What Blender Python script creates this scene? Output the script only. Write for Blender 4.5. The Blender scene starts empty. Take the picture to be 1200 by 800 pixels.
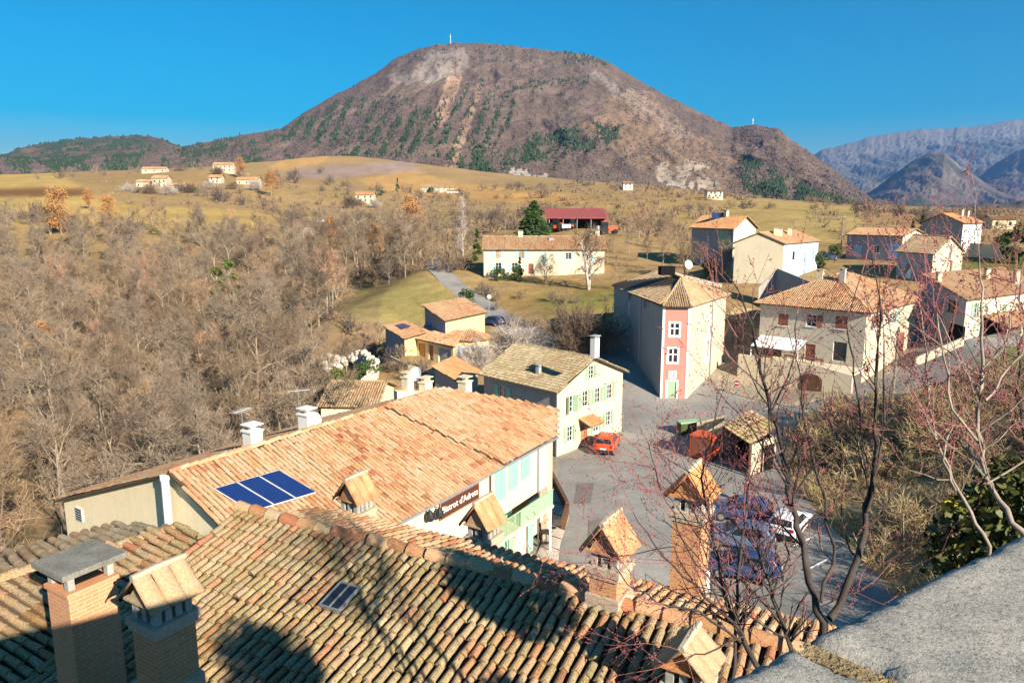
import bpy, bmesh, math, random
import numpy as np
from mathutils import Vector, Matrix
from mathutils.geometry import tessellate_polygon
R = math.radians
random.seed(7)
rng = np.random.default_rng(11)
sc = bpy.context.scene
C = sc.collection
V = Vector

# ------------------------------------------------------------------ camera model
CAMZ, F, PITCH = 20.0, 867.0, math.atan(155.0 / 867.0)
CP, SP = math.cos(PITCH), math.sin(PITCH)
def P(px, py, d):
    """point seen at pixel px,py of the 1200x800 photo at depth d"""
    x, v = (px - 600) / F, (py - 400) / F
    return V((x * d, d * (CP - v * SP), CAMZ - d * (v * CP + SP)))
def Zp(px, py, z):
    v = (py - 400) / F
    return P(px, py, (CAMZ - z) / (v * CP + SP))
def proj(x, y, z):
    d = y * CP + (CAMZ - z) * SP
    d = np.maximum(d, 1e-3) if isinstance(d, np.ndarray) else max(d, 1e-3)
    return 600 + F * x / d, 400 + F * ((CAMZ - z) * CP - y * SP) / d, d

cam = bpy.data.cameras.new('camera'); co = bpy.data.objects.new('camera', cam); C.objects.link(co)
co.location = (0, 0, CAMZ); co.rotation_euler = (math.pi / 2 - PITCH, 0, 0)
cam.sensor_width = 36; cam.lens = 36 * F / 1200; cam.clip_start = .05; cam.clip_end = 40000
sc.camera = co

# ------------------------------------------------------------------ world and sun
SUN_AZ, SUN_EL = R(36), R(25.5)         # to the right of straight behind the camera
sdir = V((math.sin(SUN_AZ) * math.cos(SUN_EL), -math.cos(SUN_AZ) * math.cos(SUN_EL), math.sin(SUN_EL)))
w = bpy.data.worlds.new('World'); sc.world = w; w.use_nodes = True
nt = w.node_tree; bg = nt.nodes['Background']
sky = nt.nodes.new('ShaderNodeTexSky'); sky.sky_type = 'NISHITA'; sky.sun_disc = False
sky.sun_elevation = SUN_EL; sky.sun_rotation = math.atan2(sdir.x, sdir.y)
sky.altitude = 1700; sky.air_density = 1.15; sky.dust_density = 0.0; sky.ozone_density = 3.0
hs = nt.nodes.new('ShaderNodeHueSaturation'); hs.inputs['Saturation'].default_value = 2.0
hs.inputs['Hue'].default_value = .487
nt.links.new(sky.outputs[0], hs.inputs['Color']); nt.links.new(hs.outputs[0], bg.inputs['Color'])
bg.inputs['Strength'].default_value = .05
sl = bpy.data.lights.new('sun', 'SUN'); sl.energy = 5.0; sl.angle = R(.53); sl.color = (1, .89, .73)
so = bpy.data.objects.new('sun', sl); C.objects.link(so)
so.rotation_euler = (-sdir).to_track_quat('-Z', 'Y').to_euler()
sc.view_settings.view_transform = 'Standard'; sc.view_settings.look = 'None'
sc.view_settings.gamma = 1; sc.view_settings.exposure = 1.38
try: sc.view_settings.use_curve_mapping = False
except Exception: pass
sc.render.engine = 'CYCLES'
sc.cycles.max_bounces = 5; sc.cycles.diffuse_bounces = 3; sc.cycles.glossy_bounces = 2
sc.cycles.volume_bounces = 0; sc.cycles.use_denoising = True

# ------------------------------------------------------------------ noise (numpy)
def vnoise(x, y, s=0):
    x = np.asarray(x, float); y = np.asarray(y, float)
    xi, yi = np.floor(x), np.floor(y); xf, yf = x - xi, y - yi
    def h(a, b):
        t = np.sin(a * 127.1 + b * 311.7 + s * 74.7) * 43758.5453
        return t - np.floor(t)
    u, v = xf * xf * (3 - 2 * xf), yf * yf * (3 - 2 * yf)
    return (h(xi, yi) * (1 - u) + h(xi + 1, yi) * u) * (1 - v) + (h(xi, yi + 1) * (1 - u) + h(xi + 1, yi + 1) * u) * v
def fbm(x, y, o=4, s=0):
    t, a, n = 0, .5, 0
    for i in range(o):
        t = t + a * vnoise(x * 2 ** i, y * 2 ** i, s + i); n += a; a *= .5
    return t / n
def in_poly(poly, x, y):
    x = np.asarray(x, float); y = np.asarray(y, float)
    r = np.zeros(x.shape, bool); n = len(poly)
    for i in range(n):
        x1, y1 = poly[i]; x2, y2 = poly[(i + 1) % n]
        if y1 == y2: continue
        r ^= ((y1 > y) != (y2 > y)) & (x < (x2 - x1) * (y - y1) / (y2 - y1) + x1)
    return r

# ------------------------------------------------------------------ materials
def _n(t, k, **kw):
    n = t.nodes.new(k)
    for a, b in kw.items(): setattr(n, a, b)
    return n
def newmat(name):
    m = bpy.data.materials.new(name); m.use_nodes = True
    t = m.node_tree; b = t.nodes['Principled BSDF']
    b.inputs['Specular IOR Level'].default_value = .25
    return m, t, b
def noise(t, vec, scale, detail=4, rough=.6):
    n = _n(t, 'ShaderNodeTexNoise'); n.inputs['Scale'].default_value = scale
    n.inputs['Detail'].default_value = detail; n.inputs['Roughness'].default_value = rough
    t.links.new(vec, n.inputs['Vector']); return n.outputs['Fac']
def ramp(t, fac, stops, interp='LINEAR'):
    r = _n(t, 'ShaderNodeValToRGB'); e = r.color_ramp; e.interpolation = interp
    while len(e.elements) < len(stops): e.elements.new(.5)
    for el, (p, c) in zip(e.elements, stops):
        el.position = p; el.color = (*c, 1) if len(c) == 3 else c
    t.links.new(fac, r.inputs[0]); return r.outputs[0]
def mix(t, fac, a, b, mode='MIX'):
    m = _n(t, 'ShaderNodeMix', data_type='RGBA', blend_type=mode)
    for s, x in ((m.inputs[0], fac), (m.inputs[6], a), (m.inputs[7], b)):
        if isinstance(x, (int, float)): s.default_value = x
        elif isinstance(x, tuple): s.default_value = (*x, 1)
        else: t.links.new(x, s)
    return m.outputs[2]
def pos(t): return _n(t, 'ShaderNodeNewGeometry').outputs['Position']
def bump(t, b, h, strength=.4, dist=.02):
    n = _n(t, 'ShaderNodeBump'); n.inputs['Strength'].default_value = strength; n.inputs['Distance'].default_value = dist
    t.links.new(h, n.inputs['Height']); t.links.new(n.outputs[0], b.inputs['Normal'])
def g(v): return (v, v, v)
def plain(name, c1, c2=None, s1=.6, s2=9, amt=.25, rough=.9, bmp=.25, dist=.02, spec=.25, metal=0, objrand=0):
    """two tones by a large noise, roughened by a fine one"""
    m, t, b = newmat(name); p = pos(t)
    c2 = c2 or tuple(x * .72 for x in c1)
    f = noise(t, p, s1, 5); f2 = noise(t, p, s2, 5, .7)
    col = mix(t, ramp(t, f, [(.35, g(0)), (.68, g(1))]), c1, c2)
    col = mix(t, 1.0, col, ramp(t, f2, [(.25, g(1 - amt)), (.75, g(1 + amt * .5))]), 'MULTIPLY')
    if objrand:
        oi = _n(t, 'ShaderNodeObjectInfo')
        col = mix(t, 1.0, col, ramp(t, oi.outputs['Random'], [(0, (1 - objrand, 1 - objrand, 1 - objrand * .8)), (.5, g(1)), (1, (1 + objrand, 1 + objrand * .75, 1 + objrand * .5))]), 'MULTIPLY')
    t.links.new(col, b.inputs['Base Color'])
    b.inputs['Roughness'].default_value = rough; b.inputs['Specular IOR Level'].default_value = spec
    b.inputs['Metallic'].default_value = metal
    if bmp: bump(t, b, f2, bmp, dist)
    return m
def wallmat(name, c, stain=(.45, .4, .34), amt=.35, s=.5, rough=.92):
    """rendered wall: vertical streaks and blotches"""
    m, t, b = newmat(name); p = pos(t)
    mp = _n(t, 'ShaderNodeMapping'); mp.inputs['Scale'].default_value = (2.2, 2.2, .22); t.links.new(p, mp.inputs[0])
    f1 = noise(t, mp.outputs[0], 1.2, 6, .65); f2 = noise(t, p, s, 5); f3 = noise(t, p, 14, 4, .7)
    st = tuple(x * y * 1.6 for x, y in zip(c, stain))
    col = mix(t, ramp(t, f1, [(.48, g(0)), (.75, g(amt))]), c, st)
    col = mix(t, ramp(t, f2, [(.45, g(0)), (.8, g(amt))]), col, tuple(x * .8 for x in c))
    f5 = noise(t, p, 1.7, 6, .75); col = mix(t, ramp(t, f5, [(.52, g(0)), (.57, g(amt * .6))]), col, tuple(x * y for x, y in zip(c, (.78, .76, .74))))
    col = mix(t, 1.0, col, ramp(t, f3, [(.25, g(.86)), (.75, g(1.06))]), 'MULTIPLY')
    t.links.new(col, b.inputs['Base Color']); b.inputs['Roughness'].default_value = rough
    bump(t, b, f3, .35, .015); return m
def stonemat(name, c1, c2, mortar, scale=2.6):
    m, t, b = newmat(name); p = pos(t)
    d = noise(t, p, 1.5, 3)
    v = _n(t, 'ShaderNodeTexVoronoi'); v.inputs['Scale'].default_value = scale; t.links.new(p, v.inputs['Vector'])
    v2 = _n(t, 'ShaderNodeTexVoronoi', feature='DISTANCE_TO_EDGE'); v2.inputs['Scale'].default_value = scale; t.links.new(p, v2.inputs['Vector'])
    f3 = noise(t, p, 12, 4, .7)
    sep = _n(t, 'ShaderNodeSeparateColor'); t.links.new(v.outputs['Color'], sep.inputs[0])
    col = mix(t, sep.outputs[0], c1, c2)
    col = mix(t, ramp(t, v2.outputs['Distance'], [(.02, g(1)), (.09, g(0))]), col, mortar)
    col = mix(t, ramp(t, d, [(.4, g(0)), (.7, g(.5))]), col, mortar)
    col = mix(t, 1.0, col, ramp(t, f3, [(.25, g(.75)), (.75, g(1.1))]), 'MULTIPLY')
    t.links.new(col, b.inputs['Base Color']); b.inputs['Roughness'].default_value = .95
    bump(t, b, v2.outputs['Distance'], .5, .04); return m
def brickmat(name, c1, c2, mortar, bw=.22, bh=.065, soot=.0):
    m, t, b = newmat(name)
    ge = _n(t, 'ShaderNodeNewGeometry')
    cr = _n(t, 'ShaderNodeVectorMath', operation='CROSS_PRODUCT'); cr.inputs[0].default_value = (0, 0, 1); t.links.new(ge.outputs['True Normal'], cr.inputs[1])
    dt = _n(t, 'ShaderNodeVectorMath', operation='DOT_PRODUCT'); t.links.new(cr.outputs[0], dt.inputs[0]); t.links.new(ge.outputs['Position'], dt.inputs[1])
    sp = _n(t, 'ShaderNodeSeparateXYZ'); t.links.new(ge.outputs['Position'], sp.inputs[0])
    cb = _n(t, 'ShaderNodeCombineXYZ'); t.links.new(dt.outputs['Value'], cb.inputs[0]); t.links.new(sp.outputs[2], cb.inputs[1])
    br = _n(t, 'ShaderNodeTexBrick'); t.links.new(cb.outputs[0], br.inputs['Vector'])
    br.inputs['Scale'].default_value = 1; br.inputs['Brick Width'].default_value = bw; br.inputs['Row Height'].default_value = bh
    br.inputs['Mortar Size'].default_value = .009; br.inputs['Mortar Smooth'].default_value = .3; br.inputs['Bias'].default_value = -.2
    br.inputs['Color1'].default_value = (*c1, 1); br.inputs['Color2'].default_value = (*c2, 1); br.inputs['Mortar'].default_value = (*mortar, 1)
    f = noise(t, ge.outputs['Position'], 5, 5, .7); f3 = noise(t, ge.outputs['Position'], 40, 4, .7)
    col = mix(t, ramp(t, f, [(.45, g(0)), (.75, g(.55))]), br.outputs['Color'], mortar)
    col = mix(t, 1.0, col, ramp(t, f3, [(.25, g(.78)), (.75, g(1.12))]), 'MULTIPLY')
    t.links.new(col, b.inputs['Base Color']); b.inputs['Roughness'].default_value = .95
    bump(t, b, br.outputs['Fac'], -.5, .012); return m
def tilemat(name, stops, moss=(.16, .15, .035), mossamt=.5, lichen=(.42, .38, .28), lich=.5, dark=.5):
    """clay tiles: a tone per tile (mesh attribute), moss, lichen and soot by noise"""
    m, t, b = newmat(name); p = pos(t)
    at = _n(t, 'ShaderNodeAttribute', attribute_name='tone')
    col = ramp(t, at.outputs['Fac'], stops)
    f1 = noise(t, p, 1.1, 4, .6); f2 = noise(t, p, 14, 5, .75); f3 = noise(t, p, 34, 4, .7)
    at2 = _n(t, 'ShaderNodeAttribute', attribute_name='tone2')
    ad = _n(t, 'ShaderNodeMath', operation='ADD'); t.links.new(f1, ad.inputs[0])
    ml = _n(t, 'ShaderNodeMath', operation='MULTIPLY'); ml.inputs[1].default_value = .35; t.links.new(at2.outputs['Fac'], ml.inputs[0]); t.links.new(ml.outputs[0], ad.inputs[1])
    mo = _n(t, 'ShaderNodeMath', operation='MULTIPLY'); t.links.new(ramp(t, ad.outputs[0], [(.58, g(0)), (.82, g(mossamt))]), mo.inputs[0])
    t.links.new(ramp(t, f2, [(.32, g(.15)), (.6, g(1.4))]), mo.inputs[1])
    col = mix(t, mo.outputs[0], col, moss)
    col = mix(t, ramp(t, f2, [(.55, g(0)), (.68, g(lich))]), col, lichen)
    col = mix(t, 1.0, col, ramp(t, f3, [(.3, g(1 - dark)), (.55, g(1.05))]), 'MULTIPLY')
    t.links.new(col, b.inputs['Base Color']); b.inputs['Roughness'].default_value = .95
    b.inputs['Specular IOR Level'].default_value = .12
    bump(t, b, f2, .5, .012); return m
def flat(name, c, rough=.6, metal=0, spec=.4, trans=0):
    m, t, b = newmat(name); p = pos(t)
    f = noise(t, p, 6, 4, .7)
    t.links.new(mix(t, 1.0, c, ramp(t, f, [(.3, g(.85)), (.7, g(1.08))]), 'MULTIPLY'), b.inputs['Base Color'])
    b.inputs['Roughness'].default_value = rough; b.inputs['Metallic'].default_value = metal; b.inputs['Specular IOR Level'].default_value = spec
    return m

TA = [(0, (.15, .085, .055)), (.18, (.38, .165, .085)), (.36, (.40, .235, .13)), (.58, (.38, .27, .155)), (.82, (.31, .235, .145)), (1, (.47, .35, .20))]
TB = [(0, (.30, .11, .06)), (.15, (.44, .18, .09)), (.4, (.52, .28, .15)), (.7, (.54, .34, .20)), (1, (.52, .39, .26))]
TG = [(0, (.38, .20, .105)), (.3, (.48, .30, .165)), (.6, (.51, .36, .215)), (1, (.54, .42, .28))]
TO = [(0, (.46, .19, .08)), (.4, (.54, .27, .12)), (1, (.58, .35, .18))]
M = dict(
 tile_old=tilemat('old_mossy_tile', TA, (.20, .17, .055), .5, (.45, .38, .27), .5, .68),
 tile_warm=tilemat('warm_tile', TB, (.30, .27, .11), .35, (.58, .47, .33), .4, .45),
 tile_grey=tilemat('weathered_tile', TG, (.22, .2, .09), .45, (.48, .43, .32), .5, .45),
 tile_orange=tilemat('orange_tile', TO, (.4, .27, .13), .25, (.66, .46, .27), .3, .3),
 tile_brown=tilemat('brown_tile', [(0, (.28, .18, .10)), (.4, (.37, .28, .17)), (.75, (.42, .34, .21)), (1, (.46, .39, .27))], (.2, .18, .08), .5, (.42, .37, .27), .5, .5),
 tile_mossy=tilemat('mossy_shed_tile', TG, (.2, .2, .06), .9, (.4, .38, .28), .6, .5),
 under=plain('tile_channel_shade', (.10, .065, .04), (.07, .055, .035), 1, 12),  # dirt tone darkened further to paint the shade between cover tiles
 mortar=plain('mortar', (.52, .43, .31), (.42, .34, .25), 3, 25, .3, bmp=.6),
 cement=plain('grey_cement', (.42, .42, .38), (.33, .31, .27), 3, 25, .3, bmp=.6),
 slab=plain('cap_slab', (.27, .26, .22), (.18, .17, .14), 4, 30, .4, bmp=.7),
 brick=brickmat('chimney_brick', (.56, .25, .115), (.50, .24, .12), (.55, .37, .23)),
 brick_old=brickmat('old_chimney_brick', (.55, .25, .11), (.50, .21, .09), (.52, .36, .21)),
 cap=plain('cap_tile', (.56, .34, .17), (.42, .21, .10), 4, 22, .35, bmp=.5),
 cream=wallmat('cream_render', (.68, .58, .41)), gable=wallmat('ochre_cream_render', (.80, .67, .44), amt=.3),
 white=wallmat('white_render', (.66, .56, .37), amt=.4), yellow=wallmat('yellow_render', (.70, .55, .29), amt=.3),
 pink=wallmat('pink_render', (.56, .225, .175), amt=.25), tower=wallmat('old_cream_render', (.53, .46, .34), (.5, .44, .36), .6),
 side=wallmat('grey_and_shade_render', (.36, .34, .31), (.5, .46, .42), .6), stone=stonemat('rubble_stone', (.48, .42, .33), (.38, .33, .26), (.55, .49, .39)),  # side: grey render, also painted shade for walls turned from the sun
 ltblue=wallmat('pale_blue_render', (.52, .66, .78), amt=.15), olive=wallmat('olive_grey_render', (.48, .43, .31), (.5, .47, .38), .6),
 slate=wallmat('slate_and_shade_render', (.30, .31, .33), amt=.3), white2=wallmat('bright_white_render', (.72, .70, .65), amt=.25),  # slate: grey tone, also painted shade for fronts turned from the sun
 mint=flat('mint_paint', (.25, .48, .37), .7), pale_green=flat('pale_green_paint', (.29, .44, .27), .7), blue=flat('blue_paint', (.10, .22, .55), .6),
 turq=flat('turquoise_paint', (.33, .58, .62), .7), sky=flat('sky_blue_paint', (.22, .45, .72), .6), brown=flat('brown_paint', (.22, .075, .045), .7), teal=flat('teal_paint', (.035, .17, .27), .5),
 ltgrey=flat('light_metal', (.62, .64, .62), .45, .0), zinc=flat('zinc', (.38, .40, .41), .45, .6), frame=flat('white_frame', (.78, .78, .74), .6),
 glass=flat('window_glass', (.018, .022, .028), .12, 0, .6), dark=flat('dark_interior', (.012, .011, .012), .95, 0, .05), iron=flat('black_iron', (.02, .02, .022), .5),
 wood=plain('dark_wood', (.16, .085, .045), (.1, .05, .03), 2, 20), sign=flat('dark_red_board', (.085, .025, .02), .7), letter=flat('cream_letters', (.78, .70, .58), .7),
 goldwood=flat('ochre_trim', (.34, .18, .07), .7), white_paint=flat('white_paint', (.82, .82, .80), .5), panel=flat('solar_cell', (.012, .032, .13), .18, 0, .6),
 redmetal=plain('red_sheet', (.38, .085, .075), (.30, .09, .075), .3, 3, .15, rough=.55), orange=plain('orange_paint', (.62, .10, .02), (.5, .08, .025), 1, 8, .2, rough=.5),
 asphalt=plain('asphalt', (.32, .30, .265), (.205, .193, .178), .2, 3, .22, bmp=.3), concrete=plain('pale_concrete', (.52, .46, .38), (.42, .36, .29), .5, 6, .25),
 
 bark=plain('grey_bark', (.36, .30, .22), (.22, .17, .12), 2, 14, .4, objrand=.25), twig=plain('brown_twigs', (.285, .205, .13), (.16, .115, .073), .12, 3, .3, bmp=0, objrand=.42),
 twig_grey=plain('grey_twigs', (.30, .235, .165), (.19, .145, .105), .12, 3, .3, bmp=0, objrand=.22), twig_rust=plain('rusty_leaves', (.50, .26, .09), (.36, .17, .07), .4, 3, .35, bmp=0, objrand=.15),
 twig_pale=plain('pale_twigs', (.52, .45, .38), (.38, .32, .27), .4, 3, .3, bmp=0), near_bark=plain('shaded_sapling_bark', (.085, .065, .055), (.05, .04, .035), 6, 40, .4),  # near_bark darkened to paint the terrace's shade on the trunks
 pale_bark=plain('pale_sapling_bark', (.40, .33, .26), (.22, .17, .13), 5, 40, .4), red_twig=plain('red_twigs', (.34, .12, .115), (.24, .10, .09), 3, 20, .3, bmp=0),
 conifer=plain('conifer_needles', (.075, .12, .03), (.045, .08, .025), .8, 5, .4, bmp=0), evergreen=plain('dark_leaves', (.075, .085, .02), (.04, .055, .016), 2, 8, .4, bmp=0, rough=.5, spec=.4),
 leaf=plain('green_leaves', (.14, .17, .035), (.09, .12, .03), 1, 5, .3, bmp=0), yleaf=plain('yellow_leaves', (.42, .38, .05), (.32, .26, .04), 3, 8, .3, bmp=0),
 dry=plain('dry_grass', (.44, .33, .17), (.30, .22, .11), .3, 4, .3, bmp=0), scrub=plain('hill_scrub', (.135, .10, .093), (.10, .075, .071), .01, .08, .3, bmp=0), 
 pine=plain('hill_pines', (.035, .068, .028), (.025, .05, .024), .02, .1, .3, bmp=0),
 skin=flat('skin', (.55, .33, .24), .6), jacket=flat('red_jacket', (.20, .03, .045), .8), jeans=flat('blue_jeans', (.07, .12, .22), .85), hair=flat('dark_hair', (.03, .02, .015), .8),
 carred=flat('orange_red_car', (.62, .075, .015), .25, 0, .6), carblue=flat('blue_car', (.035, .07, .17), .25, 0, .6), carnavy=flat('navy_car', (.03, .05, .12), .25, 0, .6), carwhite=flat('white_car', (.75, .76, .78), .3, 0, .5),
 tyre=flat('tyre_rubber', (.02, .02, .02), .85), rim=flat('alloy', (.45, .46, .48), .35, .7), lamp_red=flat('red_lens', (.35, .01, .01), .2, 0, .6), lamp_clear=flat('clear_lens', (.7, .72, .74), .15, 0, .6), plate=flat('plate_white', (.8, .8, .78), .5),
)

# ------------------------------------------------------------------ objects
def root_of(o):
    while o.parent: o = o.parent
    return o
class MB:
    def __init__(s): s.v, s.f, s.t, s.t2 = [], [], [], []
    def add(s, vs, fs, t=0, t2=0):
        k = len(s.v); s.v += [tuple(x) for x in vs]; s.f += [tuple(i + k for i in f) for f in fs]
        s.t += list(t) if hasattr(t, '__len__') else [t] * len(vs); s.t2 += list(t2) if hasattr(t2, '__len__') else [t2] * len(vs)
    def box(s, c, ax, ay, az, hx, hy, hz):
        c, ax, ay, az = V(c), V(ax).normalized() * hx, V(ay).normalized() * hy, V(az).normalized() * hz
        vs = [c + ax * i + ay * j + az * k for k in (-1, 1) for j in (-1, 1) for i in (-1, 1)]
        s.add(vs, [(0, 2, 3, 1), (4, 5, 7, 6), (0, 1, 5, 4), (2, 6, 7, 3), (1, 3, 7, 5), (0, 4, 6, 2)], random.random(), random.random())
    def abox(s, c, a, w, d, h):
        """box standing on c, turned by a direction in the plan"""
        a = V((a[0], a[1], 0)).normalized()
        s.box(V(c) + V((0, 0, h / 2)), a, V((-a.y, a.x, 0)), (0, 0, 1), w / 2, d / 2, h / 2)
    def tube(s, pts, rad, n=6, cap=True):
        pts = [V(p) for p in pts]; k = len(s.v); rings = []
        for i, p in enumerate(pts):
            d = (pts[min(i + 1, len(pts) - 1)] - pts[max(i - 1, 0)]);  d = d.normalized() if d.length > 1e-9 else V((0, 0, 1))
            a = d.cross(V((.13, .27, .95)) if abs(d.z) < .9 else V((1, 0, .1))).normalized(); b = d.cross(a)
            r = rad[i] if hasattr(rad, '__len__') else rad
            rings.append([p + (a * math.cos(2 * math.pi * j / n) + b * math.sin(2 * math.pi * j / n)) * r for j in range(n)])
        vs = [q for r_ in rings for q in r_]; fs = []
        for i in range(len(pts) - 1):
            for j in range(n):
                fs.append((i * n + j, i * n + (j + 1) % n, (i + 1) * n + (j + 1) % n, (i + 1) * n + j))
        if cap: fs += [tuple(range(n))[::-1], tuple((len(pts) - 1) * n + j for j in range(n))]
        s.add(vs, fs, random.random(), random.random())
    def poly(s, pts, t=0): s.add(pts, [tuple(range(len(pts)))], t)
    def prism(s, pts, dv):
        """polygon swept by dv, closed"""
        n = len(pts); pts = [V(p) for p in pts]; dv = V(dv)
        s.add(pts + [p + dv for p in pts], [tuple(range(n))[::-1], tuple(range(n, 2 * n))] + [(i, (i + 1) % n, n + (i + 1) % n, n + i) for i in range(n)], random.random(), random.random())
    def ball(s, c, r, n=8, m=5, sq=(1, 1, 1), jit=0):
        c = V(c); vs = []; fs = []
        for i in range(m + 1):
            th = math.pi * i / m
            for j in range(n):
                ph = 2 * math.pi * j / n; rr = r * (1 + jit * (random.random() - .5))
                vs.append(c + V((math.sin(th) * math.cos(ph) * sq[0], math.sin(th) * math.sin(ph) * sq[1], math.cos(th) * sq[2])) * rr)
        for i in range(m):
            for j in range(n): fs.append((i * n + j, (i + 1) * n + j, (i + 1) * n + (j + 1) % n, i * n + (j + 1) % n))
        s.add(vs, fs, random.random())
    def build(s, name, mat, parent=None, smooth=False, mats=None, mi=None):
        me = bpy.data.meshes.new(name)
        off = V(root_of(parent).location) if parent else V((0, 0, 0))
        vs = [(x - off.x, y - off.y, z - off.z) for x, y, z in s.v] if off.length else s.v
        me.from_pydata(vs, [], s.f)
        if s.t:
            a = me.attributes.new('tone', 'FLOAT', 'POINT'); a.data.foreach_set('value', np.array(s.t, dtype=np.float32))
            a = me.attributes.new('tone2', 'FLOAT', 'POINT'); a.data.foreach_set('value', np.array(s.t2, dtype=np.float32))
        for mm in (mats or [mat]): me.materials.append(M[mm] if isinstance(mm, str) else mm)
        if mi is not None: me.polygons.foreach_set('material_index', np.array(mi, dtype=np.int32))
        if smooth: me.polygons.foreach_set('use_smooth', np.ones(len(me.polygons), bool))
        o = bpy.data.objects.new(name, me); C.objects.link(o)
        if parent: o.parent = parent
        return o
def tag(o, label=None, cat=None, group=None, kind=None):
    if label: o['label'] = label
    if cat: o['category'] = cat
    if group: o['group'] = group
    if kind: o['kind'] = kind
    return o
def thing(name, label, cat, loc=(0, 0, 0), group=None):
    o = bpy.data.objects.new(name, None); C.objects.link(o); o.location = loc; o.empty_display_size = .3
    return tag(o, label, cat, group)
def copy_tree(o, parent=None):
    c = o.copy(); C.objects.link(c); c.parent = parent
    for ch in list(o.children): copy_tree(ch, c)
    return c
def np_sheet(name, X, Y, Z, mat, attrs=None, kind='structure', closed=False):
    """grid mesh from 2-D arrays"""
    n, m = X.shape
    me = bpy.data.meshes.new(name)
    co_ = np.stack([X, Y, Z], -1).reshape(-1, 3).astype(np.float32)
    i = np.arange(n * m).reshape(n, m)
    q = np.stack([i[:-1, :-1], i[:-1, 1:], i[1:, 1:], i[1:, :-1]], -1).reshape(-1, 4).astype(np.int32)
    me.vertices.add(n * m); me.vertices.foreach_set('co', co_.ravel())
    me.loops.add(q.size); me.loops.foreach_set('vertex_index', q.ravel())
    me.polygons.add(len(q)); me.polygons.foreach_set('loop_start', np.arange(0, q.size, 4, dtype=np.int32)); me.polygons.foreach_set('loop_total', np.full(len(q), 4, dtype=np.int32))
    me.polygons.foreach_set('use_smooth', np.ones(len(q), bool))
    me.update(calc_edges=True)
    for k, a in (attrs or {}).items():
        if a.ndim == 3:
            at = me.attributes.new(k, 'FLOAT_COLOR', 'POINT'); at.data.foreach_set('color', np.concatenate([a, np.ones(a.shape[:2] + (1,))], -1).astype(np.float32).ravel())
        else:
            at = me.attributes.new(k, 'FLOAT', 'POINT'); at.data.foreach_set('value', a.astype(np.float32).ravel())
    me.materials.append(mat)
    o = bpy.data.objects.new(name, me); C.objects.link(o)
    if kind: o['kind'] = kind
    return o
# ------------------------------------------------------------------ terrain
W3 = [(3.65,58.2,0),(10,65.4,0),(10,45,0),(16.5,77,0),(5,50,0),(14,50,0),(10,35,-.2),(18,45,0),(25,56,.3),(22,60,0),(25,75,.3),(2,42,0),(-3,62,.2),
 (29,80,.5),(37.7,76,1.4),(45,82,2.8),(49,88.9,4),(33,70,1.2),(40,70,2.5),
 (26,37,2.6),(31,50,3.4),(36,60,4.6),(40,45,5),(22,25,3.2),(28,26,3.2),(35,15,4),(14,25,1.5),(10,20,5),(14,32,.3),(20,34,.3),(22,44,.4),(6,12,10),(9,10,9.5),(0,14,7),(-5,25,3),(3,25,2),(-12,25,2),(-20,25,-1),
 (2,2,15.5),(10,2,13),(5,6,14),(-10,0,11),(-25,10,2),(-25,45,-4),(-40,60,-5),(-60,60,-5),(-30,80,-5),(-40,110,-5),(-60,140,-4),(-90,100,-5),(-20,110,-1.5),(-130,150,-2),
 (-15,62,-1),(60,60,5.5),(90,90,10),(150,150,15),(-200,200,5),(-70,30,-3),(60,20,6),(-30,-10,8),(30,-10,6)]
PX = [(20,340,205),(120,345,200),(430,345,150),(400,375,120),(475,420,88),(530,440,86),(600,375,115),(500,318,146),(600,325,143),(708,320,143),(676,268,200),
 (150,240,350),(150,262,280),(300,262,290),(60,210,600),(250,200,560),(415,240,420),(378,262,330),(490,225,700),(540,228,650),(700,215,620),(735,222,520),(838,232,430),
 (900,250,300),(800,275,220),(980,280,210),(1000,305,138),(1090,330,113),(870,335,118),(840,310,140),(1110,297,151),(1190,300,140),(1200,247,600),(1050,250,500),
 (330,205,1000),(480,195,1050),(390,182,1250),(0,205,800),(150,205,750),(560,300,170),(560,330,140),(650,360,118),(700,400,97),(760,440,85),
 (600,205,1150),(800,222,1000),(950,240,900),(1040,247,1000),(1250,247,1000),(-150,215,800),(-150,260,300),(1350,300,150),(1133,402,83),(1250,400,83)]
ctl = np.array(W3 + [tuple(P(*q)) for q in PX])
def _uv(x, y):
    r = np.maximum(np.hypot(x, y), 3.0); return np.arctan2(x, np.maximum(y, -2) + 6) * 3.0, np.log(r) * 2.2
cu, cv = _uv(ctl[:, 0], ctl[:, 1])
def _k(du, dv): return np.sqrt(du * du + dv * dv + .003)
Kd = _k(cu[:, None] - cu, cv[:, None] - cv); NCTL = len(ctl)
A_ = np.zeros((NCTL + 3, NCTL + 3)); A_[:NCTL, :NCTL] = Kd + np.eye(NCTL) * .01
A_[:NCTL, NCTL] = 1; A_[:NCTL, NCTL + 1] = cu; A_[:NCTL, NCTL + 2] = cv; A_[NCTL:, :NCTL] = A_[:NCTL, NCTL:].T
wt = np.linalg.solve(A_, np.concatenate([ctl[:, 2], [0, 0, 0]]))
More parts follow.
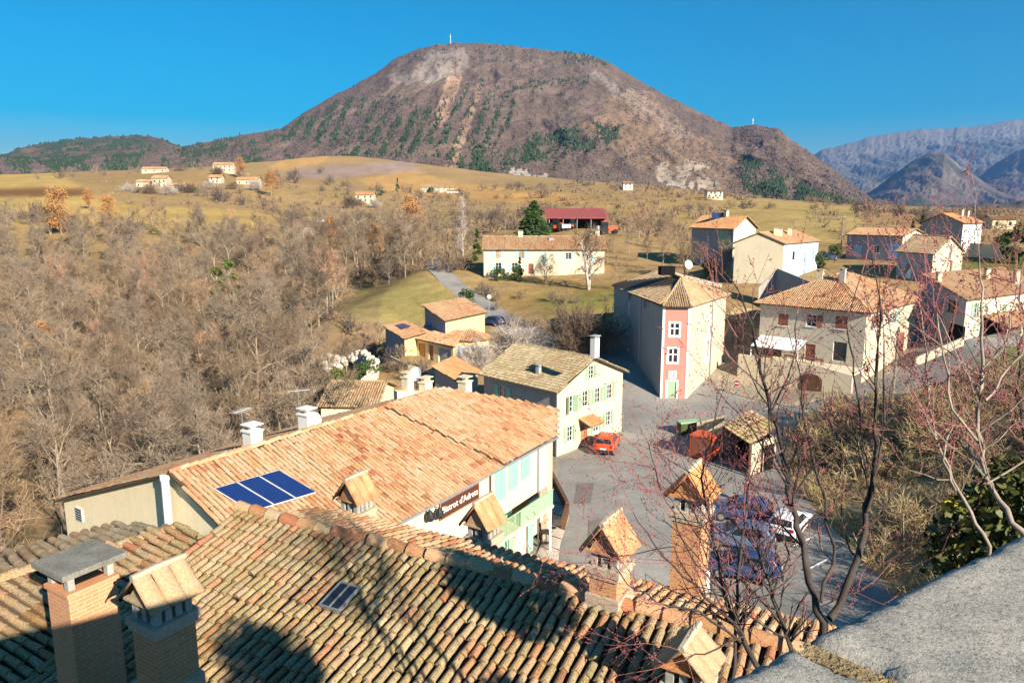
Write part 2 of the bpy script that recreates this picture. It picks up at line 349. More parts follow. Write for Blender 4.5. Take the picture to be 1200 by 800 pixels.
def T0(x, y):
    x = np.atleast_1d(np.asarray(x, float)); y = np.atleast_1d(np.asarray(y, float)); sh = x.shape
    x, y = x.ravel(), y.ravel(); rr = np.hypot(x, y); sc_ = np.where(rr > 1300, 1300 / np.maximum(rr, 1), 1)
    out = np.empty(len(x))
    for a in range(0, len(x), 40000):
        u, v = _uv(x[a:a+40000] * sc_[a:a+40000], y[a:a+40000] * sc_[a:a+40000])
        K = _k(u[:, None] - cu, v[:, None] - cv)
        out[a:a+40000] = K @ wt[:NCTL] + wt[NCTL] + wt[NCTL + 1] * u + wt[NCTL + 2] * v
    f = np.clip((rr - 1300) / 1500, 0, 1); out = out * (1 - f) + (out.clip(max=20) * .3 - 10) * f
    return out.reshape(sh)
def zpx(px, py, d):
    return P(px, py, d)
def ground_at(px, d):
    """point of the terrain under column px at depth d (a few fixed-point steps)"""
    py = 330.
    for _ in range(12):
        p = P(px, py, d); z = float(T0(p.x, p.y)[0]); py = proj(p.x, p.y, z)[1]
    p = P(px, py, d); return V((p.x, p.y, float(T0(p.x, p.y)[0])))

def smooth_line(pts, n):
    pts = np.array([tuple(p)[:2] for p in pts]); s = np.concatenate([[0], np.cumsum(np.hypot(*np.diff(pts, axis=0).T))])
    t = np.linspace(0, s[-1], n); out = np.stack([np.interp(t, s, pts[:, 0]), np.interp(t, s, pts[:, 1])], -1)
    for _ in range(3): out[1:-1] = (out[:-2] + 2 * out[1:-1] + out[2:]) / 4
    return out
def strip(name, left, right, n, m, mat, lift=.02, jag=.0):
    a, b = smooth_line(left, n), smooth_line(right, n)
    t = np.linspace(0, 1, m)
    X = a[:, None, 0] * (1 - t) + b[:, None, 0] * t; Y = a[:, None, 1] * (1 - t) + b[:, None, 1] * t
    Zs = T0(X, Y) + lift
    Zs[:, 0] -= .06; Zs[:, -1] -= .06
    return np_sheet(name, X, Y, Zs, mat), [tuple(q) for q in a] + [tuple(q) for q in b[::-1]]
def G(px, py, z=0): return Zp(px, py, z)

asph = M['asphalt']
# road surface gets patches and worn streaks
roads = []
rd, pl = strip('plaza_road', [(-1, 22), (1.5, 33), G(640, 650), G(652, 537), (3.8, 58.2), (10.1, 65.3), (11, 72), (9, 80), (6.5, 92)],
               [(19, 22), (20, 32), (20.3, 38), (20.6, 46), (21.3, 55), (24.2, 63), (26, 73), (23, 80), (20, 86), (10, 96)], 150, 50, asph); roads.append(pl)
rd2, pl = strip('upper_road', [(22, 71), (30, 73), (40, 79), (48, 86.5), (60, 88)], [(23, 63), (31, 66.5), (42, 71), (51, 78.5), (62, 80)], 80, 14, asph, .03); roads.append(pl)
q = [zpx(592, 378, 108), zpx(566, 366, 118), zpx(540, 350, 128), zpx(516, 335, 138), zpx(499, 322, 147), zpx(496, 312, 160), zpx(500, 305, 175)]
q2 = [V((p.x + 3.6, p.y + 2.2, 0)) for p in q]
rd3, pl = strip('lane', [(4, 86)] + q, [(9, 90)] + q2, 80, 8, M['asphalt'], .16); roads.append(pl)

# dark repair patches, kerb of the parking
def sheet_patch(name, corners, mat, lift):
    q = [G(*c) for c in corners]; a, b_ = smooth_line([q[0], q[3]], 12), smooth_line([q[1], q[2]], 12); t = np.linspace(0, 1, 8)
    X = a[:, None, 0] * (1 - t) + b_[:, None, 0] * t; Y = a[:, None, 1] * (1 - t) + b_[:, None, 1] * t; np_sheet(name, X, Y, T0(X, Y) + .02 + lift, mat)
M['patch'] = plain('dark_asphalt', (.20, .185, .165), (.15, .14, .125), .6, 8, .25); M['patch2'] = plain('worn_asphalt', (.30, .275, .24), (.24, .22, .195), .6, 8, .25)
for k, c in enumerate(([(676, 566), (696, 566), (692, 590), (672, 590)], [(672, 548), (722, 540), (726, 546), (674, 555)], [(760, 480), (800, 476), (812, 488), (770, 494)], [(742, 560), (775, 552), (790, 566), (752, 576)], [(690, 610), (720, 606), (722, 650), (688, 654)])): sheet_patch('road_patch', c, M['patch' if k in (0, 4) else 'patch2'], .006 + .004 * k)
# ground sheet, polar about the village
naz, nr = 1150, 430
az = np.linspace(R(-68), R(68), naz); rr = np.concatenate([np.geomspace(2.5, 1800, nr - 40), np.geomspace(1850, 14000, 40)])
AZ, RR = np.meshgrid(az, rr); GX, GY = RR * np.sin(AZ), RR * np.cos(AZ)
GZ = T0(GX, GY)
vil = np.clip((np.hypot(GX - 14, GY - 60) - 34) / 40, .08, 1)
GZ = GZ + (fbm(GX / 9, GY / 9, 3, 5) - .5) * .5 * vil + (fbm(GX / 60, GY / 60, 3, 9) - .5) * np.clip(RR / 150, .2, 3) * vil
inroad = np.zeros(GX.shape, bool)
for pl in roads:
    k_ = in_poly(pl, GX, GY)
    for dx, dy in ((.7, 0), (-.7, 0), (0, .7), (0, -.7)): k_ &= in_poly(pl, GX + dx, GY + dy)
    inroad |= k_
GZ[inroad] -= .35
gpx, gpy, gd = proj(GX, GY, GZ)
nz = (fbm(GX / 14, GY / 14, 4, 21) - .5)
wob = nz * 10; wy = (fbm(GX / 40, GY / 40, 3, 33) - .5) * 4
col = np.empty(GX.shape + (3,)); col[:] = (.40, .27, .13)
mixv = np.clip(fbm(GX / 35, GY / 35, 4, 2) * 2.4 - .7, 0, 1)[..., None]
col = col * (1 - mixv) + np.array((.32, .225, .105)) * mixv
zones = [
 ([(-300,225),(0,228),(110,228),(145,240),(335,250),(325,268),(180,276),(90,268),(-300,275)], (.46,.32,.115), None),
 ([(-300,215),(95,219),(112,230),(-300,236)], (.19,.105,.05), None),
 ([(-300,202),(65,202),(100,220),(-300,221)], (.48,.33,.12), None),
 ([(315,196),(345,180),(392,178),(378,190),(335,199)], (.52,.31,.12), None),
 ([(326,207),(350,198),(480,188),(500,206),(440,203),(400,209)], (.36,.26,.21), None),
 ([(420,210),(485,200),(530,214),(640,224),(770,250),(700,242),(640,240),(540,233),(440,223)], (.50,.30,.115), None),
 ([(790,264),(850,230),(1010,244),(1010,276),(960,292),(880,282)], (.37,.275,.11), (140,700)),
 ([(690,246),(850,228),(860,264),(760,264)], (.38,.26,.11), (150,700)),
 ([(385,362),(430,332),(500,325),(545,350),(495,378),(420,384)], (.33,.27,.10), None),
 ([(560,350),(600,338),(735,330),(745,395),(640,372)], (.32,.22,.085), None),
 ([(620,352),(735,336),(740,360),(660,366)], (.22,.20,.06), None),
 ([(1110,415),(1250,400),(1250,520),(1120,500)], (.13,.155,.045), (40,84)),
 ([(1110,296),(1250,290),(1250,338),(1130,332)], (.17,.17,.05), (100,180)),
 ([(-100,322),(75,325),(80,346),(-100,372)], (.46,.39,.30), None),
 ([(-200,372),(60,380),(20,400),(-200,420)], (.40,.34,.25), None),
 ([(360,258),(440,255),(440,272),(330,275)], (.46,.38,.26), None),
]
for poly, c_, dr in zones:
    mk = in_poly(poly, gpx + wob * np.clip(150 / gd, .1, 2.2), gpy + wy * np.clip(200 / gd, .1, .6))
    if dr: mk &= (gd > dr[0]) & (gd < dr[1])
    v_ = (.62 + .75 * fbm(GX / 14, GY / 14, 5, 8))[..., None]
    col[mk] = (np.array(c_) * v_)[mk]
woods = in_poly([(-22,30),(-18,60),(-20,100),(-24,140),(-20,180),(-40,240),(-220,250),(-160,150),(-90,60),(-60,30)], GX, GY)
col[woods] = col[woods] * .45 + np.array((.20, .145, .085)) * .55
bank = in_poly([(19,20),(20,38),(20.5,46),(21,55),(25.5,64),(44,69),(62,60),(62,10)], GX, GY)
m2 = np.clip(fbm(GX / 5, GY / 5, 4, 3) * 2.6 - .8, 0, 1)[..., None]
bc = np.array((.44, .34, .20)) * (1 - m2) + np.array((.30, .235, .115)) * m2
grn = in_poly([(38,58),(60,58),(60,76),(44,74)], GX, GY)
bank &= ~grn
col[bank] = bc[bank]
vill = in_poly([(-6,28),(-4,66),(4,84),(14,100),(50,98),(60,84),(44,70),(20,50),(15,28)], GX, GY)
col[vill & ~bank] = np.array((.34, .29, .22)) * (.8 + .4 * fbm(GX / 3, GY / 3, 3, 4))[vill & ~bank][:, None]
for _ in range(3):
    cp_ = col.copy(); cp_[1:-1, 1:-1] = (col[:-2, 1:-1] + col[2:, 1:-1] + col[1:-1, :-2] + col[1:-1, 2:] + 2 * col[1:-1, 1:-1]) / 6; col = cp_
m, t, b = newmat('ground')
at = _n(t, 'ShaderNodeAttribute', attribute_name='zone'); p = pos(t)
f1 = noise(t, p, .35, 6, .7); f2 = noise(t, p, 3.5, 5, .75); f4 = noise(t, p, .045, 5, .65)
cc = mix(t, 1., at.outputs['Color'], ramp(t, f1, [(.3, (.66, .66, .70)), (.7, (1.22, 1.18, 1.1))]), 'MULTIPLY')
cc = mix(t, 1., cc, ramp(t, f2, [(.3, g(.7)), (.7, g(1.2))]), 'MULTIPLY')
cc = mix(t, ramp(t, f4, [(.5, g(0)), (.72, g(.2))]), cc, (.16, .13, .055))
t.links.new(cc, b.inputs['Base Color']); b.inputs['Roughness'].default_value = 1; b.inputs['Specular IOR Level'].default_value = .0
bump(t, b, f2, .6, .12)
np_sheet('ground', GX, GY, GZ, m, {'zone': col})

# ------------------------------------------------------------------ mountains
def mountain(name, ridge, foot, d1, d0, ncol, nrow, amp, mat_fn, seed, profile=lambda t: t, rough=1., gul=60.):
    """ridge, foot: (px,py) lists; d1, d0 distances (px->d lists)"""
    px = np.linspace(ridge[0][0], ridge[-1][0], ncol)
    ip = lambda L: np.interp(px, [a for a, _ in L], [b_ for _, b_ in L])
    ry, fy, D1, D0 = ip(ridge), ip(foot), ip(d1), ip(d0)
    ry = ry + (fbm(px / 9, px * 0, 4, seed) - .5) * 3 * rough
    P1 = np.array([tuple(P(a, b_, c_)) for a, b_, c_ in zip(px, ry, D1)]); P0 = np.array([tuple(P(a, b_, c_)) for a, b_, c_ in zip(px, fy, D0)])
    P0[:, :2] = P1[:, :2] * (np.hypot(P0[:, 0], P0[:, 1]) / np.hypot(P1[:, 0], P1[:, 1]))[:, None]
    tt = np.concatenate([np.linspace(-.08, 1, nrow), [1.04, 1.1, 1.2, 1.4, 1.8]])[:, None]
    tc = np.clip(tt, -.08, 1)
    X = P0[:, 0] + (P1[:, 0] - P0[:, 0]) * tt; Y = P0[:, 1] + (P1[:, 1] - P0[:, 1]) * tt
    prof = np.where(tt > 1, 1 - (tt - 1) * .75, np.where(tt < 0, tt * 1.5, profile(np.clip(tt, 0, 1))))
    Z = P0[:, 2] + (P1[:, 2] - P0[:, 2]) * prof
    win = np.clip(tc * 5, 0, 1) * np.clip((1.0 - tc) * 4, 0, 1)
    xs = X + (fbm(X / 300, Y / 300, 3, seed + 3) - .5) * 160
    gl = 1 - np.abs(2 * fbm(xs / gul, Y / (gul * 3.6), 4, seed + 1) - 1)
    Z = Z + (gl - .75) * amp * win + (fbm(X / 14, Y / 14, 3, seed + 2) - .5) * amp * .16 * np.clip(tc * 4 + .05, 0, 1) * np.clip((1.02 - tc) * 8, .15, 1)
    pxx, pyy, dd = proj(X, Y, Z)
    c = mat_fn(X, Y, Z, pxx, pyy, tt * np.ones_like(X))
    np_sheet(name, X, Y, Z, hillmat, {'zone': c})
    return X, Y, Z, pxx, pyy
m, t, b = newmat('hillside'); hillmat = m
at = _n(t, 'ShaderNodeAttribute', attribute_name='zone'); p = pos(t)
f1 = noise(t, p, .012, 6, .7); f2 = noise(t, p, .09, 5, .8); f3 = noise(t, p, .35, 3, .8)
cc = mix(t, 1., at.outputs['Color'], ramp(t, f1, [(.3, g(.75)), (.7, (1.2, 1.15, 1.05))]), 'MULTIPLY')
cc = mix(t, 1., cc, ramp(t, f2, [(.33, g(.7)), (.66, (1.25, 1.22, 1.2))]), 'MULTIPLY')
cc = mix(t, 1., cc, ramp(t, f3, [(.33, g(.7)), (.66, g(1.25))]), 'MULTIPLY')
t.links.new(cc, b.inputs['Base Color']); b.inputs['Roughness'].default_value = 1; b.inputs['Specular IOR Level'].default_value = .0
bump(t, b, f2, .9, 5)

def soft(poly, px, py, s, sd):
    w1 = (fbm(px / s, py / s, 4, sd) - .5) * s * 1.1; w2 = (fbm(px / s, py / s, 4, sd + 5) - .5) * s * 1.1
    return in_poly(poly, px + w1, py + w2)
ROCK_PALE = [[(765,200),(790,190),(830,196),(850,208),(850,222),(800,222),(770,215)], [(585,208),(600,197),(618,203),(640,206),(642,223),(588,222)]]
ROCK_GREY = [[(478,84),(500,66),(545,58),(550,84),(520,90),(490,92)], [(455,94),(520,76),(520,88),(462,104)], [(690,90),(700,84),(760,118),(820,160),(800,165),(740,125)]]
PINES = [[(330,152),(400,116),(470,112),(500,130),(560,92),(606,112),(596,150),(575,180),(555,204),(520,192),(470,186),(420,184),(355,172)]]
PINES2 = [[(550,180),(590,172),(650,160),(690,143),(726,150),(722,168),(690,180),(640,188),(560,208)]]
PINES3 = [[(860,175),(895,195),(960,228),(1010,240),(900,246),(872,220)]]
def mcol(X, Y, Z, px, py, tt):
    c = np.empty(X.shape + (3,)); c[:] = (.14, .105, .094)
    k = np.clip(fbm(X / 90, Y / 120, 4, 12) * 2.6 - .8, 0, 1)[..., None]
    c = c * (1 - k) + np.array((.18, .135, .115)) * k
    k = np.clip(fbm(X / 30, Y / 200, 4, 17) * 2.4 - 1.0, 0, .7)[..., None]
    c = c * (1 - k) + np.array((.13, .105, .08)) * k
    c[soft([(505,150),(528,78),(542,70),(540,95),(520,150)], px, py, 6, 60)] = (.33, .22, .16)
    for q in ([(520,200),(536,160),(560,96),(566,98),(550,150),(534,202)],): c[soft(q, px, py, 6, 61)] = (.31, .21, .15)
    for q in ROCK_PALE:
        k = soft(q, px, py, 22, 41) & (fbm(px / 5, py / 7, 4, 77) > .46); c[k] = (.46, .40, .33)
    k = soft(ROCK_PALE[1], px, py, 12, 47) & (fbm(px / 4, py / 9, 3, 71) > .42); c[k] = (.42, .39, .37)
    for q in ROCK_GREY:
        k = soft(q, px, py, 22, 45); c[k] = c[k] * .45 + np.array((.30, .265, .24)) * .55
    k = soft([(690,150),(760,110),(850,190),(870,225),(760,215)], px, py, 60, 50); c[k] = c[k] * .6 + np.array((.30, .20, .13)) * .4
    return c
ridge = [(-420,178),(-200,186),(0,186),(120,185),(200,178),(235,168),(265,162),(300,156),(330,150),(345,140),(360,130),(400,108),(440,86),(465,68),(490,57),(510,53),(530,51),(570,51),(620,56),(660,61),(690,65),(705,69),(725,80),(760,101),(800,122),(840,141),(858,149),(872,148),(885,146),(912,151),(925,163),(950,179),(975,198),(1000,217),(1025,237),(1048,249),(1120,258)]
foot = [(-420,215),(0,204),(200,206),(320,204),(480,200),(560,206),(650,216),(760,226),(860,238),(950,243),(1048,250),(1120,259)]
MX, MY, MZ, MPX, MPY = mountain('mountain', ridge, foot, [(-420,2000),(200,2100),(400,2300),(560,2500),(720,2400),(860,2200),(1048,1500),(1120,1400)],
    [(-420,1250),(320,1250),(480,1180),(600,1150),(760,1050),(950,960),(1120,980)], 1000, 330, 26, mcol, 3, lambda t: t ** 1.12)
def lcol(X, Y, Z, px, py, tt):
    c = np.empty(X.shape + (3,)); c[:] = (.17, .125, .095); k = np.clip(fbm(X / 160, Y / 160, 4, 2) * 3 - 1.2, 0, 1)[..., None]
    return c * (1 - k) + np.array((.075, .085, .045)) * k
HX, HY, HZ, HPX, HPY = mountain('low_hill', [(-460,190),(-200,186),(-60,187),(0,182),(30,172),(60,167),(90,163),(130,160),(175,159),(215,172),(250,182),(330,205)], [(-460,206),(330,206)],
    [(-460,3800),(330,3600)], [(-460,1900),(330,1900)], 500, 90, 40, lcol, 23, lambda t: t, gul=140)
def fcol(X, Y, Z, px, py, tt):
    c = np.empty(X.shape + (3,)); c[:] = (.13, .125, .11); k = np.clip(fbm(X / 500, Y / 500, 5, 2) * 4 - 1.7, 0, 1)[..., None]
    c = c * (1 - k) + np.array((.21, .20, .18)) * k
    k = np.clip(fbm(X / 350, Y / 700, 4, 7) * 4 - 2.0, 0, 1)[..., None]; c = c * (1 - k) + np.array((.09, .10, .07)) * k
    c[tt > .86] = (.19, .18, .165); return c
mountain('far_range', [(900,215),(940,192),(962,176),(990,169),(1040,156),(1085,151),(1110,151),(1150,147),(1180,142),(1210,138),(1300,139),(1420,140),(1600,142)], [(900,245),(1600,245)],
    [(900,10500),(1600,10000)], [(900,6800),(1600,6800)], 420, 140, 420, fcol, 31, lambda t: np.where(t < .84, t * .86, .7224 + (t - .84) * 1.735), gul=900)
def pcol(X, Y, Z, px, py, tt):
    c = np.empty(X.shape + (3,)); c[:] = (.13, .10, .085); k = np.clip(fbm(X / 130, Y / 260, 5, 2) * 4 - 2.1, 0, 1)[..., None]
    c = c * (1 - k) + np.array((.20, .17, .14)) * k
    k = np.clip(fbm(X / 300, Y / 300, 4, 9) * 4 - 2.0, 0, 1)[..., None]; return c * (1 - k) + np.array((.06, .07, .045)) * k
mountain('middle_peak', [(985,250),(1015,228),(1040,210),(1060,195),(1080,183),(1095,177),(1108,180),(1120,190),(1140,205),(1165,221),(1200,236),(1260,246)], [(985,252),(1260,252)],
    [(985,5600),(1095,6000),(1260,5400)], [(985,4200),(1260,4200)], 260, 110, 150, pcol, 37, lambda t: t, gul=330)
mountain('right_peak', [(1110,240),(1140,214),(1160,196),(1180,184),(1205,170),(1260,152),(1330,146),(1450,145),(1600,150)], [(1110,250),(1600,250)],
    [(1110,7400),(1600,7000)], [(1110,5600),(1600,5600)], 260, 100, 260, pcol, 43, lambda t: t, gul=500)
mountain('wooded_rise', [(1060,256),(1090,246),(1120,240),(1160,239),(1200,236),(1300,226),(1500,220)], [(1060,262),(1500,262)],
    [(1060,2300),(1500,2300)], [(1060,1500),(1500,1500)], 160, 60, 30, lcol, 53, lambda t: t, gul=200)

# pines and scrub that clothe the hill: far-off woods, one object each
def scatter_hill(name, X, Y, Z, px, py, n, dens, build, mat, label, cat):
    r, c = X.shape; r = r - 6
    i = rng.integers(0, r, n); j = rng.integers(0, c - 1, n); a, b_ = rng.random(n), rng.random(n)
    lerp = lambda Q: (Q[i, j] * (1 - a) + Q[i, j + 1] * a) * (1 - b_) + (Q[i + 1, j] * (1 - a) + Q[i + 1, j + 1] * a) * b_
    x, y, z, qx, qy = lerp(X), lerp(Y), lerp(Z), lerp(px), lerp(py)
    k = rng.random(n) < dens(x, y, qx, qy)
    x, y, z = x[k], y[k], z[k]; n = len(x)
    tv, tf, hs_ = build; tv = np.array(tv); k = len(tv)
    h = rng.uniform(*hs_, n); w_ = h * rng.uniform(.75, 1.3, n); an = rng.random(n) * 6.28
    ca, sa = np.cos(an)[:, None], np.sin(an)[:, None]
    vx = (tv[:, 0] * ca - tv[:, 1] * sa) * w_[:, None] + x[:, None]; vy = (tv[:, 0] * sa + tv[:, 1] * ca) * w_[:, None] + y[:, None]; vz = tv[:, 2] * h[:, None] + z[:, None]
    co_ = np.stack([vx, vy, vz], -1).reshape(-1, 3) + rng.normal(0, .06, (n * k, 3)) * np.repeat(h, k)[:, None]
    me = bpy.data.meshes.new(name); ff = np.array(tf)
    fa = (ff[None] + (np.arange(n) * k)[:, None, None]).reshape(-1, 3).astype(np.int32)
    me.vertices.add(len(co_)); me.vertices.foreach_set('co', co_.astype(np.float32).ravel())
    me.loops.add(fa.size); me.loops.foreach_set('vertex_index', fa.ravel())
    me.polygons.add(len(fa)); me.polygons.foreach_set('loop_start', np.arange(0, fa.size, 3, dtype=np.int32)); me.polygons.foreach_set('loop_total', np.full(len(fa), 3, dtype=np.int32))
    me.update(calc_edges=True); me.materials.append(M[mat])
    o = bpy.data.objects.new(name, me); C.objects.link(o); tag(o, label, cat, kind='stuff'); return o
def cone(n, tiers):
    vs, fs = [], []
    for z0, z1, r in tiers:
        k = len(vs); vs.append((0, 0, z1)); vs += [(r * math.cos(6.283 * i / n + z0), r * math.sin(6.283 * i / n + z0), z0) for i in range(n)]
        fs += [(k, k + 1 + i, k + 1 + (i + 1) % n) for i in range(n)]
    return vs, fs
pine_t = (*cone(6, [(0.02, .62, .30), (.3, .85, .23), (.58, 1.05, .15)]), (4, 8.5))
bl = [(0, 0, 1)] + [(.55 * math.cos(1.2566 * i), .55 * math.sin(1.2566 * i), .55) for i in range(5)] + [(.5 * math.cos(1.2566 * i + .6), .5 * math.sin(1.2566 * i + .6), 0) for i in range(5)]
bf = [(0, 1 + i, 1 + (i + 1) % 5) for i in range(5)] + [(1 + i, 6 + i, 1 + (i + 1) % 5) for i in range(5)] + [(1 + (i + 1) % 5, 6 + i, 6 + (i + 1) % 5) for i in range(5)]
def d_pine(x, y, px, py):
    s = px + .42 * (py - 120)
    st = .5 + .5 * np.sin(s / 2.6 + .8 * fbm(px / 60, py / 90, 3, 4) * 3)
    d = np.zeros(len(px)); nn = fbm(px / 16, py / 16, 3, 8)
    d = np.where(in_poly(PINES[0], px, py), np.clip(st * 1.8 - .5, 0.06, 1) * np.clip(nn * 2.6 - .65, 0.04, .85) * np.clip((py - 78) / 60, .1, 1), d)
    d = np.where(in_poly(PINES2[0], px, py + (nn - .5) * 20), np.clip(nn * 3.4 - 1.0, .05, 1), d)
    d = np.where(in_poly(PINES3[0], px, py), np.clip(nn * 3 - 1.0, 0, 1) * .9, d)
    d = np.where((px < 420) & (py > 158), np.maximum(d, np.clip(nn * 3 - 1.45, 0, 1) * .5), d)
    d = np.where(in_poly([(595,98),(690,90),(690,99),(600,106)], px, py), .35, d)
    d = np.where(in_poly([(660,60),(708,66),(712,78),(660,76)], px, py), .35, d)
    d = np.where((py < 74) & (px > 470) & (px < 700), np.maximum(d, .06), d)
    return np.maximum(d, .003) * .8
scatter_hill('hill_pines', MX, MY, MZ, MPX, MPY, 130000, d_pine, pine_t, 'pine', 'dark green pine plantation in strips across the mountain flank', 'pine wood')
def d_scrub(x, y, px, py):
    d = np.clip(fbm(px / 22, py / 22, 3, 18) * 2.2 - .5, .05, .8)
    for q in ROCK_PALE + ROCK_GREY[:2]: d = np.where(in_poly(q, px, py), .06, d)
    return d
scatter_hill('hill_scrub', MX, MY, MZ, MPX, MPY, 75000, d_scrub, (bl, bf, (1.2, 3.4)), 'scrub', 'purple brown leafless scrub covering the mountain slope', 'scrub')
scatter_hill('hill_woodland', HX, HY, HZ, HPX, HPY, 9000, lambda x, y, a, b_: np.clip(fbm(a / 20, b_ / 10, 3, 2) * 3 - 1, .1, 1), (bl, bf, (5, 11)), 'pine', 'dark woodland on the low hill at the horizon', 'woodland')

# ------------------------------------------------------------------ air
hb = bpy.data.meshes.new('haze'); bm = bmesh.new(); bmesh.ops.create_cube(bm, size=1)
for v_ in bm.verts: v_.co = V((v_.co.x * 28000, v_.co.y * 30000, (-22 if v_.co.z < 0 else 1330)))
bm.to_mesh(hb); bm.free()
ho = bpy.data.objects.new('haze', hb); C.objects.link(ho); tag(ho, 'thin blue winter haze over the valley', 'haze', kind='stuff')
m = bpy.data.materials.new('haze'); m.use_nodes = True; t = m.node_tree; t.nodes.remove(t.nodes['Principled BSDF'])
pv = t.nodes.new('ShaderNodeVolumePrincipled'); pv.inputs['Color'].default_value = (.20, .46, 1.0, 1); pv.inputs['Density'].default_value = 6.5e-5
pv.inputs['Anisotropy'].default_value = .35
t.links.new(pv.outputs[0], t.nodes['Material Output'].inputs['Volume']); hb.materials.append(m)
# ------------------------------------------------------------------ roofs
def tile_field(mb, pts, sp=.23, ex=.34, seg=4, r=.092, lift=.0, jit=1., inv=False, hf=.9):
    """barrel tiles over a planar polygon; pts[0]->pts[1] is the eave"""
    pts = [V(p) for p in pts]; S = (pts[1] - pts[0]).normalized()
    N = V((0, 0, 0))
    for i in range(len(pts)):
        a, b_ = pts[i], pts[(i + 1) % len(pts)]; N += a.cross(b_)
    N.normalize();  N = N if N.z > 0 else -N
    S = (S - N * S.dot(N)).normalized(); T = N.cross(S).normalized()
    if sum((p - pts[0]).dot(T) for p in pts) < 0: T = -T
    o = sum(pts, V((0, 0, 0))) / len(pts)
    uv = [((p - o).dot(S), (p - o).dot(T)) for p in pts]
    s0, s1 = min(u for u, _ in uv), max(u for u, _ in uv); t0, t1 = min(v_ for _, v_ in uv), max(v_ for _, v_ in uv)
    ss = np.arange(s0 + (0 if inv else sp * .5), s1, sp); ts = np.arange(t0 + ex * .3, t1, ex)
    SS, TT = np.meshgrid(ss, ts); SS, TT = SS.ravel(), TT.ravel()
    k = in_poly(uv, SS, TT); SS, TT = SS[k], TT[k]; n = len(SS)
    if n == 0: return
    colj = (vnoise(np.floor(SS / sp), SS * 0, 3) - .5) * .02 * jit
    SS = SS + rng.normal(0, .007, n) * jit + colj + np.sin(TT * 1.3 + SS * 2) * .012 * jit; TT = TT + rng.normal(0, .014, n) * jit - (rng.random(n) < .04) * rng.uniform(.02, .1, n) * (jit > 1.2)
    ang = np.linspace(math.pi, 0, seg + 1)
    L = ex * 1.16
    vs = []
    yaw = rng.normal(0, .02, n) * jit; yaw = yaw + (rng.random(n) < .05) * rng.normal(0, .09, n) * (jit > 1.2); dz = rng.normal(0, .004, n) * jit
    for tl, rad, hz in ((-L / 2, r * 1.06, .030), (L / 2, r * .86, .006)):
        lx, lz = np.cos(ang) * rad, (-np.sin(ang) * rad * .6 + .055 if inv else np.sin(ang) * rad * hf + hz)
        s_ = SS[:, None] + lx[None] + yaw[:, None] * tl; t_ = TT[:, None] + tl + 0 * lx; n_z = lz[None] + lift + dz[:, None]
        vs.append((s_, t_, n_z))
    s_ = np.concatenate([v_[0] for v_ in vs], 1); t_ = np.concatenate([v_[1] for v_ in vs], 1); z_ = np.concatenate([v_[2] for v_ in vs], 1)
    W = np.array(o)[None, None] + s_[..., None] * np.array(S) + t_[..., None] * np.array(T) + z_[..., None] * np.array(N)
    q = seg + 1; base = [(i, i + 1, q + i + 1, q + i) for i in range(seg)] + [tuple(range(q))[::-1]]
    tone = np.clip(fbm(SS / 1.7, TT / 1.7, 2, 5) * .5 + rng.random(n) * .75 - .1, 0, 1); tone2 = rng.random(n)
    k0 = len(mb.v); mb.v += [tuple(p) for p in W.reshape(-1, 3)]
    for i in range(n):
        b0 = k0 + i * 2 * q; mb.f += [tuple(b0 + j for j in f) for f in base]
    mb.t += list(np.repeat(tone, 2 * q)); mb.t2 += list(np.repeat(tone2, 2 * q))
    return N
def ridge_tiles(mb, a, b_, r=.13, L=.42, seg=6, jit=1.):
    a, b_ = V(a), V(b_); d = b_ - a; n = max(1, int(d.length / L)); d.normalize()
    side = V((0, 0, 1)).cross(d).normalized(); up = d.cross(side)
    for i in range(n):
        p0 = a + d * (i * L); p1 = p0 + d * L * 1.13
        vs = []
        j1 = random.gauss(0, .012) * jit; j2 = random.gauss(0, .012) * jit
        for p, rr_, h in ((p0, r * .9, -.02), (p1, r * 1.06, .02)):
            for k in range(seg + 1):
                an = math.pi * k / seg; vs.append(p + side * (math.cos(an) * rr_ + j1) + up * (math.sin(an) * rr_ + h + j2))
        q = seg + 1
        mb.add(vs, [(k, k + 1, q + k + 1, q + k) for k in range(seg)] + [tuple(range(q, 2 * q))], random.random(), random.random())
def roof_mesh(name, planes, mat, parent, ridges=(), seg=3, thick=.12, sp=.23, ex=.36, r=.092, jit=1., chan=False):
    mb = MB()
    for pts in planes: tile_field(mb, pts, sp, ex, seg, r, .03 if chan else .012, jit, hf=1.15 if chan else .9)
    for a, b_ in ridges: ridge_tiles(mb, a, b_)
    nt_ = len(mb.f)
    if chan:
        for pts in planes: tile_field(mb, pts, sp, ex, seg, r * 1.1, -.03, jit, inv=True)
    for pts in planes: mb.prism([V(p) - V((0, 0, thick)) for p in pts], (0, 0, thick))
    return mb.build(name, mat, parent, mats=[mat, 'under'], mi=[0] * nt_ + [1] * (len(mb.f) - nt_))

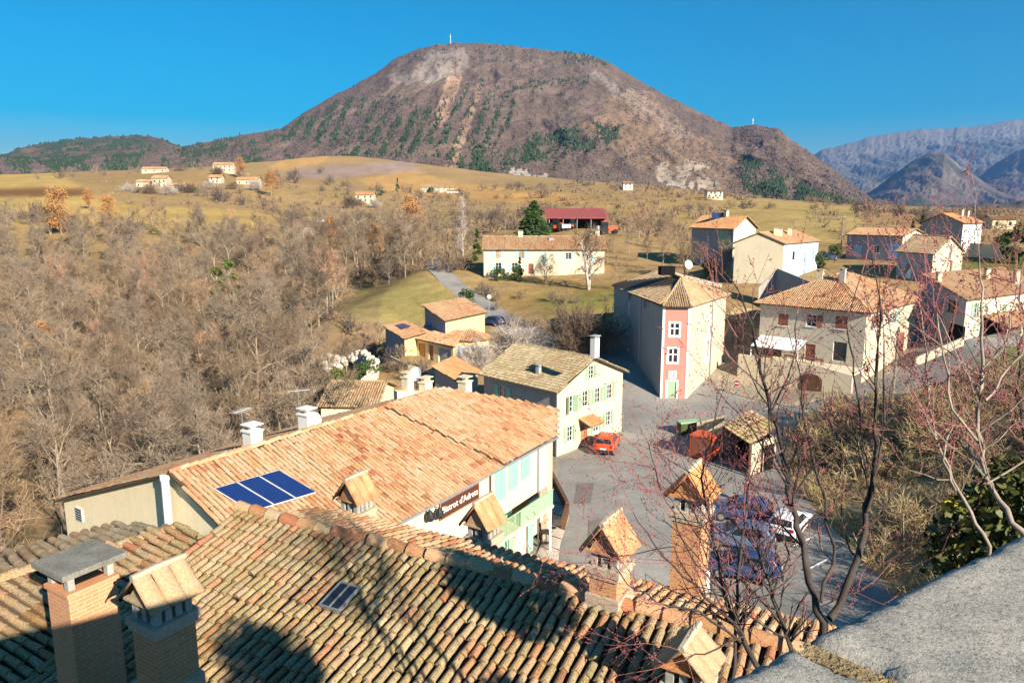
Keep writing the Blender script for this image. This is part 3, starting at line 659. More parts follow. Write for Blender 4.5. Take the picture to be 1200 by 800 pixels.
# ------------------------------------------------------------------ walls with openings
def ray_on(p, q, px, py):
    """(u,z) where the sight line of a photo pixel meets the vertical plane p->q"""
    d = V((q[0] - p[0], q[1] - p[1], 0)); L = d.length; d.normalize(); n = V((d.y, -d.x, 0))
    D = P(px, py, 1) - V((0, 0, CAMZ)); o = V((0, 0, CAMZ))
    k = (V((p[0], p[1], 0)) - o).dot(n) / D.dot(n); h = o + D * k
    return (h - V((p[0], p[1], 0))).dot(d), h.z
class Vol:
    """one walled volume on a parallelogram plan; a,b,c are plan corners seen anticlockwise from above, side a-b faces the viewer"""
    def __init__(s, root, a, b, c, z0, ze, zr, axis=0, roof='gable', wall='cream', tile='tile_grey', over=.35, d=None, side_mats=None, seg=3):
        s.root = root; s.a, s.b, s.c = [V((p[0], p[1], 0)) for p in (a, b, c)]; s.d = V((d[0], d[1], 0)) if d is not None else s.a + s.c - s.b
        s.z0, s.ze, s.zr, s.axis, s.rt, s.wall, s.tile, s.over = z0, ze, zr, axis, roof, wall, tile, over
        s.holes = {0: [], 1: [], 2: [], 3: []}; s.seg = seg; s.side_mats = side_mats or {}
        s.cor = [s.a, s.b, s.c, s.d]
    def side(s, k): return s.cor[k], s.cor[(k + 1) % 4]
    def win(s, k, px, py, w, h, frame='frame', shut=None, state='open', door=False, label=None, uz=None, glass='glass', bars=True, zc=None):
        p, q = s.side(k); u, z = uz if uz else ray_on(p, q, px, py)
        s.holes[k].append((u - w / 2, z - h / 2, u + w / 2, z + h / 2))
        d = (q - p).normalized(); n = V((d.y, -d.x, 0)); up = V((0, 0, 1)); c = p + d * u + up * z
        fr = MB(); ci = c - n * .10; t = .06
        for sx in (-1, 1): fr.box(ci + d * sx * (w / 2 - t / 2), d, n, up, t / 2, .03, h / 2)
        for sz in (-1, 1): fr.box(ci + up * sz * (h / 2 - t / 2), d, n, up, w / 2 - t, .03, t / 2)
        if bars and not door:
            fr.box(ci, d, n, up, .025, .028, h / 2 - t)
            for q_ in (-.17, .17): fr.box(ci + up * h * q_, d, n, up, w / 2 - t, .02, .014)
        if not door: fr.box(c - up * (h / 2 + .04) + n * .03, d, n, up, w / 2 + .08, .1, .035)   # sill
        o = fr.build('door_frame' if door else 'window', frame, s.root)
        pn = MB(); pn.box(ci - n * .02, d, n, up, w / 2 - .03, .015, h / 2 - .03); pn.build('door' if door else 'pane', glass, o)
        if label: o['label'] = label
        if shut:
            for sx in ((-1, 1) if state in ('open', 'closed', 'ajar') else (() if state == 'none' else (state,))):
                sh = MB()
                if state == 'closed': cc_ = c + d * sx * w / 4 - n * .02; hw, hd, ax = w / 4 - .01, .025, d
                elif state == 'ajar': cc_ = c + d * sx * (w / 2 + .1) + n * w * .22; ax = (n * .9 + d * sx * .45).normalized(); hw, hd = w / 4, .02
                else: cc_ = c + d * sx * (w * .75 + .03) + n * .045; hw, hd, ax = w / 4, .025, d
                sh.box(cc_, ax, ax.cross(up), up, hw, hd, h / 2)
                for q_ in (-.32, 0, .32): sh.box(cc_ + ax.cross(up) * (hd + .01) * (1 if ax.cross(up).dot(n) > 0 else -1) + up * q_ * h, ax, ax.cross(up), up, hw * .95, .012, .04)
                sh.build('shutter', shut, s.root)
        return o
    def opening(s, k, u0, z0_, u1, z1): s.holes[k].append((u0, z0_, u1, z1))
    def finish(s, depth=.2):
        up = V((0, 0, 1)); zw = s.ze; groups = {}
        for k in range(4):
            p, q = s.side(k); d = q - p; L = d.length; d.normalize(); n = V((d.y, -d.x, 0))
            gable = s.rt == 'gable' and ((s.axis == 0 and k in (1, 3)) or (s.axis == 1 and k in (0, 2)))
            top = [(L, s.ze), (0, s.ze)]
            if gable: top = [(L, s.ze), (L / 2, s.zr - .03), (0, s.ze)]
            if s.rt == 'mono':   # low on side 0 (axis 0) or side 1 (axis 1)
                hi = {0: {0: (0, 0), 1: (0, 1), 2: (1, 1), 3: (1, 0)}, 1: {0: (1, 0), 1: (0, 0), 2: (0, 1), 3: (1, 1)}}[s.axis][k]
                top = [(L, s.zr if hi[1] else s.ze), (0, s.zr if hi[0] else s.ze)]
            hs_ = [(max(.05, h[0]), max(s.z0 - 1.9, h[1]), min(L - .05, h[2]), h[3]) for h in s.holes[k]]
            hs_ = [h for h in hs_ if h[2] > h[0] + .05 and h[3] > h[1] + .05]
            loops = [[(0, s.z0 - 2), (L, s.z0 - 2)] + top] + [[(h[0], h[1]), (h[0], h[3]), (h[2], h[3]), (h[2], h[1])] for h in hs_]
            fl = [pt for l in loops for pt in l]
            tri = tessellate_polygon([[V((u, z, 0)) for u, z in l] for l in loops])
            mb = groups.setdefault(s.side_mats.get(k, s.wall), MB())
            vs = [p + d * u + up * z for u, z in fl]
            mb.add(vs, [t_ if (vs[t_[1]] - vs[t_[0]]).cross(vs[t_[2]] - vs[t_[0]]).dot(n) > 0 else t_[::-1] for t_ in tri])
            for h in hs_:
                cs = [(h[0], h[1]), (h[2], h[1]), (h[2], h[3]), (h[0], h[3])]
                for i in range(4):
                    (u1, z1), (u2, z2) = cs[i], cs[(i + 1) % 4]
                    f = [p + d * u1 + up * z1, p + d * u2 + up * z2]; mb.add(f + [x - n * depth for x in f[::-1]], [(0, 1, 2, 3)])
        for mt, mb in groups.items(): mb.build('wall', mt, s.root)
        # roof
        o = s.over; e1 = (s.b - s.a).normalized(); e2 = (s.d - s.a).normalized()
        ex_ = [s.a - e1 * o - e2 * o, s.b + e1 * o - e2 * o, s.c + e1 * o + e2 * o, s.d - e1 * o + e2 * o]
        A, B, Cc, D = ex_; Zv = lambda p, z: V((p.x, p.y, z))
        ln = (s.d - s.a).length if s.axis == 0 else (s.b - s.a).length
        if s.rt == 'gable':
            sl_ = (s.zr - s.ze) / (ln / 2); zo = s.ze - o * sl_ + .12; zt = s.zr + .12
            if s.axis == 0: r1, r2 = (A + D) / 2, (B + Cc) / 2; pl_ = [[Zv(A, zo), Zv(B, zo), Zv(r2, zt), Zv(r1, zt)], [Zv(Cc, zo), Zv(D, zo), Zv(r1, zt), Zv(r2, zt)]]
            else: r1, r2 = (A + B) / 2, (D + Cc) / 2; pl_ = [[Zv(B, zo), Zv(Cc, zo), Zv(r2, zt), Zv(r1, zt)], [Zv(D, zo), Zv(A, zo), Zv(r1, zt), Zv(r2, zt)]]
            rg = [(Zv(r1, zt), Zv(r2, zt))]
        elif s.rt == 'hip':
            sl_ = (s.zr - s.ze) / (ln / 2); zo = s.ze - o * sl_ + .12; zt = s.zr + .12; hl = ln / 2 + o
            if s.axis == 0: r1 = (A + D) / 2 + e1 * hl; r2 = (B + Cc) / 2 - e1 * hl; tri2 = [[Zv(B, zo), Zv(Cc, zo), Zv(r2, zt)], [Zv(D, zo), Zv(A, zo), Zv(r1, zt)]]; pl_ = [[Zv(A, zo), Zv(B, zo), Zv(r2, zt), Zv(r1, zt)], [Zv(Cc, zo), Zv(D, zo), Zv(r1, zt), Zv(r2, zt)]] + tri2
            else: r1 = (A + B) / 2 + e2 * hl; r2 = (D + Cc) / 2 - e2 * hl; pl_ = [[Zv(B, zo), Zv(Cc, zo), Zv(r2, zt), Zv(r1, zt)], [Zv(D, zo), Zv(A, zo), Zv(r1, zt), Zv(r2, zt)], [Zv(A, zo), Zv(B, zo), Zv(r1, zt)], [Zv(Cc, zo), Zv(D, zo), Zv(r2, zt)]]
            cr_ = [A, B, Cc, D]; rr_ = [r1, r2, r2, r1] if s.axis == 0 else [r1, r1, r2, r2]
            rg = [(Zv(r1, zt), Zv(r2, zt))] + [(Zv(p, zo), Zv(r, zt)) for p, r in zip(cr_, rr_)]
        else:
            sl_ = (s.zr - s.ze) / ((s.d - s.a).length if s.axis == 0 else (s.b - s.a).length); zo = s.ze - o * sl_ + .12; zt = s.zr + o * sl_ + .12
            pl_ = [[Zv(A, zo), Zv(B, zo), Zv(Cc, zt), Zv(D, zt)]] if s.axis == 0 else [[Zv(B, zo), Zv(Cc, zo), Zv(D, zt), Zv(A, zt)]]; rg = []
        s.roofs = pl_
        s.roof = roof_mesh('roof', pl_, s.tile, s.root, rg, s.seg)
        return s
    def on_roof(s, px, py, i=0):
        pl_ = s.roofs[i]; n = (pl_[1] - pl_[0]).cross(pl_[2] - pl_[0]); o = V((0, 0, CAMZ)); D = P(px, py, 1) - o
        return o + D * ((pl_[0] - o).dot(n) / D.dot(n))
    def roof_chimney(s, px, py, w, dp, h, mat='white', cap='cement', i=0):
        p = s.on_roof(px, py, i); e = s.b - s.a; mb = MB(); mb.abox(p - V((0, 0, .5)), e, w, dp, h + .5)
        o = mb.build('chimney', mat, s.root); cp = MB()
        for sx in (-1, 1): cp.abox(p + V((0, 0, h)) + e.normalized() * sx * (w / 2 - .06), e, .1, dp * .9, .16)
        cp.abox(p + V((0, 0, h + .16)), e, w + .14, dp + .14, .07); cp.build('chimney_cap', cap, o); return o
def house(name, label, p, group=None): return thing(name, label, 'house', (p.x, p.y, p.z), group)
def bar(name, a, b_, r, mat, parent, n=6): mb = MB(); mb.tube([a, b_], r, n); return mb.build(name, mat, parent)

# ------------------------------------------------------------------ white gabled house by the car
a, b_, dd = G(652, 535), G(728, 505), Zp(567, 437, 5.6)
h5 = house('house', 'cream white gabled house with pale green shutters beside the orange red car', a)
v5 = Vol(h5, a, b_, b_ + dd - a, 0, 5.6, 7.5, 1, 'gable', 'white', 'tile_brown', .42, side_mats={3: 'side'}, seg=4)  # shade of the left wall painted in with a darker render
for px, py, w_, h_ in ((693, 436, .8, 1.15), (668, 473.5, .85, 1.45), (686, 467, .85, 1.4), (700.5, 463, .85, 1.35), (714.5, 458.5, .85, 1.35), (668, 508, .8, 1.35), (699, 497, .8, 1.3), (713, 490, .8, 1.35)):
    v5.win(0, px, py, w_, h_, shut='pale_green', state='ajar' if px == 668 and py < 480 else 'open')
v5.win(0, 684.5, 503.5, 1.0, 2.1, 'orange', door=True, glass='goldwood')
v5.win(3, 589, 462, 1.0, 1.5, shut='mint', state='open')
v5.finish()
p, q = v5.side(0); dv = (q - p).normalized(); n = V((dv.y, -dv.x, 0)); u, z = ray_on(p, q, 686, 490)
c = p + dv * u + V((0, 0, z)); roof_mesh('canopy', [[c + n * 1.2 - dv * 1.0 - V((0, 0, .3)), c + n * 1.2 + dv * 1.0 - V((0, 0, .3)), c + dv * 1.0 + V((0, 0, .15)), c - dv * 1.0 + V((0, 0, .15))]], 'tile_orange', h5)
v5.roof_chimney(697, 411, .6, .45, 1.0, 'white2', i=0); v5.roof_chimney(631, 438, .35, .35, .6, 'cement', i=1)
bar('downpipe', p - dv * .08 + V((0, 0, -.2)) + n * .06, p - dv * .08 + V((0, 0, 5.4)) + n * .06, .05, 'zinc', h5)
gp = MB()
for sx in (0, 1):
    e0 = v5.roofs[sx]; gp.tube([e0[0] - V((0, 0, .05)), e0[1] - V((0, 0, .05))], .06, 6)
gp.build('gutter', 'zinc', h5)

# ------------------------------------------------------------------ pink fronted tower house
A, B, Cc, D = V((13.7, 99, 0)), V((15.9, 77.3, 0)), V((18.75, 77.0, 0)), V((25.6, 88.0, 0)); E = V((25.0, 101, 0))
h6 = house('house', 'tall stone house with pink front tower bay and white framed windows', B)
ze = 9.9
class Poly(Vol):
    pass
def poly_house(root, cor, z0, ze, sides):
    v_ = Vol(root, cor[0], cor[1], cor[2], z0, ze, ze, d=cor[3]); return v_
ring = [A, B, Cc, D, E]; mats6 = ['side', 'pink', 'tower', 'tower', 'tower']  # left wall coloured darker to paint in its shade
holes6 = {i: [] for i in range(5)}
def win6(k, px, py, w_, h_, surround=None, shut=None, door=False, glass='glass', blind=False):
    p, q = ring[k], ring[(k + 1) % 5]; u, z = ray_on(p, q, px, py); d = (q - p).normalized(); n = V((d.y, -d.x, 0)); up = V((0, 0, 1)); c = p + d * u + up * z
    holes6[k].append((u - w_ / 2, z - h_ / 2, u + w_ / 2, z + h_ / 2))
    fr = MB(); ci = c - n * .08
    for sx in (-1, 1): fr.box(ci + d * sx * (w_ / 2 - .04), d, n, up, .04, .03, h_ / 2)
    for sz in (-1, 1): fr.box(ci + up * sz * (h_ / 2 - .04), d, n, up, w_ / 2 - .08, .03, .04)
    if not door: fr.box(ci, d, n, up, .07, .05, h_ / 2 - .08); fr.box(ci + up * h_ * .08, d, n, up, w_ / 2 - .08, .045, .06)
    if surround:
        for sx in (-1, 1): fr.box(c + d * sx * (w_ / 2 + .09) + n * .02, d, n, up, .09, .03, h_ / 2 + .18)
        for sz in (-1, 1): fr.box(c + up * sz * (h_ / 2 + .09) + n * .02, d, n, up, w_ / 2, .03, .09)
    o = fr.build('door_frame' if door else 'window', surround or 'frame', h6)
    pn = MB(); pn.box(ci - n * .03, d, n, up, w_ / 2 - .05, .015, h_ / 2 - .05); pn.build('door' if door else 'pane', glass, o)
for px, py, w_, h_ in ((790.5, 386, .95, 1.35), (788.5, 416.5, .95, 1.5)): win6(1, px, py, w_, h_, 'frame')
win6(1, 788, 439, .45, .5, 'frame'); win6(1, 787, 457.5, 1.0, 2.0, 'frame', door=True, glass='pale_green')
for px, py, h_ in ((737, 362, 1.6), (756, 353, 1.4), (735, 385, 1.4), (736, 412, 1.5), (738, 346, .8)): win6(0, px, py, 1.1, h_, None, glass='white_paint' if px == 756 else 'glass')
for px, py, h_ in ((831, 383, 2.6), (829, 410, 2.8)): win6(2, px, py, .9, h_, 'frame', glass='white_paint')
win6(2, 836, 356, .8, 1.0, None); win6(2, 815, 364, .5, .4, None)
for k in range(5):
    p, q = ring[k], ring[(k + 1) % 5]; d = q - p; L = d.length; d.normalize(); n = V((d.y, -d.x, 0)); up = V((0, 0, 1))
    loops = [[(0, -2), (L, -2), (L, ze), (0, ze)]] + [[(h[0], h[1]), (h[0], h[3]), (h[2], h[3]), (h[2], h[1])] for h in holes6[k]]
    vs = [p + d * u + up * z for l in loops for u, z in l]; tri = tessellate_polygon([[V((u, z, 0)) for u, z in l] for l in loops]); mb = MB()
    mb.add(vs, [t_ if (vs[t_[1]] - vs[t_[0]]).cross(vs[t_[2]] - vs[t_[0]]).dot(n) > 0 else t_[::-1] for t_ in tri])
    for h in holes6[k]:
        cs = [(h[0], h[1]), (h[2], h[1]), (h[2], h[3]), (h[0], h[3])]
        for i in range(4):
            (u1, z1), (u2, z2) = cs[i], cs[(i + 1) % 4]; f = [p + d * u1 + up * z1, p + d * u2 + up * z2]; mb.add(f + [x - n * .2 for x in f[::-1]], [(0, 1, 2, 3)])
    mb.build('wall', mats6[k], h6)
tr = MB()   # white quoins either side of the pink bay
for p_, o_ in ((B, 1), (Cc, -1)):
    d = (Cc - B).normalized(); n = V((d.y, -d.x, 0)); tr.box(p_ + d * o_ * .12 + n * .02 + V((0, 0, 4.9)), d, n, (0, 0, 1), .12, .03, 4.95)
tr.build('corner_band', 'frame', h6)
def lift(p, z, c=V((19.6, 89, 0)), o=.5):
    d = p - c; return V((p.x + d.x / d.length * o, p.y + d.y / d.length * o, z))
ez = ze + .1; LA, LB, LC, LD, LE = [lift(p, ez) for p in ring]; R1, R2 = V((19.2, 84.0, 12.3)), V((19.6, 95, 12.3))
h6r = roof_mesh('roof', [[LA, LB, R1, R2], [LB, LC, R1], [LC, LD, R1], [LD, LE, R2, R1], [LE, LA, R2]], 'tile_grey', h6, [(LB, R1), (LC, R1), (LD, R1), (R1, R2)], 4)
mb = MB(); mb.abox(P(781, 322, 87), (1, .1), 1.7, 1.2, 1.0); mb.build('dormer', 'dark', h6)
mb = MB(); mb.prism([P(790, 319, 96), P(846, 333, 93), P(846, 337, 93), P(790, 326, 96)], (0, .6, 0)); mb.build('parapet', 'cream', h6)
bar('downpipe', D + (Cc - D) * .42 + V((.08, -.05, 0)), D + (Cc - D) * .42 + V((.08, -.05, ze)), .07, 'zinc', h6)
bar('downpipe', A + (B - A) * .62 + V((-.08, 0, 0)), A + (B - A) * .62 + V((-.08, 0, ze)), .07, 'zinc', h6)
def dish(px, py, d, r, label, to=V((.4, -.9, .3))):
    p = P(px, py, d); t_ = thing('satellite_dish', label, 'satellite dish', p); mb = MB(); to = to.normalized(); s_ = to.cross(V((0, 0, 1))).normalized(); u_ = s_.cross(to); vs = [p - to * r * .18]; fs = []
    for k, (rr_, dz) in enumerate(((.5, -.13), (1, .05))):
        vs += [p + (s_ * math.cos(6.283 * i / 14) + u_ * math.sin(6.283 * i / 14)) * r * rr_ + to * r * dz for i in range(14)]
    fs = [(0, 1 + i, 1 + (i + 1) % 14) for i in range(14)] + [(1 + i, 15 + i, 15 + (i + 1) % 14, 1 + (i + 1) % 14) for i in range(14)]
    mb.add(vs, fs); mb.build('reflector', 'white_paint', t_)
    bar('mast', p - to * r * .2 - V((0, 0, r * 2.2)), p - to * r * .2, .03, 'zinc', t_); bar('feed_arm', p - u_ * r * .8, p + to * r * .9, .015, 'zinc', t_); return t_
dish(807, 310, 90, .55, 'round satellite dish on the roof of the pink tower house')

# ------------------------------------------------------------------ long farmhouse
a, b_ = P(567, 322, 143), P(708, 319, 143); a.z = b_.z = 0; e = (b_ - a).normalized(); n = V((-e.y, e.x, 0))
h7 = house('farmhouse', 'long low cream farmhouse with turquoise shutters behind bare trees', V((a.x, a.y, 7)))
v7 = Vol(h7, a, b_, b_ + n * 9, 6.6, 12.4, 14.6, 0, 'gable', 'cream', 'tile_warm', .4)
for px, py, s_ in ((584, 297, 1.9), (611, 297, 1.9), (637, 303, 1.9), (584, 313, 1.7), (603, 313, 1.7), (666, 300, 1.3), (690, 302, 1.3)):
    v7.win(0, px, py, 1.1, s_, shut='turq', state='closed' if px == 637 else 'open')
v7.win(0, 622, 315, 1.1, 2.1, door=True, glass='brown'); v7.finish()
mb = MB(); mb.abox(v7.on_roof(646, 281) - V((0, 0, .3)), e, 1.0, .8, .7); mb.build('skylight', 'slate', h7)
v7.roof_chimney(610, 277, .9, .6, 1.0, 'cream'); v7.roof_chimney(700, 276, .8, .6, .9, 'cream')
# ------------------------------------------------------------------ red barn
a, b_ = P(643, 266, 200), P(709, 266, 200); a.z = b_.z = 0; e = (b_ - a).normalized(); n = V((-e.y, e.x, 0)); z0 = 14.9
h8 = house('barn', 'open fronted farm shed under a long red sheet roof', V((a.x, a.y, z0))); h8['category'] = 'barn'
mb = MB(); c = a + n * 9; mb.prism([a + V((0, 0, z0 - 1)), b_ + V((0, 0, z0 - 1)), b_ + V((0, 0, z0 - 1)) + n * .2, a + V((0, 0, z0 - 1)) + n * .2][:0] or [c + V((0, 0, z0 - 1)), c + (b_ - a) + V((0, 0, z0 - 1)), c + (b_ - a) + V((0, 0, 19.5)), c + V((0, 0, 19.5))], n * .2)
for q in (a, b_): mb.prism([q + V((0, 0, z0 - 1)), q + n * 9 + V((0, 0, z0 - 1)), q + n * 9 + V((0, 0, 19.4)), q + V((0, 0, 17.6))], e * .2)
mb.build('wall', 'wood', h8)
mb = MB(); q0, q1 = a - e * .8 - n * 1.2, b_ + e * .8 - n * 1.2
mb.prism([q0 + V((0, 0, 17.5)), q1 + V((0, 0, 17.5)), q1 + n * 11.5 + V((0, 0, 20.1)), q0 + n * 11.5 + V((0, 0, 20.1))], (0, 0, .12))
for k in range(1, 26):
    f = k / 26; p_ = q0 + (q1 - q0) * f; mb.box((p_ + V((0, 0, 17.66)) + p_ + n * 11.5 + V((0, 0, 20.26))) / 2, e, (n * 11.5 + V((0, 0, 2.6))), V((0, 0, 1)), .05, 5.8, .04)
mb.build('roof', 'redmetal', h8)
for k in range(5): bar('post', a + e * (.1 + k * 3.75) - n * .6 + V((0, 0, z0 - 1)), a + e * (.1 + k * 3.75) - n * .6 + V((0, 0, 17.6)), .13, 'zinc', h8)
def tractor(px, d, s_, mat, label, ang):
    p = ground_at(px, d); t_ = thing('tractor', label, 'tractor', p); a_ = V((math.cos(ang), math.sin(ang), 0)); b2 = V((-a_.y, a_.x, 0)); up = V((0, 0, 1))
    mb = MB(); mb.box(p + a_ * .9 * s_ + up * 1.1 * s_, a_, b2, up, .9 * s_, .4 * s_, .38 * s_); mb.box(p - a_ * .2 * s_ + up * .8 * s_, a_, b2, up, 1.2 * s_, .3 * s_, .3 * s_); mb.build('body', mat, t_)
    mb = MB(); mb.box(p - a_ * .6 * s_ + up * 1.75 * s_, a_, b2, up, .55 * s_, .5 * s_, .5 * s_); o = mb.build('cab', 'glass', t_)
    mb = MB(); mb.box(p - a_ * .6 * s_ + up * 2.3 * s_, a_, b2, up, .65 * s_, .6 * s_, .06 * s_); mb.build('cab_roof', mat, o)
    for fx, r in ((-.8, .75), (1.3, .45)):
        for sy in (-1, 1):
            mb = MB(); c = p + a_ * fx * s_ + b2 * sy * .65 * s_ + up * r * s_; mb.tube([c - b2 * .17 * s_, c + b2 * .17 * s_], r * s_, 12); mb.build('wheel', 'tyre', t_)
tractor(653, 197, 1.5, 'orange', 'orange red tractor parked at the left end of the open shed', 1.2); tractor(671, 199, 1.2, 'redmetal', 'dark red tractor standing in the middle of the open shed', 1.5)
tractor(712, 190, 1.4, 'orange', 'orange red tractor standing outside at the right of the shed', .2)
for px, d, s_, mt, lb in ((663, 196, 1.6, 'ltgrey', 'pale grey farm trailer in front of the open shed'), (706, 191, 2.0, 'white_paint', 'white tank trailer beside the orange red tractor')):
    p = ground_at(px, d); t_ = thing('trailer', lb, 'trailer', p); mb = MB(); mb.abox(p + V((0, 0, .7)), (1, .2), s_ * 1.5, s_ * .8, s_ * .6); mb.build('bed', mt, t_)
    for sx in (-1, 1):
        mb = MB(); c = p + V((sx * s_ * .4, -s_ * .42, .4)); mb.tube([c, c + V((0, .2, 0))], .4, 10); mb.build('wheel', 'tyre', t_)

# ------------------------------------------------------------------ houses up the slope on the right
def quadhouse(name, label, a, b_, c, z0, ze, zr, axis, roof, wall, tile, over=.3, sm=None, group=None):
    h = house(name, label, V((a.x, a.y, z0)), group); return h, Vol(h, a, b_, c, z0, ze, zr, axis, roof, wall, tile, over, side_mats=sm)
h9, v9 = quadhouse('house', 'cream house with bright orange roof beside the olive field', P(811, 263, 144), P(860, 268, 133), P(886, 265, 139), 9.5, 16.6, 18.6, 0, 'gable', 'slate', 'tile_orange', .5, {1: 'cream'})
v9.win(0, 847, 277, 3.0, 2.2, 'mint', glass='pale_green'); v9.win(0, 845, 291, 1.4, 2.0, door=True, glass='brown'); v9.finish(); v9.roof_chimney(851, 254, .8, .6, 1.0, 'white')
mb = MB(); p = v9.on_roof(842, 256); mb.abox(p, (1, 0), 2.6, .3, 1.1); mb.build('solar_collector', 'panel', h9)
h10, v10 = quadhouse('house', 'house with bare olive grey gable and pale blue end with blue shutters', P(861, 287, 119), P(919, 285, 117), P(959, 286, 127), 7.2, 14.6, 16.2, 1, 'gable', 'olive', 'tile_warm', .3, {1: 'ltblue'})
v10.win(1, 930, 299, .9, 1.2, frame='dark'); v10.win(1, 943.5, 304, 1.0, 2.4, shut='sky', state='closed', door=True, glass='sky'); v10.win(1, 953, 299, 1.0, 1.9, shut='sky', state='closed'); v10.win(1, 943, 318, 1.2, 2.1, door=True, glass='sky')
v10.finish()
for px, py in ((909, 276), (914, 277), (925, 276)): v10.roof_chimney(px, py, .7, .5, 1.1, 'white')
h12, v12 = quadhouse('house', 'long house with slate grey shade painted on its front, low orange roof and cream end gable', P(993, 276, 141), P(1058, 280, 133), P(1084, 279, 139), 10.2, 15.2, 16.3, 0, 'gable', 'slate', 'tile_warm', .35, {1: 'cream'})  # slate front paints shade beside the sunlit cream end
v12.win(0, 1005, 294, 1.4, 2.0, shut='turq', state='closed'); v12.win(0, 1047, 294, 1.6, 2.6, shut='sky', state='closed'); v12.win(0, 1027, 292, 1.0, 1.4); v12.finish()
h13, v13 = quadhouse('house', 'stone gabled house with dark front between the grey house and the white house', P(1052, 296, 118), P(1094, 296, 111), P(1129, 291, 117), 8.6, 13.4, 15.7, 1, 'gable', 'stone', 'tile_grey', .3, {3: 'slate', 0: 'slate'})
v13.rt, v13.axis = 'gable', 0; v13.win(1, 1114, 297, .8, 2.0); v13.win(1, 1114, 318, 1.0, 3.4, door=True, glass='wood'); v13.win(0, 1064, 318, 1.3, 2.4, door=True, glass='frame'); v13.win(0, 1058, 314, 1.3, 1.6); v13.finish()
h14, v14 = quadhouse('house', 'tall bright white house topmost on the slope at the right', P(1080, 262, 158), P(1129, 261, 150), P(1151, 262, 157), 10.8, 17.2, 19.0, 0, 'gable', 'side', 'tile_orange', .4, {1: 'white2'})  # grey gable is painted shade, bright white the sunlit wall
v14.rt, v14.axis = 'gable', 1; v14.win(1, 1142, 289, 1.2, 2.2, door=True, glass='glass'); v14.win(1, 1142, 273, .9, 1.2); v14.finish(); v14.roof_chimney(1126, 253, .8, .6, 1.1, 'white'); v14.roof_chimney(1133, 254, .8, .6, 1.1, 'white')
h15, v15 = quadhouse('house', 'cream house with one wall greyed as shade above an open porch at the right edge', P(1082, 342, 93), P(1133, 351, 83), P(1225, 347, 94), 5.0, 10.0, 11.8, 1, 'mono', 'slate', 'tile_warm', .45, {1: 'cream'})  # slate paints the shaded wall, cream the sunlit one
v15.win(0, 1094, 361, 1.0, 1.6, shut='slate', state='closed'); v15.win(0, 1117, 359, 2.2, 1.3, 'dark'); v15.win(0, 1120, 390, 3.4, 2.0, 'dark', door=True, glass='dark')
v15.win(1, 1143, 364, .9, 1.8, shut='pale_green'); v15.win(1, 1176, 362, .9, 1.2, shut='pale_green'); v15.win(1, 1194, 361, .9, 1.2, shut='pale_green'); v15.win(1, 1156, 364, .8, 1.3)
v15.finish(); v15.roof_chimney(1156, 327, .7, .5, 1.2, 'white'); v15.roof_chimney(1100, 330, .6, .5, 1.0, 'white'); v15.roof_chimney(1190, 333, .6, .5, 1.6, 'cream')
p, q = v15.side(1); d = (q - p).normalized(); n = V((d.y, -d.x, 0)); u, z = ray_on(p, q, 1150, 371); s0 = p + d * u
roof_mesh('porch_roof', [[s0 + n * 3 + V((0, 0, z - .9)), s0 + d * 11 + n * 3 + V((0, 0, z - .9)), s0 + d * 11 + V((0, 0, z + .1)), s0 + V((0, 0, z + .1))]], 'tile_warm', h15)
for k in range(4): bar('post', s0 + n * 2.8 + d * (.3 + 3.4 * k) + V((0, 0, 3)), s0 + n * 2.8 + d * (.3 + 3.4 * k) + V((0, 0, z - .9)), .14, 'cream', h15)
mb = MB(); s_ = s0 + d * .3 + n * .06; mb.prism([s_ + V((0, 0, 4)), s_ + d * 10.4 + V((0, 0, 4)), s_ + d * 10.4 + V((0, 0, z - .3)), s_ + V((0, 0, z - .3))], n * -.04); mb.build('porch_shade', 'dark', h15)  # near-black sheet paints the deep shade under the porch roof

# ------------------------------------------------------------------ big stone house with brown shutters
a, b_, c = V((29.2, 86.2, 0)), V((37.9, 78.3, 0)), V((49, 88.9, 0))
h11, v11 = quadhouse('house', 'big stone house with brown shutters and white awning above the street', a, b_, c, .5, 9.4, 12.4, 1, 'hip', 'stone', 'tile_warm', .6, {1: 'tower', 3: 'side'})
v11.win(0, 918, 374.5, 1.15, 1.35, shut='brown', state='closed'); v11.win(0, 951, 375.5, 1.15, 1.35, shut='brown', state=1); v11.win(0, 986, 378, 1.25, 1.4, shut='brown', state='closed')
v11.win(0, 984, 412, 1.5, 2.2, door=True, glass='glass'); v11.win(0, 949, 413, 1.2, 2.0, door=True, glass='brown'); v11.win(0, 905, 412, 2.2, 2.0, 'brown', glass='glass')
v11.win(1, 1026, 377, 1.1, 1.5, shut='brown'); v11.win(1, 1047, 372, 1.0, 1.4, shut='mint'); v11.win(1, 1054, 412, 2.4, 4.6, 'brown', door=True, glass='brown'); v11.finish()
v11.roof_chimney(961, 327, .7, .5, .9, 'cream', i=2); v11.roof_chimney(987, 330, .6, .5, 1.3, 'cement', i=2)
p, q = v11.side(0); d = (q - p).normalized(); n = V((d.y, -d.x, 0)); up = V((0, 0, 1))
mb = MB(); u, z = ray_on(p, q, 918, 396); w_ = 5.4; s_ = p + d * (u - w_ / 2) + up * z; mb.prism([s_, s_ + d * w_, s_ + d * w_ + n * 2.6 - up * .9, s_ + n * 2.6 - up * .9], (0, 0, .07)); aw = mb.build('awning', 'white_paint', h11)
mb = MB()
for f in (0, 1): mb.tube([s_ + d * w_ * f + n * 2.5 - up * .95, s_ + d * w_ * f + n * 2.5 - up * 3.3], .06, 6)
mb.build('awning_post', 'white_paint', aw)
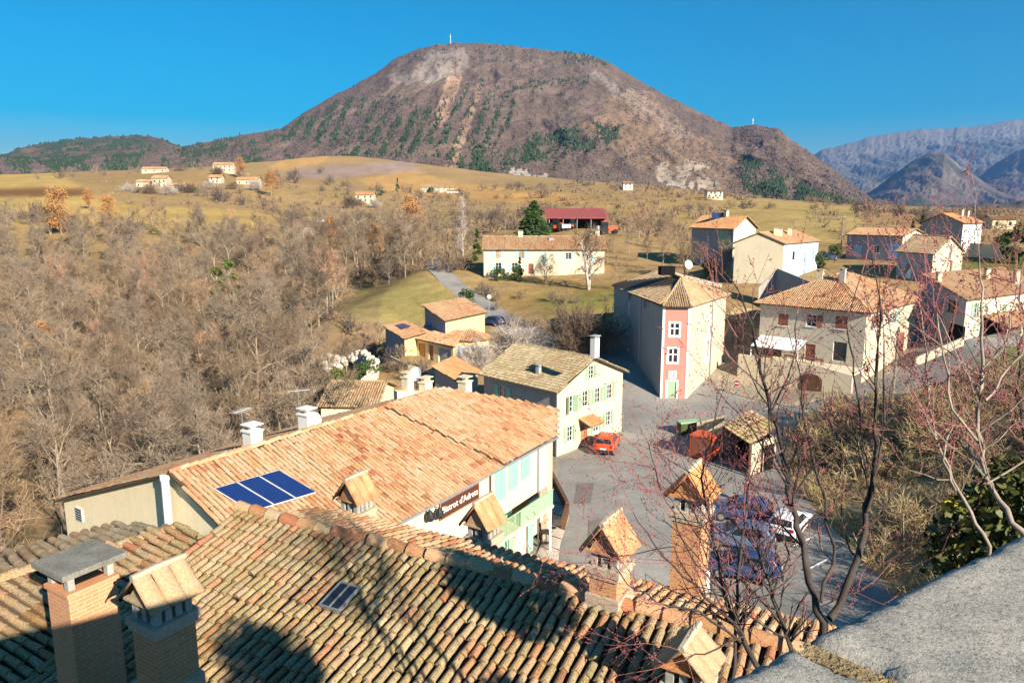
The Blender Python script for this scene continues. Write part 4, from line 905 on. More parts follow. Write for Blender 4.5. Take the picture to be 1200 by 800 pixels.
# terrace below it: a retaining wall with a brown arched door
t0 = p - d * .5 + n * 4.2; L = 12.6; tw = thing('retaining_wall', 'pale terrace wall with a brown cellar door below the big stone house', 'wall', t0); u, z = ray_on(t0, t0 + d, 952, 436); zt = 3.6
mb = MB(); mb.prism([t0 - up * 1, t0 + d * L - up * 1, t0 + d * L + up * (zt - .6), t0 + d * L * .72 + up * (zt - .1), t0 + up * zt], n * -.4); mb.prism([t0 + up * (zt - .7) - n * .4, t0 + d * L + up * (zt - .7) - n * .4, t0 + d * L - n * 4.1 + up * (zt - .7), t0 - n * 4.1 + up * (zt - .7)], (0, 0, .2)); mb.build('wall', 'cream', tw)
mb = MB(); k = t0 + d * 7.2 + n * .05; ar = [k + up * 0, k + d * 2.4, k + d * 2.4 + up * 1.9] + [k + d * (1.2 + 1.2 * math.cos(x)) + up * (1.9 + .7 * math.sin(x)) for x in (.5, 1.0, 1.57, 2.1, 2.6)] + [k + up * 1.9]; mb.prism(ar, n * -.04); mb.build('door', 'wood', tw)
mb = MB()
for i in range(12): mb.tube([t0 + d * (.3 + i * 1.0) + up * zt - n * .2, t0 + d * (.3 + i * 1.0) + up * (zt + .9) - n * .2], .02, 4)
mb.tube([t0 + up * (zt + .9) - n * .2, t0 + d * 8.5 + up * (zt + .9) - n * .2], .025, 4); mb.build('railing', 'iron', tw)
for i in range(3):
    px_, py_ = ((944, 426), (958, 425), (925, 428))[i]; u, z = ray_on(t0 - n * 2, t0 - n * 2 + d, px_, py_); c = t0 - n * 2 + d * u + up * (zt - .5)
    tb = thing('terrace_table', ['dark terrace table under the bare branches', 'dark terrace table beside the glazed door', 'dark terrace table under the white awning'][i], 'table', c); mb = MB(); mb.abox(c + up * .7, d, 1.2, .8, .05); mb.build('tabletop', 'wood', tb)
    for sx in (-1, 1):
        for sy in (-1, 1): bar('leg', c + d * sx * .5 + n * sy * .33, c + d * sx * .5 + n * sy * .33 + up * .7, .025, 'iron', tb, 4)
# stone garden wall with shadowed gateway behind the big stone house
a2, b2 = P(910, 321, 108), P(955, 335, 100); gw = thing('garden_wall', 'grey wedge of garden wall behind the big stone house', 'wall', (a2.x, a2.y, 5)); mb = MB()
mb.prism([V((a2.x, a2.y, 4)), V((b2.x, b2.y, 4)), V((b2.x, b2.y, b2.z + .3)), V((a2.x, a2.y, a2.z + .8))], (.3, .3, 0)); a3 = P(889, 338, 108); mb.prism([V((a3.x, a3.y, 4)), V((a2.x, a2.y, 4)), V((a2.x, a2.y, a2.z + .6)), V((a3.x, a3.y, a3.z + .2))], (.1, .4, 0)); mb.build('wall', 'side', gw)
# low tiled outbuilding left of the big stone house
oa, ob, oc = P(850, 372, 96), P(893, 372, 90), P(905, 366, 96)
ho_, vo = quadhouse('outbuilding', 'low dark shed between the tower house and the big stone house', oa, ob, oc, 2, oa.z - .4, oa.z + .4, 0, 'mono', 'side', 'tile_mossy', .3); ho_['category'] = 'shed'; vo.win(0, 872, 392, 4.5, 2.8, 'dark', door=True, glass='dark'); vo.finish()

# ------------------------------------------------------------------ yellow house with blue shutters
h4 = house('house', 'yellow house with blue shutters, round bay and small solar roof among bare trees', P(498, 398, 91))
va = Vol(h4, P(452, 397, 94), P(474, 399, 88.5), P(497, 391, 92.5), 1.8, 4.75, 5.3, 1, 'mono', 'side', 'tile_warm', .35, side_mats={1: 'yellow'}); va.finish()  # grey faces paint the shaded sides of this house, yellow the sunlit
vb = Vol(h4, P(498, 375, 97), P(522, 377, 91), P(568, 377, 98.5), 1.8, 6.5, 7.5, 1, 'mono', 'side', 'tile_warm', .4, side_mats={1: 'yellow'})
vb.win(0, 504.5, 384, 1.0, 1.5, shut='blue', state='closed'); vb.win(0, 517, 385, 1.0, 1.5, shut='blue', state='closed'); vb.finish()
vc = Vol(h4, P(489, 400, 91), P(531, 410, 86), P(541, 405, 92), 1.8, 4.3, 4.9, 0, 'mono', 'yellow', 'tile_warm', .4)
vc.win(0, 494.5, 411, 1.4, 1.9, 'wood', door=True, glass='goldwood'); vc.win(0, 505, 413, .9, 2.0, 'frame', door=True, glass='brown'); vc.win(0, 521, 417, 2.4, 1.9, door=True, glass='slate'); vc.finish()
cc_ = P(549, 420, 89); mb = MB(); n_ = 18; rad = 2.5; ctr = V((cc_.x, cc_.y + rad, 0))
for i in range(n_):
    a1, a2_ = 6.283 * i / n_, 6.283 * (i + 1) / n_; p1 = ctr + V((math.cos(a1), math.sin(a1), 0)) * rad; p2 = ctr + V((math.cos(a2_), math.sin(a2_), 0)) * rad; mb.add([p1, p2, p2 + up * 4.6, p1 + up * 4.6], [(0, 1, 2, 3)])
mb.build('bay_wall', 'yellow', h4)
roof_mesh('bay_roof', [[ctr + V((math.cos(6.283 * i / 9), math.sin(6.283 * i / 9), 0)) * (rad + .35) + up * 4.5, ctr + V((math.cos(6.283 * (i + 1) / 9), math.sin(6.283 * (i + 1) / 9), 0)) * (rad + .35) + up * 4.5, ctr + up * 5.5] for i in range(9)], 'tile_warm', h4)
for ang, w_ in ((-1.75, 1.0), (-1.05, 1.0)):
    d = V((-math.sin(ang), math.cos(ang), 0)); n = V((math.cos(ang), math.sin(ang), 0)); c = ctr + n * (rad + .02) + up * 3.1; mb = MB(); mb.box(c, d, n, up, .5, .05, .65); o = mb.build('window', 'frame', h4)
    mb = MB(); mb.box(c + n * .06, d, n, up, .42, .02, .57); mb.build('pane', 'sky', o)
    for sx in (-1, 1): mb = MB(); mb.box(c + d * sx * .78 + n * -.02, d, n, up, .25, .05, .65); mb.build('shutter', 'blue', h4)
sp_ = va.on_roof(471, 383); e = (va.b - va.a).normalized(); n_r = (va.roofs[0][1] - va.roofs[0][0]).cross(va.roofs[0][2] - va.roofs[0][0]).normalized(); n_r = n_r if n_r.z > 0 else -n_r
e2 = (va.c - va.b).normalized(); mb = MB(); mb.box(sp_ + n_r * .16, e, e2 - n_r * e2.dot(n_r), n_r, 1.5, 1.0, .04); mb.build('solar_panel', 'panel', h4)
vd = Vol(h4, P(510, 444, 78), P(538, 448, 75), P(560, 436, 80), -1, P(538, 448, 75).z, P(538, 448, 75).z + .8, 1, 'mono', 'slate', 'tile_orange', .3); vd.finish()
# low courtyard wall round the yellow house
yw = thing('courtyard_wall', 'low pink courtyard wall in front of the yellow house', 'wall', P(470, 420, 88)); mb = MB()
for (x1, y1, d1), (x2, y2, d2) in (((457, 417, 88), (478, 428, 84)), ((478, 428, 84), (520, 437, 82))):
    p1, p2 = P(x1, y1, d1), P(x2, y2, d2); mb.prism([p1 - up * 2.5, p2 - up * 2.5, p2, p1], (.1, .25, 0))
mb.build('wall', 'tower', yw)

# ------------------------------------------------------------------ small house behind the restaurant
a, b_ = P(376, 475, 65), P(440, 480, 64.8); e = (b_ - a); e.z = 0; e.normalize(); n = V((-e.y, e.x, 0))
h3, v3 = quadhouse('house', 'small house with ribbed pale tile roof behind the restaurant', a, b_, b_ + n * 7.5, -3, 3.0, 4.25, 0, 'gable', 'gable', 'tile_grey', .3); v3.win(0, 400, 489, .8, 1.0); v3.finish()
# ------------------------------------------------------------------ mossy lean-to by the parking
pa, pb, pc = Zp(848, 499, 2.5), Zp(880, 520, 2.5), Zp(912, 510, 2.5); pd = pa + pc - pb
h16 = house('lean_to', 'low garage with mossy tile roof and open dark front by the parking', V((pb.x, pb.y, 0))); h16['category'] = 'garage'
roof_mesh('roof', [[pa + up * .0, pb + up * .0, pc + up * .8, pd + up * .8]], 'tile_mossy', h16, seg=4)
mb = MB(); e = (pc - pb).normalized(); f = (pa - pb).normalized()
for q0, q1 in ((pb + e * .3 + f * .15, pc - e * .2 + f * .15), (pc - e * .2, pd - e * .2), (pa + e * .2 - f * .15, pd - f * .15)):
    q0, q1 = V((q0.x, q0.y, -1)), V((q1.x, q1.y, -1)); t_ = (q1 - q0).normalized(); w2 = V((-t_.y, t_.x, 0)) * .12; mb.prism([q0, q1, q1 + up * 3.4, q0 + up * 3.3], w2)
mb.build('wall', 'tower', h16)
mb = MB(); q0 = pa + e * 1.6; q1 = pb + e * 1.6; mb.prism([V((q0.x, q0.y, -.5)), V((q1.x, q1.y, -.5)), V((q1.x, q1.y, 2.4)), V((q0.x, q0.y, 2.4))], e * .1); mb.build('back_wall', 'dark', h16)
for f_ in (.02, .5, .98): q0 = pa + (pb - pa) * f_; bar('post', V((q0.x, q0.y, -.3)), V((q0.x, q0.y, 2.45)), .1, 'wood', h16)
q0 = pb + e * 2.5 - f * .1; mb = MB(); mb.box(V((q0.x, q0.y, 1.0)) - f * .02, e, f, up, .45, .06, 1.0); mb.build('door', 'dark', h16)
# white shed wall, green skip bin and orange container in front of it
pw0, pw1 = Zp(816, 511, 0), Zp(848, 516, 0); ww = thing('low_wall', 'short white wall beside the orange container', 'wall', pw0); mb = MB(); mb.prism([pw0 - up * .5, pw1 - up * .5, pw1 + up * 2.3, pw0 + up * 1.3], (.1, .3, 0)); mb.build('wall', 'white', ww)
sb = thing('storage_bin', 'dark green storage bin on the plaza in front of the white wall', 'bin', Zp(806, 506, 0)); mb = MB(); c = Zp(806, 506, 0); mb.abox(c, (.8, .25), 1.9, .8, .95); o = mb.build('body', 'iron', sb); mb = MB(); mb.abox(c + up * .95, (.8, .25), 2.0, .9, .12); mb.build('lid', 'pale_green', sb); o.data.materials[0] = M['evergreen']
c = Zp(838, 536, 0); ct = thing('container', 'orange red metal waste container with a white notice', 'container', c); e = V((.62, .78, 0)); f = V((-.78, .62, 0))
cb = c + f * .9; mb = MB(); mb.abox(cb, e, 1.7, 1.9, 1.75)
for k in range(5): mb.box(cb + V((0, 0, .9)) - f * .97 + e * (-.72 + .36 * k), e, f, up, .04, .03, .8)
mb.box(cb + up * 1.78, e, f, up, .92, 1.02, .05); mb.build('body', 'orange', ct)
mb = MB(); mb.box(cb - f * 1.012 + up * 1.1 + e * .1, e, f, up, .2, .012, .2); mb.build('notice', 'white_paint', ct)
mb = MB(); mb.box(cb - e * .86 + up * .9, e, f, up, .012, .8, .75); mb.build('side_door', 'brown', ct)
# ------------------------------------------------------------------ the restaurant: long warm tile roof, cream front on the street
eR = V((.557, .83, 0)); uR = V((.83, -.557, 0))
RS = V((-13.6, 28.5, 9.5)); b2 = V((-8.7, 25.3, 0)); c2 = V((2.15, 42.8, 0)); ER = 6.75
hR = thing('house', 'long cream house with wide sunlit tile roof, mint shutters and a dark name board', 'restaurant', (b2.x, b2.y, 0))
a2 = V((-13.6 - .83 * 9.8, 28.5 + .557 * 9.8, 0)); EL = 6.1
nr = (c2 - b2).cross(V((RS.x - b2.x, RS.y - b2.y, RS.z - ER))); nr.normalize(); nr = nr if nr.z > 0 else -nr
def onR(x, y, h=0): return V((x, y, ER - ((x - b2.x) * nr.x + (y - b2.y) * nr.y) / nr.z + h))
def rayR(px, py, h=0.0):
    o = V((0, 0, CAMZ)); D = P(px, py, 1) - o; p0 = V((b2.x, b2.y, ER + h)); return o + D * ((p0 - o).dot(nr) / D.dot(nr))
RE = rayR(521, 458); c3 = rayR(648, 484); f2 = a2 + V((RE.x - RS.x, RE.y - RS.y, 0))
up = V((0, 0, 1)); dF = (c2 - b2).normalized(); nF = V((dF.y, -dF.x, 0))
# walls: gable to the viewer, front to the street with its openings, end wall
def side_wall(mb, p, q, z0, top, holes, depth=.2):
    d = q - p; L = d.length; d.normalize(); n = V((d.y, -d.x, 0))
    loops = [[(0, z0), (L, z0)] + top(L)] + [[(h[0], h[1]), (h[0], h[3]), (h[2], h[3]), (h[2], h[1])] for h in holes]
    vs = [p + d * u + up * z for l in loops for u, z in l]; tri = tessellate_polygon([[V((u, z, 0)) for u, z in l] for l in loops])
    mb.add(vs, [t_ if (vs[t_[1]] - vs[t_[0]]).cross(vs[t_[2]] - vs[t_[0]]).dot(n) > 0 else t_[::-1] for t_ in tri])
    for h in holes:
        cs = [(h[0], h[1]), (h[2], h[1]), (h[2], h[3]), (h[0], h[3])]
        for i in range(4):
            (u1, z1), (u2, z2) = cs[i], cs[(i + 1) % 4]; f = [p + d * u1 + up * z1, p + d * u2 + up * z2]; mb.add(f + [x - n * depth for x in f[::-1]], [(0, 1, 2, 3)])
mb = MB(); side_wall(mb, a2, b2, -3, lambda L: [(L, ER), (9.8, RS.z - .05), (0, EL)], []); mb.build('gable_wall', 'gable', hR)
holes = []; fits = []
def fit(px, py, w_, h_, kind):
    u, z = ray_on(b2, c2, px, py); holes.append((u - w_ / 2, z - h_ / 2, u + w_ / 2, z + h_ / 2)); fits.append((u, z, w_, h_, kind))
for px, py in ((586.5, 566), (601.5, 553), (616, 541)): fit(px, py, 1.05, 1.95, 'mint_closed')
fit(609, 630, 1.5, 2.6, 'door'); fit(594, 622, 1.0, 2.2, 'mint_closed'); fit(626, 606, 1.1, 2.3, 'white_door'); fit(517, 626, 1.1, 1.2, 'ltwin'); fit(638, 590, .9, 2.1, 'white_door')
mb = MB(); side_wall(mb, b2, c2, -2, lambda L: [(L, ER), (0, ER)], holes); cc3 = V((c3.x, c3.y, 0)); side_wall(mb, c2, cc3, -2, lambda L: [(L, c3.z - .1), (0, ER)], []); mb.build('wall', 'cream', hR)
mb = MB(); side_wall(mb, cc3, V((RE.x, RE.y, 0)), -2, lambda L: [(L, RE.z - .1), (0, c3.z - .1)], []); mb.build('end_wall', 'gable', hR); mb = MB(); side_wall(mb, f2, a2, -3, lambda L: [(L, EL), (0, EL)], []); mb.build('back_wall', 'gable', hR)
for u, z, w_, h_, kind in fits:
    c = b2 + dF * u + up * z - nF * .1; mb = MB()
    for sx in (-1, 1): mb.box(c + dF * sx * (w_ / 2 - .03), dF, nF, up, .03, .03, h_ / 2)
    for sz in (-1, 1): mb.box(c + up * sz * (h_ / 2 - .03), dF, nF, up, w_ / 2 - .06, .03, .03)
    o = mb.build('door_frame' if 'door' in kind else 'window', 'frame', hR)
    mb = MB(); mb.box(c - nF * .03, dF, nF, up, w_ / 2 - .03, .015, h_ / 2 - .03); mb.build('door' if 'door' in kind else 'pane', {'door': 'teal', 'white_door': 'white_paint', 'ltwin': 'ltgrey'}.get(kind, 'glass'), o)
    if kind == 'mint_closed':
        for sx in (-1, 1):
            mb = MB(); mb.box(c + dF * sx * w_ / 4 + nF * .12, dF, nF, up, w_ / 4 - .01, .02, h_ / 2)
            for k in (-.35, 0, .35): mb.box(c + dF * sx * w_ / 4 + nF * .15 + up * k * h_, dF, nF, up, w_ / 4 - .03, .012, .05)
            mb.build('shutter', 'mint', hR)
    if kind == 'door':
        for sx in (-1, 1): mb = MB(); mb.box(c + dF * sx * (w_ / 2 + .3) + nF * .2, dF, nF, up, .3, .02, h_ / 2); mb.build('shutter', 'pale_green' if sx < 0 else 'mint', hR)
# peach panels between the upper shutters
u0, _ = ray_on(b2, c2, 579, 570); u1, _ = ray_on(b2, c2, 633, 530)
# roof: two levels with a step between them
oe = nF * .55
sA, sB = rayR(460, 487), rayR(583, 542); bE = onR(b2.x + oe.x - eR.x * .3, b2.y + oe.y - eR.y * .3, .12); cE = onR(c2.x + oe.x + dF.x * .2, c2.y + oe.y + dF.y * .2, .12)
t_ = (sB - bE).dot((cE - bE).normalized()); mE = bE + (cE - bE).normalized() * t_
rs_ = RS + V((-.17, -.25, .12)); t2 = (sA - rs_).dot((RE - rs_).normalized()); mR = rs_ + (RE - rs_).normalized() * t2
hi = V((0, 0, .12)); c3e = c3 + V((.3, .3, .12))
roof_mesh('roof', [[bE, mE, mR, rs_], [mE + hi, cE + hi, c3e + hi, RE + hi * 2, mR + hi], [V((f2.x, f2.y, EL)) - uR * .4, V((a2.x, a2.y, EL)) - uR * .4 - eR * .3, rs_, RE + V((0, 0, .12))]], 'tile_warm', hR, [(rs_, RE + V((0, 0, .16)))], 4, ex=.36, jit=1.3)
mb = MB(); mb.tube([mE + V((0, 0, .13)), mR + V((0, 0, .13))], .045, 5); mb.build('roof_step', 'under', hR)
gt = MB(); gt.tube([bE + nF * .07 - up * .1, cE + nF * .07 - up * .06], .075, 8); gt.build('gutter', 'zinc', hR)
for px, py in ((573.5, 566), (630, 530)):
    u, z = ray_on(b2, c2, px, py); bar('downpipe', b2 + dF * u + nF * .08, b2 + dF * u + nF * .08 + up * (ER - .2), .055, 'wood' if px < 600 else 'zinc', hR)
# solar panels lying on the tiles
q = [rayR(x, y, .27) for x, y in ((250, 573), (327, 551), (371, 577), (294, 600))]
for i in range(3):
    f0, f1 = i / 3 + .008, (i + 1) / 3 - .008; A0, A1 = q[0] + (q[1] - q[0]) * f0, q[0] + (q[1] - q[0]) * f1; B0, B1 = q[3] + (q[2] - q[3]) * f0, q[3] + (q[2] - q[3]) * f1
    mb = MB(); mb.prism([A0, A1, B1, B0], nr * .035); o = mb.build('solar_panel', 'ltgrey', hR)
    ins = lambda A, B, k: A + (B - A) * k
    cell = [ins(ins(A0, A1, .02), ins(B0, B1, .02), .015), ins(ins(A0, A1, .98), ins(B0, B1, .98), .015), ins(ins(A0, A1, .98), ins(B0, B1, .98), .985), ins(ins(A0, A1, .02), ins(B0, B1, .02), .985)]
    mb = MB(); mb.prism([p + nr * .04 for p in cell], nr * .006)
    mb.build('solar_cells', 'panel', o)
# balcony with pale green railing panels
uA, zA = ray_on(b2 + nF * 1.15, c2 + nF * 1.15, 584, 601); uB, zB = ray_on(b2 + nF * 1.15, c2 + nF * 1.15, 648, 553); zb = (zA + zB) / 2; zb = zb if 1.8 < zb < 4 else 2.9
L = uB - uA; s0 = b2 + dF * uA
mb = MB(); mb.box(s0 + dF * L / 2 + nF * .62 + up * zb, dF, nF, up, L / 2, .6, .09); bal = mb.build('balcony', 'cream', hR)
mb = MB()
for k in range(int(L / .8) + 1): mb.box(s0 + dF * min(k * .8, L - .03) + nF * 1.18 + up * (zb + .55), dF, nF, up, .025, .025, .46)
mb.box(s0 + dF * L / 2 + nF * 1.18 + up * (zb + 1.03), dF, nF, up, L / 2, .035, .025); mb.box(s0 + nF * .62 + up * (zb + 1.03), nF, dF, up, .56, .03, .025)
for k in range(int(L * .35 / .1)): mb.box(s0 + dF * (.1 + k * .1) + nF * 1.18 + up * (zb + .55), dF, nF, up, .012, .012, .45)
mb.build('railing', 'pale_green', bal)
mb = MB(); mb.box(s0 + dF * (L * .68) + nF * 1.18 + up * (zb + .55), dF, nF, up, L * .31, .012, .42); mb.build('railing_panel', 'pale_green', bal)
for f_ in (.35, .97): bar('balcony_post', s0 + dF * L * f_ + nF * 1.1, s0 + dF * L * f_ + nF * 1.1 + up * (zb - .09), .07, 'white_paint', bal)
# name board
uA, zA = ray_on(b2, c2, 514, 598); uB, zB = ray_on(b2, c2, 560, 575); zc = (zA + zB) / 2; Ls = uB - uA; hs_ = .46
sc_ = b2 + dF * (uA + uB) / 2 + up * zc + nF * .05
sg = thing('name_board', 'dark red painted name board with cream lettering on the cream wall', 'sign', sc_)
mb = MB(); mb.box(sc_, dF, nF, up, Ls / 2, .03, hs_); mb.build('board', 'sign', sg)
mb = MB()
for sz in (-1, 1): mb.box(sc_ + up * sz * (hs_ - .03) + nF * .035, dF, nF, up, Ls / 2, .012, .03)
for sx in (-1, 1): mb.box(sc_ + dF * sx * (Ls / 2 - .03) + nF * .035, dF, nF, up, .03, .012, hs_ - .06)
mb.build('border', 'goldwood', sg)
fc = bpy.data.curves.new('lettering', 'FONT'); fc.body = "Bistrot d'Adrets"; fc.align_x = 'CENTER'; fc.align_y = 'CENTER'; fc.size = .55; fc.extrude = .008; fc.offset = .006; fc.materials.append(M['letter'])
fo = bpy.data.objects.new('lettering', fc); C.objects.link(fo); fo.parent = sg
fc.size = min(.95, .62 * Ls / 4.2 * .95)
fo.matrix_local = Matrix((tuple([dF.x, up.x, nF.x, nF.x * .05]), tuple([dF.y, up.y, nF.y, nF.y * .05]), (dF.z, up.z, nF.z, 0), (0, 0, 0, 1)))
bpy.context.view_layer.update(); lm = bpy.data.meshes.new_from_object(fo.evaluated_get(bpy.context.evaluated_depsgraph_get())); lm.name = 'lettering'; ml_ = fo.matrix_local.copy(); bpy.data.objects.remove(fo)
fo = bpy.data.objects.new('lettering', lm); C.objects.link(fo); fo.parent = sg; fo.matrix_local = ml_
# black lanterns and an iron bracket left of the board
for px, py, lb in ((498, 603, 'black wall lantern, leftmost on the cream front'), (509, 600, 'black wall lantern beside the name board')):
    u, z = ray_on(b2, c2, px, py); c = b2 + dF * u + up * z + nF * .3; ln_ = thing('wall_lantern', lb, 'lamp', c, 'lanterns on the cream front'); mb = MB()
    mb.tube([c - up * .22, c - up * .05, c + up * .12, c + up * .32], [.16, .22, .2, .03], 8); mb.build('lantern_body', 'iron', ln_); bar('bracket', c + up * .3, c + up * .3 - nF * .3, .02, 'iron', ln_)
u, z = ray_on(b2, c2, 501, 617); c = b2 + dF * u + up * z; ib = thing('sign_bracket', 'thin black iron bracket below the wall lanterns', 'bracket', c); mb = MB(); mb.tube([c - dF * .8 + nF * .05 - up * .4, c - dF * .8 + nF * .05 + up * .2], .025, 5); mb.tube([c - dF * .8 + nF * .05 + up * .1, c - dF * .8 + nF * .9 + up * .1], .025, 5); mb.tube([c - dF * .8 + nF * .05 - up * .3, c - dF * .8 + nF * .6 + up * .1], .018, 5); mb.build('bar', 'iron', ib)
# flue on the gable, vent, chimneys of the back slope
u, z = ray_on(a2, b2, 204, 590); nG = V((-.557, -.83, 0)); dG = (b2 - a2).normalized(); nG = V((dG.y, -dG.x, 0)); c = a2 + dG * (u + .2) + nG * .42
bar('flue', c + up * 2, c + up * (RS.z - .2), .155, 'white_paint', hR, 12); mb = MB(); mb.tube([c + up * (RS.z - .2), c + up * (RS.z + .0)], .19, 12); mb.build('flue_cap', 'white_paint', hR)
u, z = ray_on(a2, b2, 94, 602); mb = MB(); cv_ = a2 + dG * u + up * z + nG * .03; mb.box(cv_, dG, nG, up, .3, .04, .33); vt = mb.build('vent', 'ltgrey', hR)
mb = MB()
for k in range(5): mb.box(cv_ + nG * .05 + up * (-.24 + .12 * k), dG, nG, up, .24, .015, .03)
mb.build('vent_slat', 'iron', vt)
def stack(px, pyb, d, w_, l_, h_, mat, pots=1, par=None, tall=False):
    p = P(px, pyb, d); mb = MB(); mb.abox(p - up * .8, eR, l_, w_, h_ + .8); o = mb.build('chimney', mat, par or hR); mb = MB()
    mb.abox(p + up * h_, eR, l_ + .12, w_ + .12, .08)
    for k in range(pots):
        q_ = p + eR * ((k - (pots - 1) / 2) * l_ / max(1, pots)); mb.abox(q_ + up * (h_ + .08), eR, .24, .24, .22)
    mb.abox(p + up * (h_ + .3), eR, l_ + .1, w_ + .1, .06); mb.build('chimney_cap', mat, o); return o
stack(297, 527, 34, .62, .62, .9, 'white2'); stack(361, 510, 37.5, .7, .6, 1.1, 'white2'); stack(545, 464, 45, .6, .6, .9, 'cream')
mb = MB(); pA, pB = P(466, 476, 44.5), P(520, 470, 46.5); mb.prism([pA - up * 1.5, pB - up * 1.5, pB + up * .5, pA + up * .9], (-.3, .5, 0)); mb.build('party_wall', 'gable', hR)
stack(478, 456, 45.5, .5, .55, .75, 'cream', 2); stack(499, 457, 46, .5, .7, .5, 'cream', 2)
dish(487, 438, 46, .45, 'white satellite dish on the chimneys at the end of the long roof', V((-.5, -.85, .35)))
dish(367, 492, 38, .42, 'white satellite dish on the white chimney of the long roof', V((.5, -.85, .3)))
def aerial(px, py, d, h_, label, ang=.4):
    p = P(px, py, d); t_ = thing('tv_aerial', label, 'aerial', p); mb = MB(); mb.tube([p, p + up * h_], .02, 5); mb.build('mast', 'zinc', t_); mb = MB(); a_ = V((math.cos(ang), math.sin(ang), 0)); b3 = V((-a_.y, a_.x, 0))
    mb.tube([p + up * h_ * .93 - a_ * .5, p + up * h_ * .93 + a_ * .6], .012, 4)
    for k in range(7): mb.tube([p + up * h_ * .93 + a_ * (-.45 + .16 * k) - b3 * .28, p + up * h_ * .93 + a_ * (-.45 + .16 * k) + b3 * .28], .008, 4)
    mb.build('antenna', 'ltgrey', t_)
aerial(352, 512, 37.5, 2.6, 'thin television aerial beside the satellite dish on the long roof'); aerial(286, 527, 34, 2.0, 'thin television aerial beside the plain white chimney', 1.2); aerial(932, 276, 118, 2.4, 'tall television aerial on the roof of the pale blue house', .2)

# ------------------------------------------------------------------ the mossy roof in the foreground
ES, EN = V((.8887, -.4586, 0)), V((.4586, .8887, 0)); sl15 = math.tan(R(15))
PL = V((-6.05, 15.53, 13.4)); PR = PL + ES * 15.2; DN = -EN - up * sl15; FAR = EN - up * sl15
hA = thing('house', 'old house under the big mossy tile roof nearest the viewer', 'house', (-2, 9, 10))
rA = [PL + DN * 6.6, PR + DN * 6.6, PR, PL]; rF = [PR + FAR * 1.5, PL + ES * 1.2 + FAR * 1.5, PL + ES * .6, PR]
def plane_ray(pl_, px, py):
    n = (pl_[1] - pl_[0]).cross(pl_[2] - pl_[0]); o = V((0, 0, CAMZ)); D = P(px, py, 1) - o; return o + D * ((pl_[0] - o).dot(n) / D.dot(n))
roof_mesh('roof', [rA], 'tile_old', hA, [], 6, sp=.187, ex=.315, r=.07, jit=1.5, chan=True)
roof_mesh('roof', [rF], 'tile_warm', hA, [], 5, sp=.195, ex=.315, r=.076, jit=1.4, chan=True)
mb = MB(); ridge_tiles(mb, PR + up * .05, PL + up * .05 - ES * .1, .15, .46, 8, 1.6); mb.build('ridge', 'tile_warm', hA)
mb = MB()
for k in range(90):   # lumps of mortar bedding along the ridge
    f_ = random.random(); p = PL + ES * 15.2 * f_ + (DN if random.random() < .7 else FAR) * random.uniform(.14, .2) + up * .03; mb.ball(p, random.uniform(.035, .075), 7, 4, (1.6, 1, .6), .5)
mb.build('ridge_mortar', 'mortar', hA)['kind'] = 'stuff'
B0 = PL + ES * 3.2 + FAR * 1.3 - up * .62; B1 = PR + FAR * 1.3 - up * .62; FB = EN - up * .2
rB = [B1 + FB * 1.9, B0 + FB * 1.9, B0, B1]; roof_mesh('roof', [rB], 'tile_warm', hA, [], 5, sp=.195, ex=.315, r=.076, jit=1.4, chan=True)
vt_, vb_ = PL + DN * .8, PL + DN * 6.6; C0, C1 = V((-7.3, 15.3, 13.05)), V((-10.9, 12.2, 13.0))
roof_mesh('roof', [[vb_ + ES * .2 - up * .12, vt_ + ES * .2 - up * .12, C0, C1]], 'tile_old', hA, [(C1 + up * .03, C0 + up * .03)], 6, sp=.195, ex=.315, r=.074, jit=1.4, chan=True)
roof_mesh('roof', [[C0 + V((-2.6, 2.3, -.9)), C1 + V((-2.6, 2.3, -.9)), C1, C0]], 'tile_grey', hA, [], 5, jit=1.4)
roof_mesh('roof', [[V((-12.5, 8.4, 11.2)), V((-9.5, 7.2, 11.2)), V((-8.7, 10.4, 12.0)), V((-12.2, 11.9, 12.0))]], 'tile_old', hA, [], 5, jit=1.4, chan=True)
mb = MB()
def wl(p, q, z1, z2): mb.prism([V((p.x, p.y, 0)), V((q.x, q.y, 0)), V((q.x, q.y, z2)), V((p.x, p.y, z1))], (.02, .02, 0))
wl(rA[0] + ES * .3 + EN * .3, rA[1] - ES * .3 + EN * .3, rA[0].z - .1, rA[1].z - .1); wl(rB[1] - EN * .3, rB[0] - EN * .3, rB[1].z - .12, rB[0].z - .12)
wl(rA[0] + ES * .3 + EN * .3, PL + ES * .3 + FAR * 1, rA[0].z - .1, PL.z - .5); wl(rA[1] - ES * .3 + EN * .3, PR - ES * .3 + FAR * 3, rA[1].z - .1, 12)
mb.build('wall', 'tower', hA)
# small roof window
p = plane_ray(rA, 400, 706); nA = (rA[1] - rA[0]).cross(rA[2] - rA[0]).normalized(); Tn = (-DN).normalized()
mb = MB(); 
for sx in (-1, 1): mb.box(p + nA * .15 + ES * sx * .215, ES, Tn, nA, .015, .31, .03)
for sy in (-1, 1): mb.box(p + nA * .15 + Tn * sy * .30, ES, Tn, nA, .2, .015, .03)
mb.box(p + nA * .155, ES, Tn, nA, .01, .28, .03); sk = mb.build('skylight', 'zinc', hA); mb = MB(); mb.box(p + nA * .15, ES, Tn, nA, .20, .285, .01); mb.build('pane', 'glass', sk)
for px, py in ((173, 646), (186, 640)):
    p = plane_ray([vb_, vt_, C0], px, py); n = (vt_ - vb_).cross(C0 - vb_).normalized(); n = n if n.z > 0 else -n; mb = MB(); mb.box(p + n * .15, EN, ES, n, .2, .16, .02); mb.build('glass_tile', 'glass', hA)

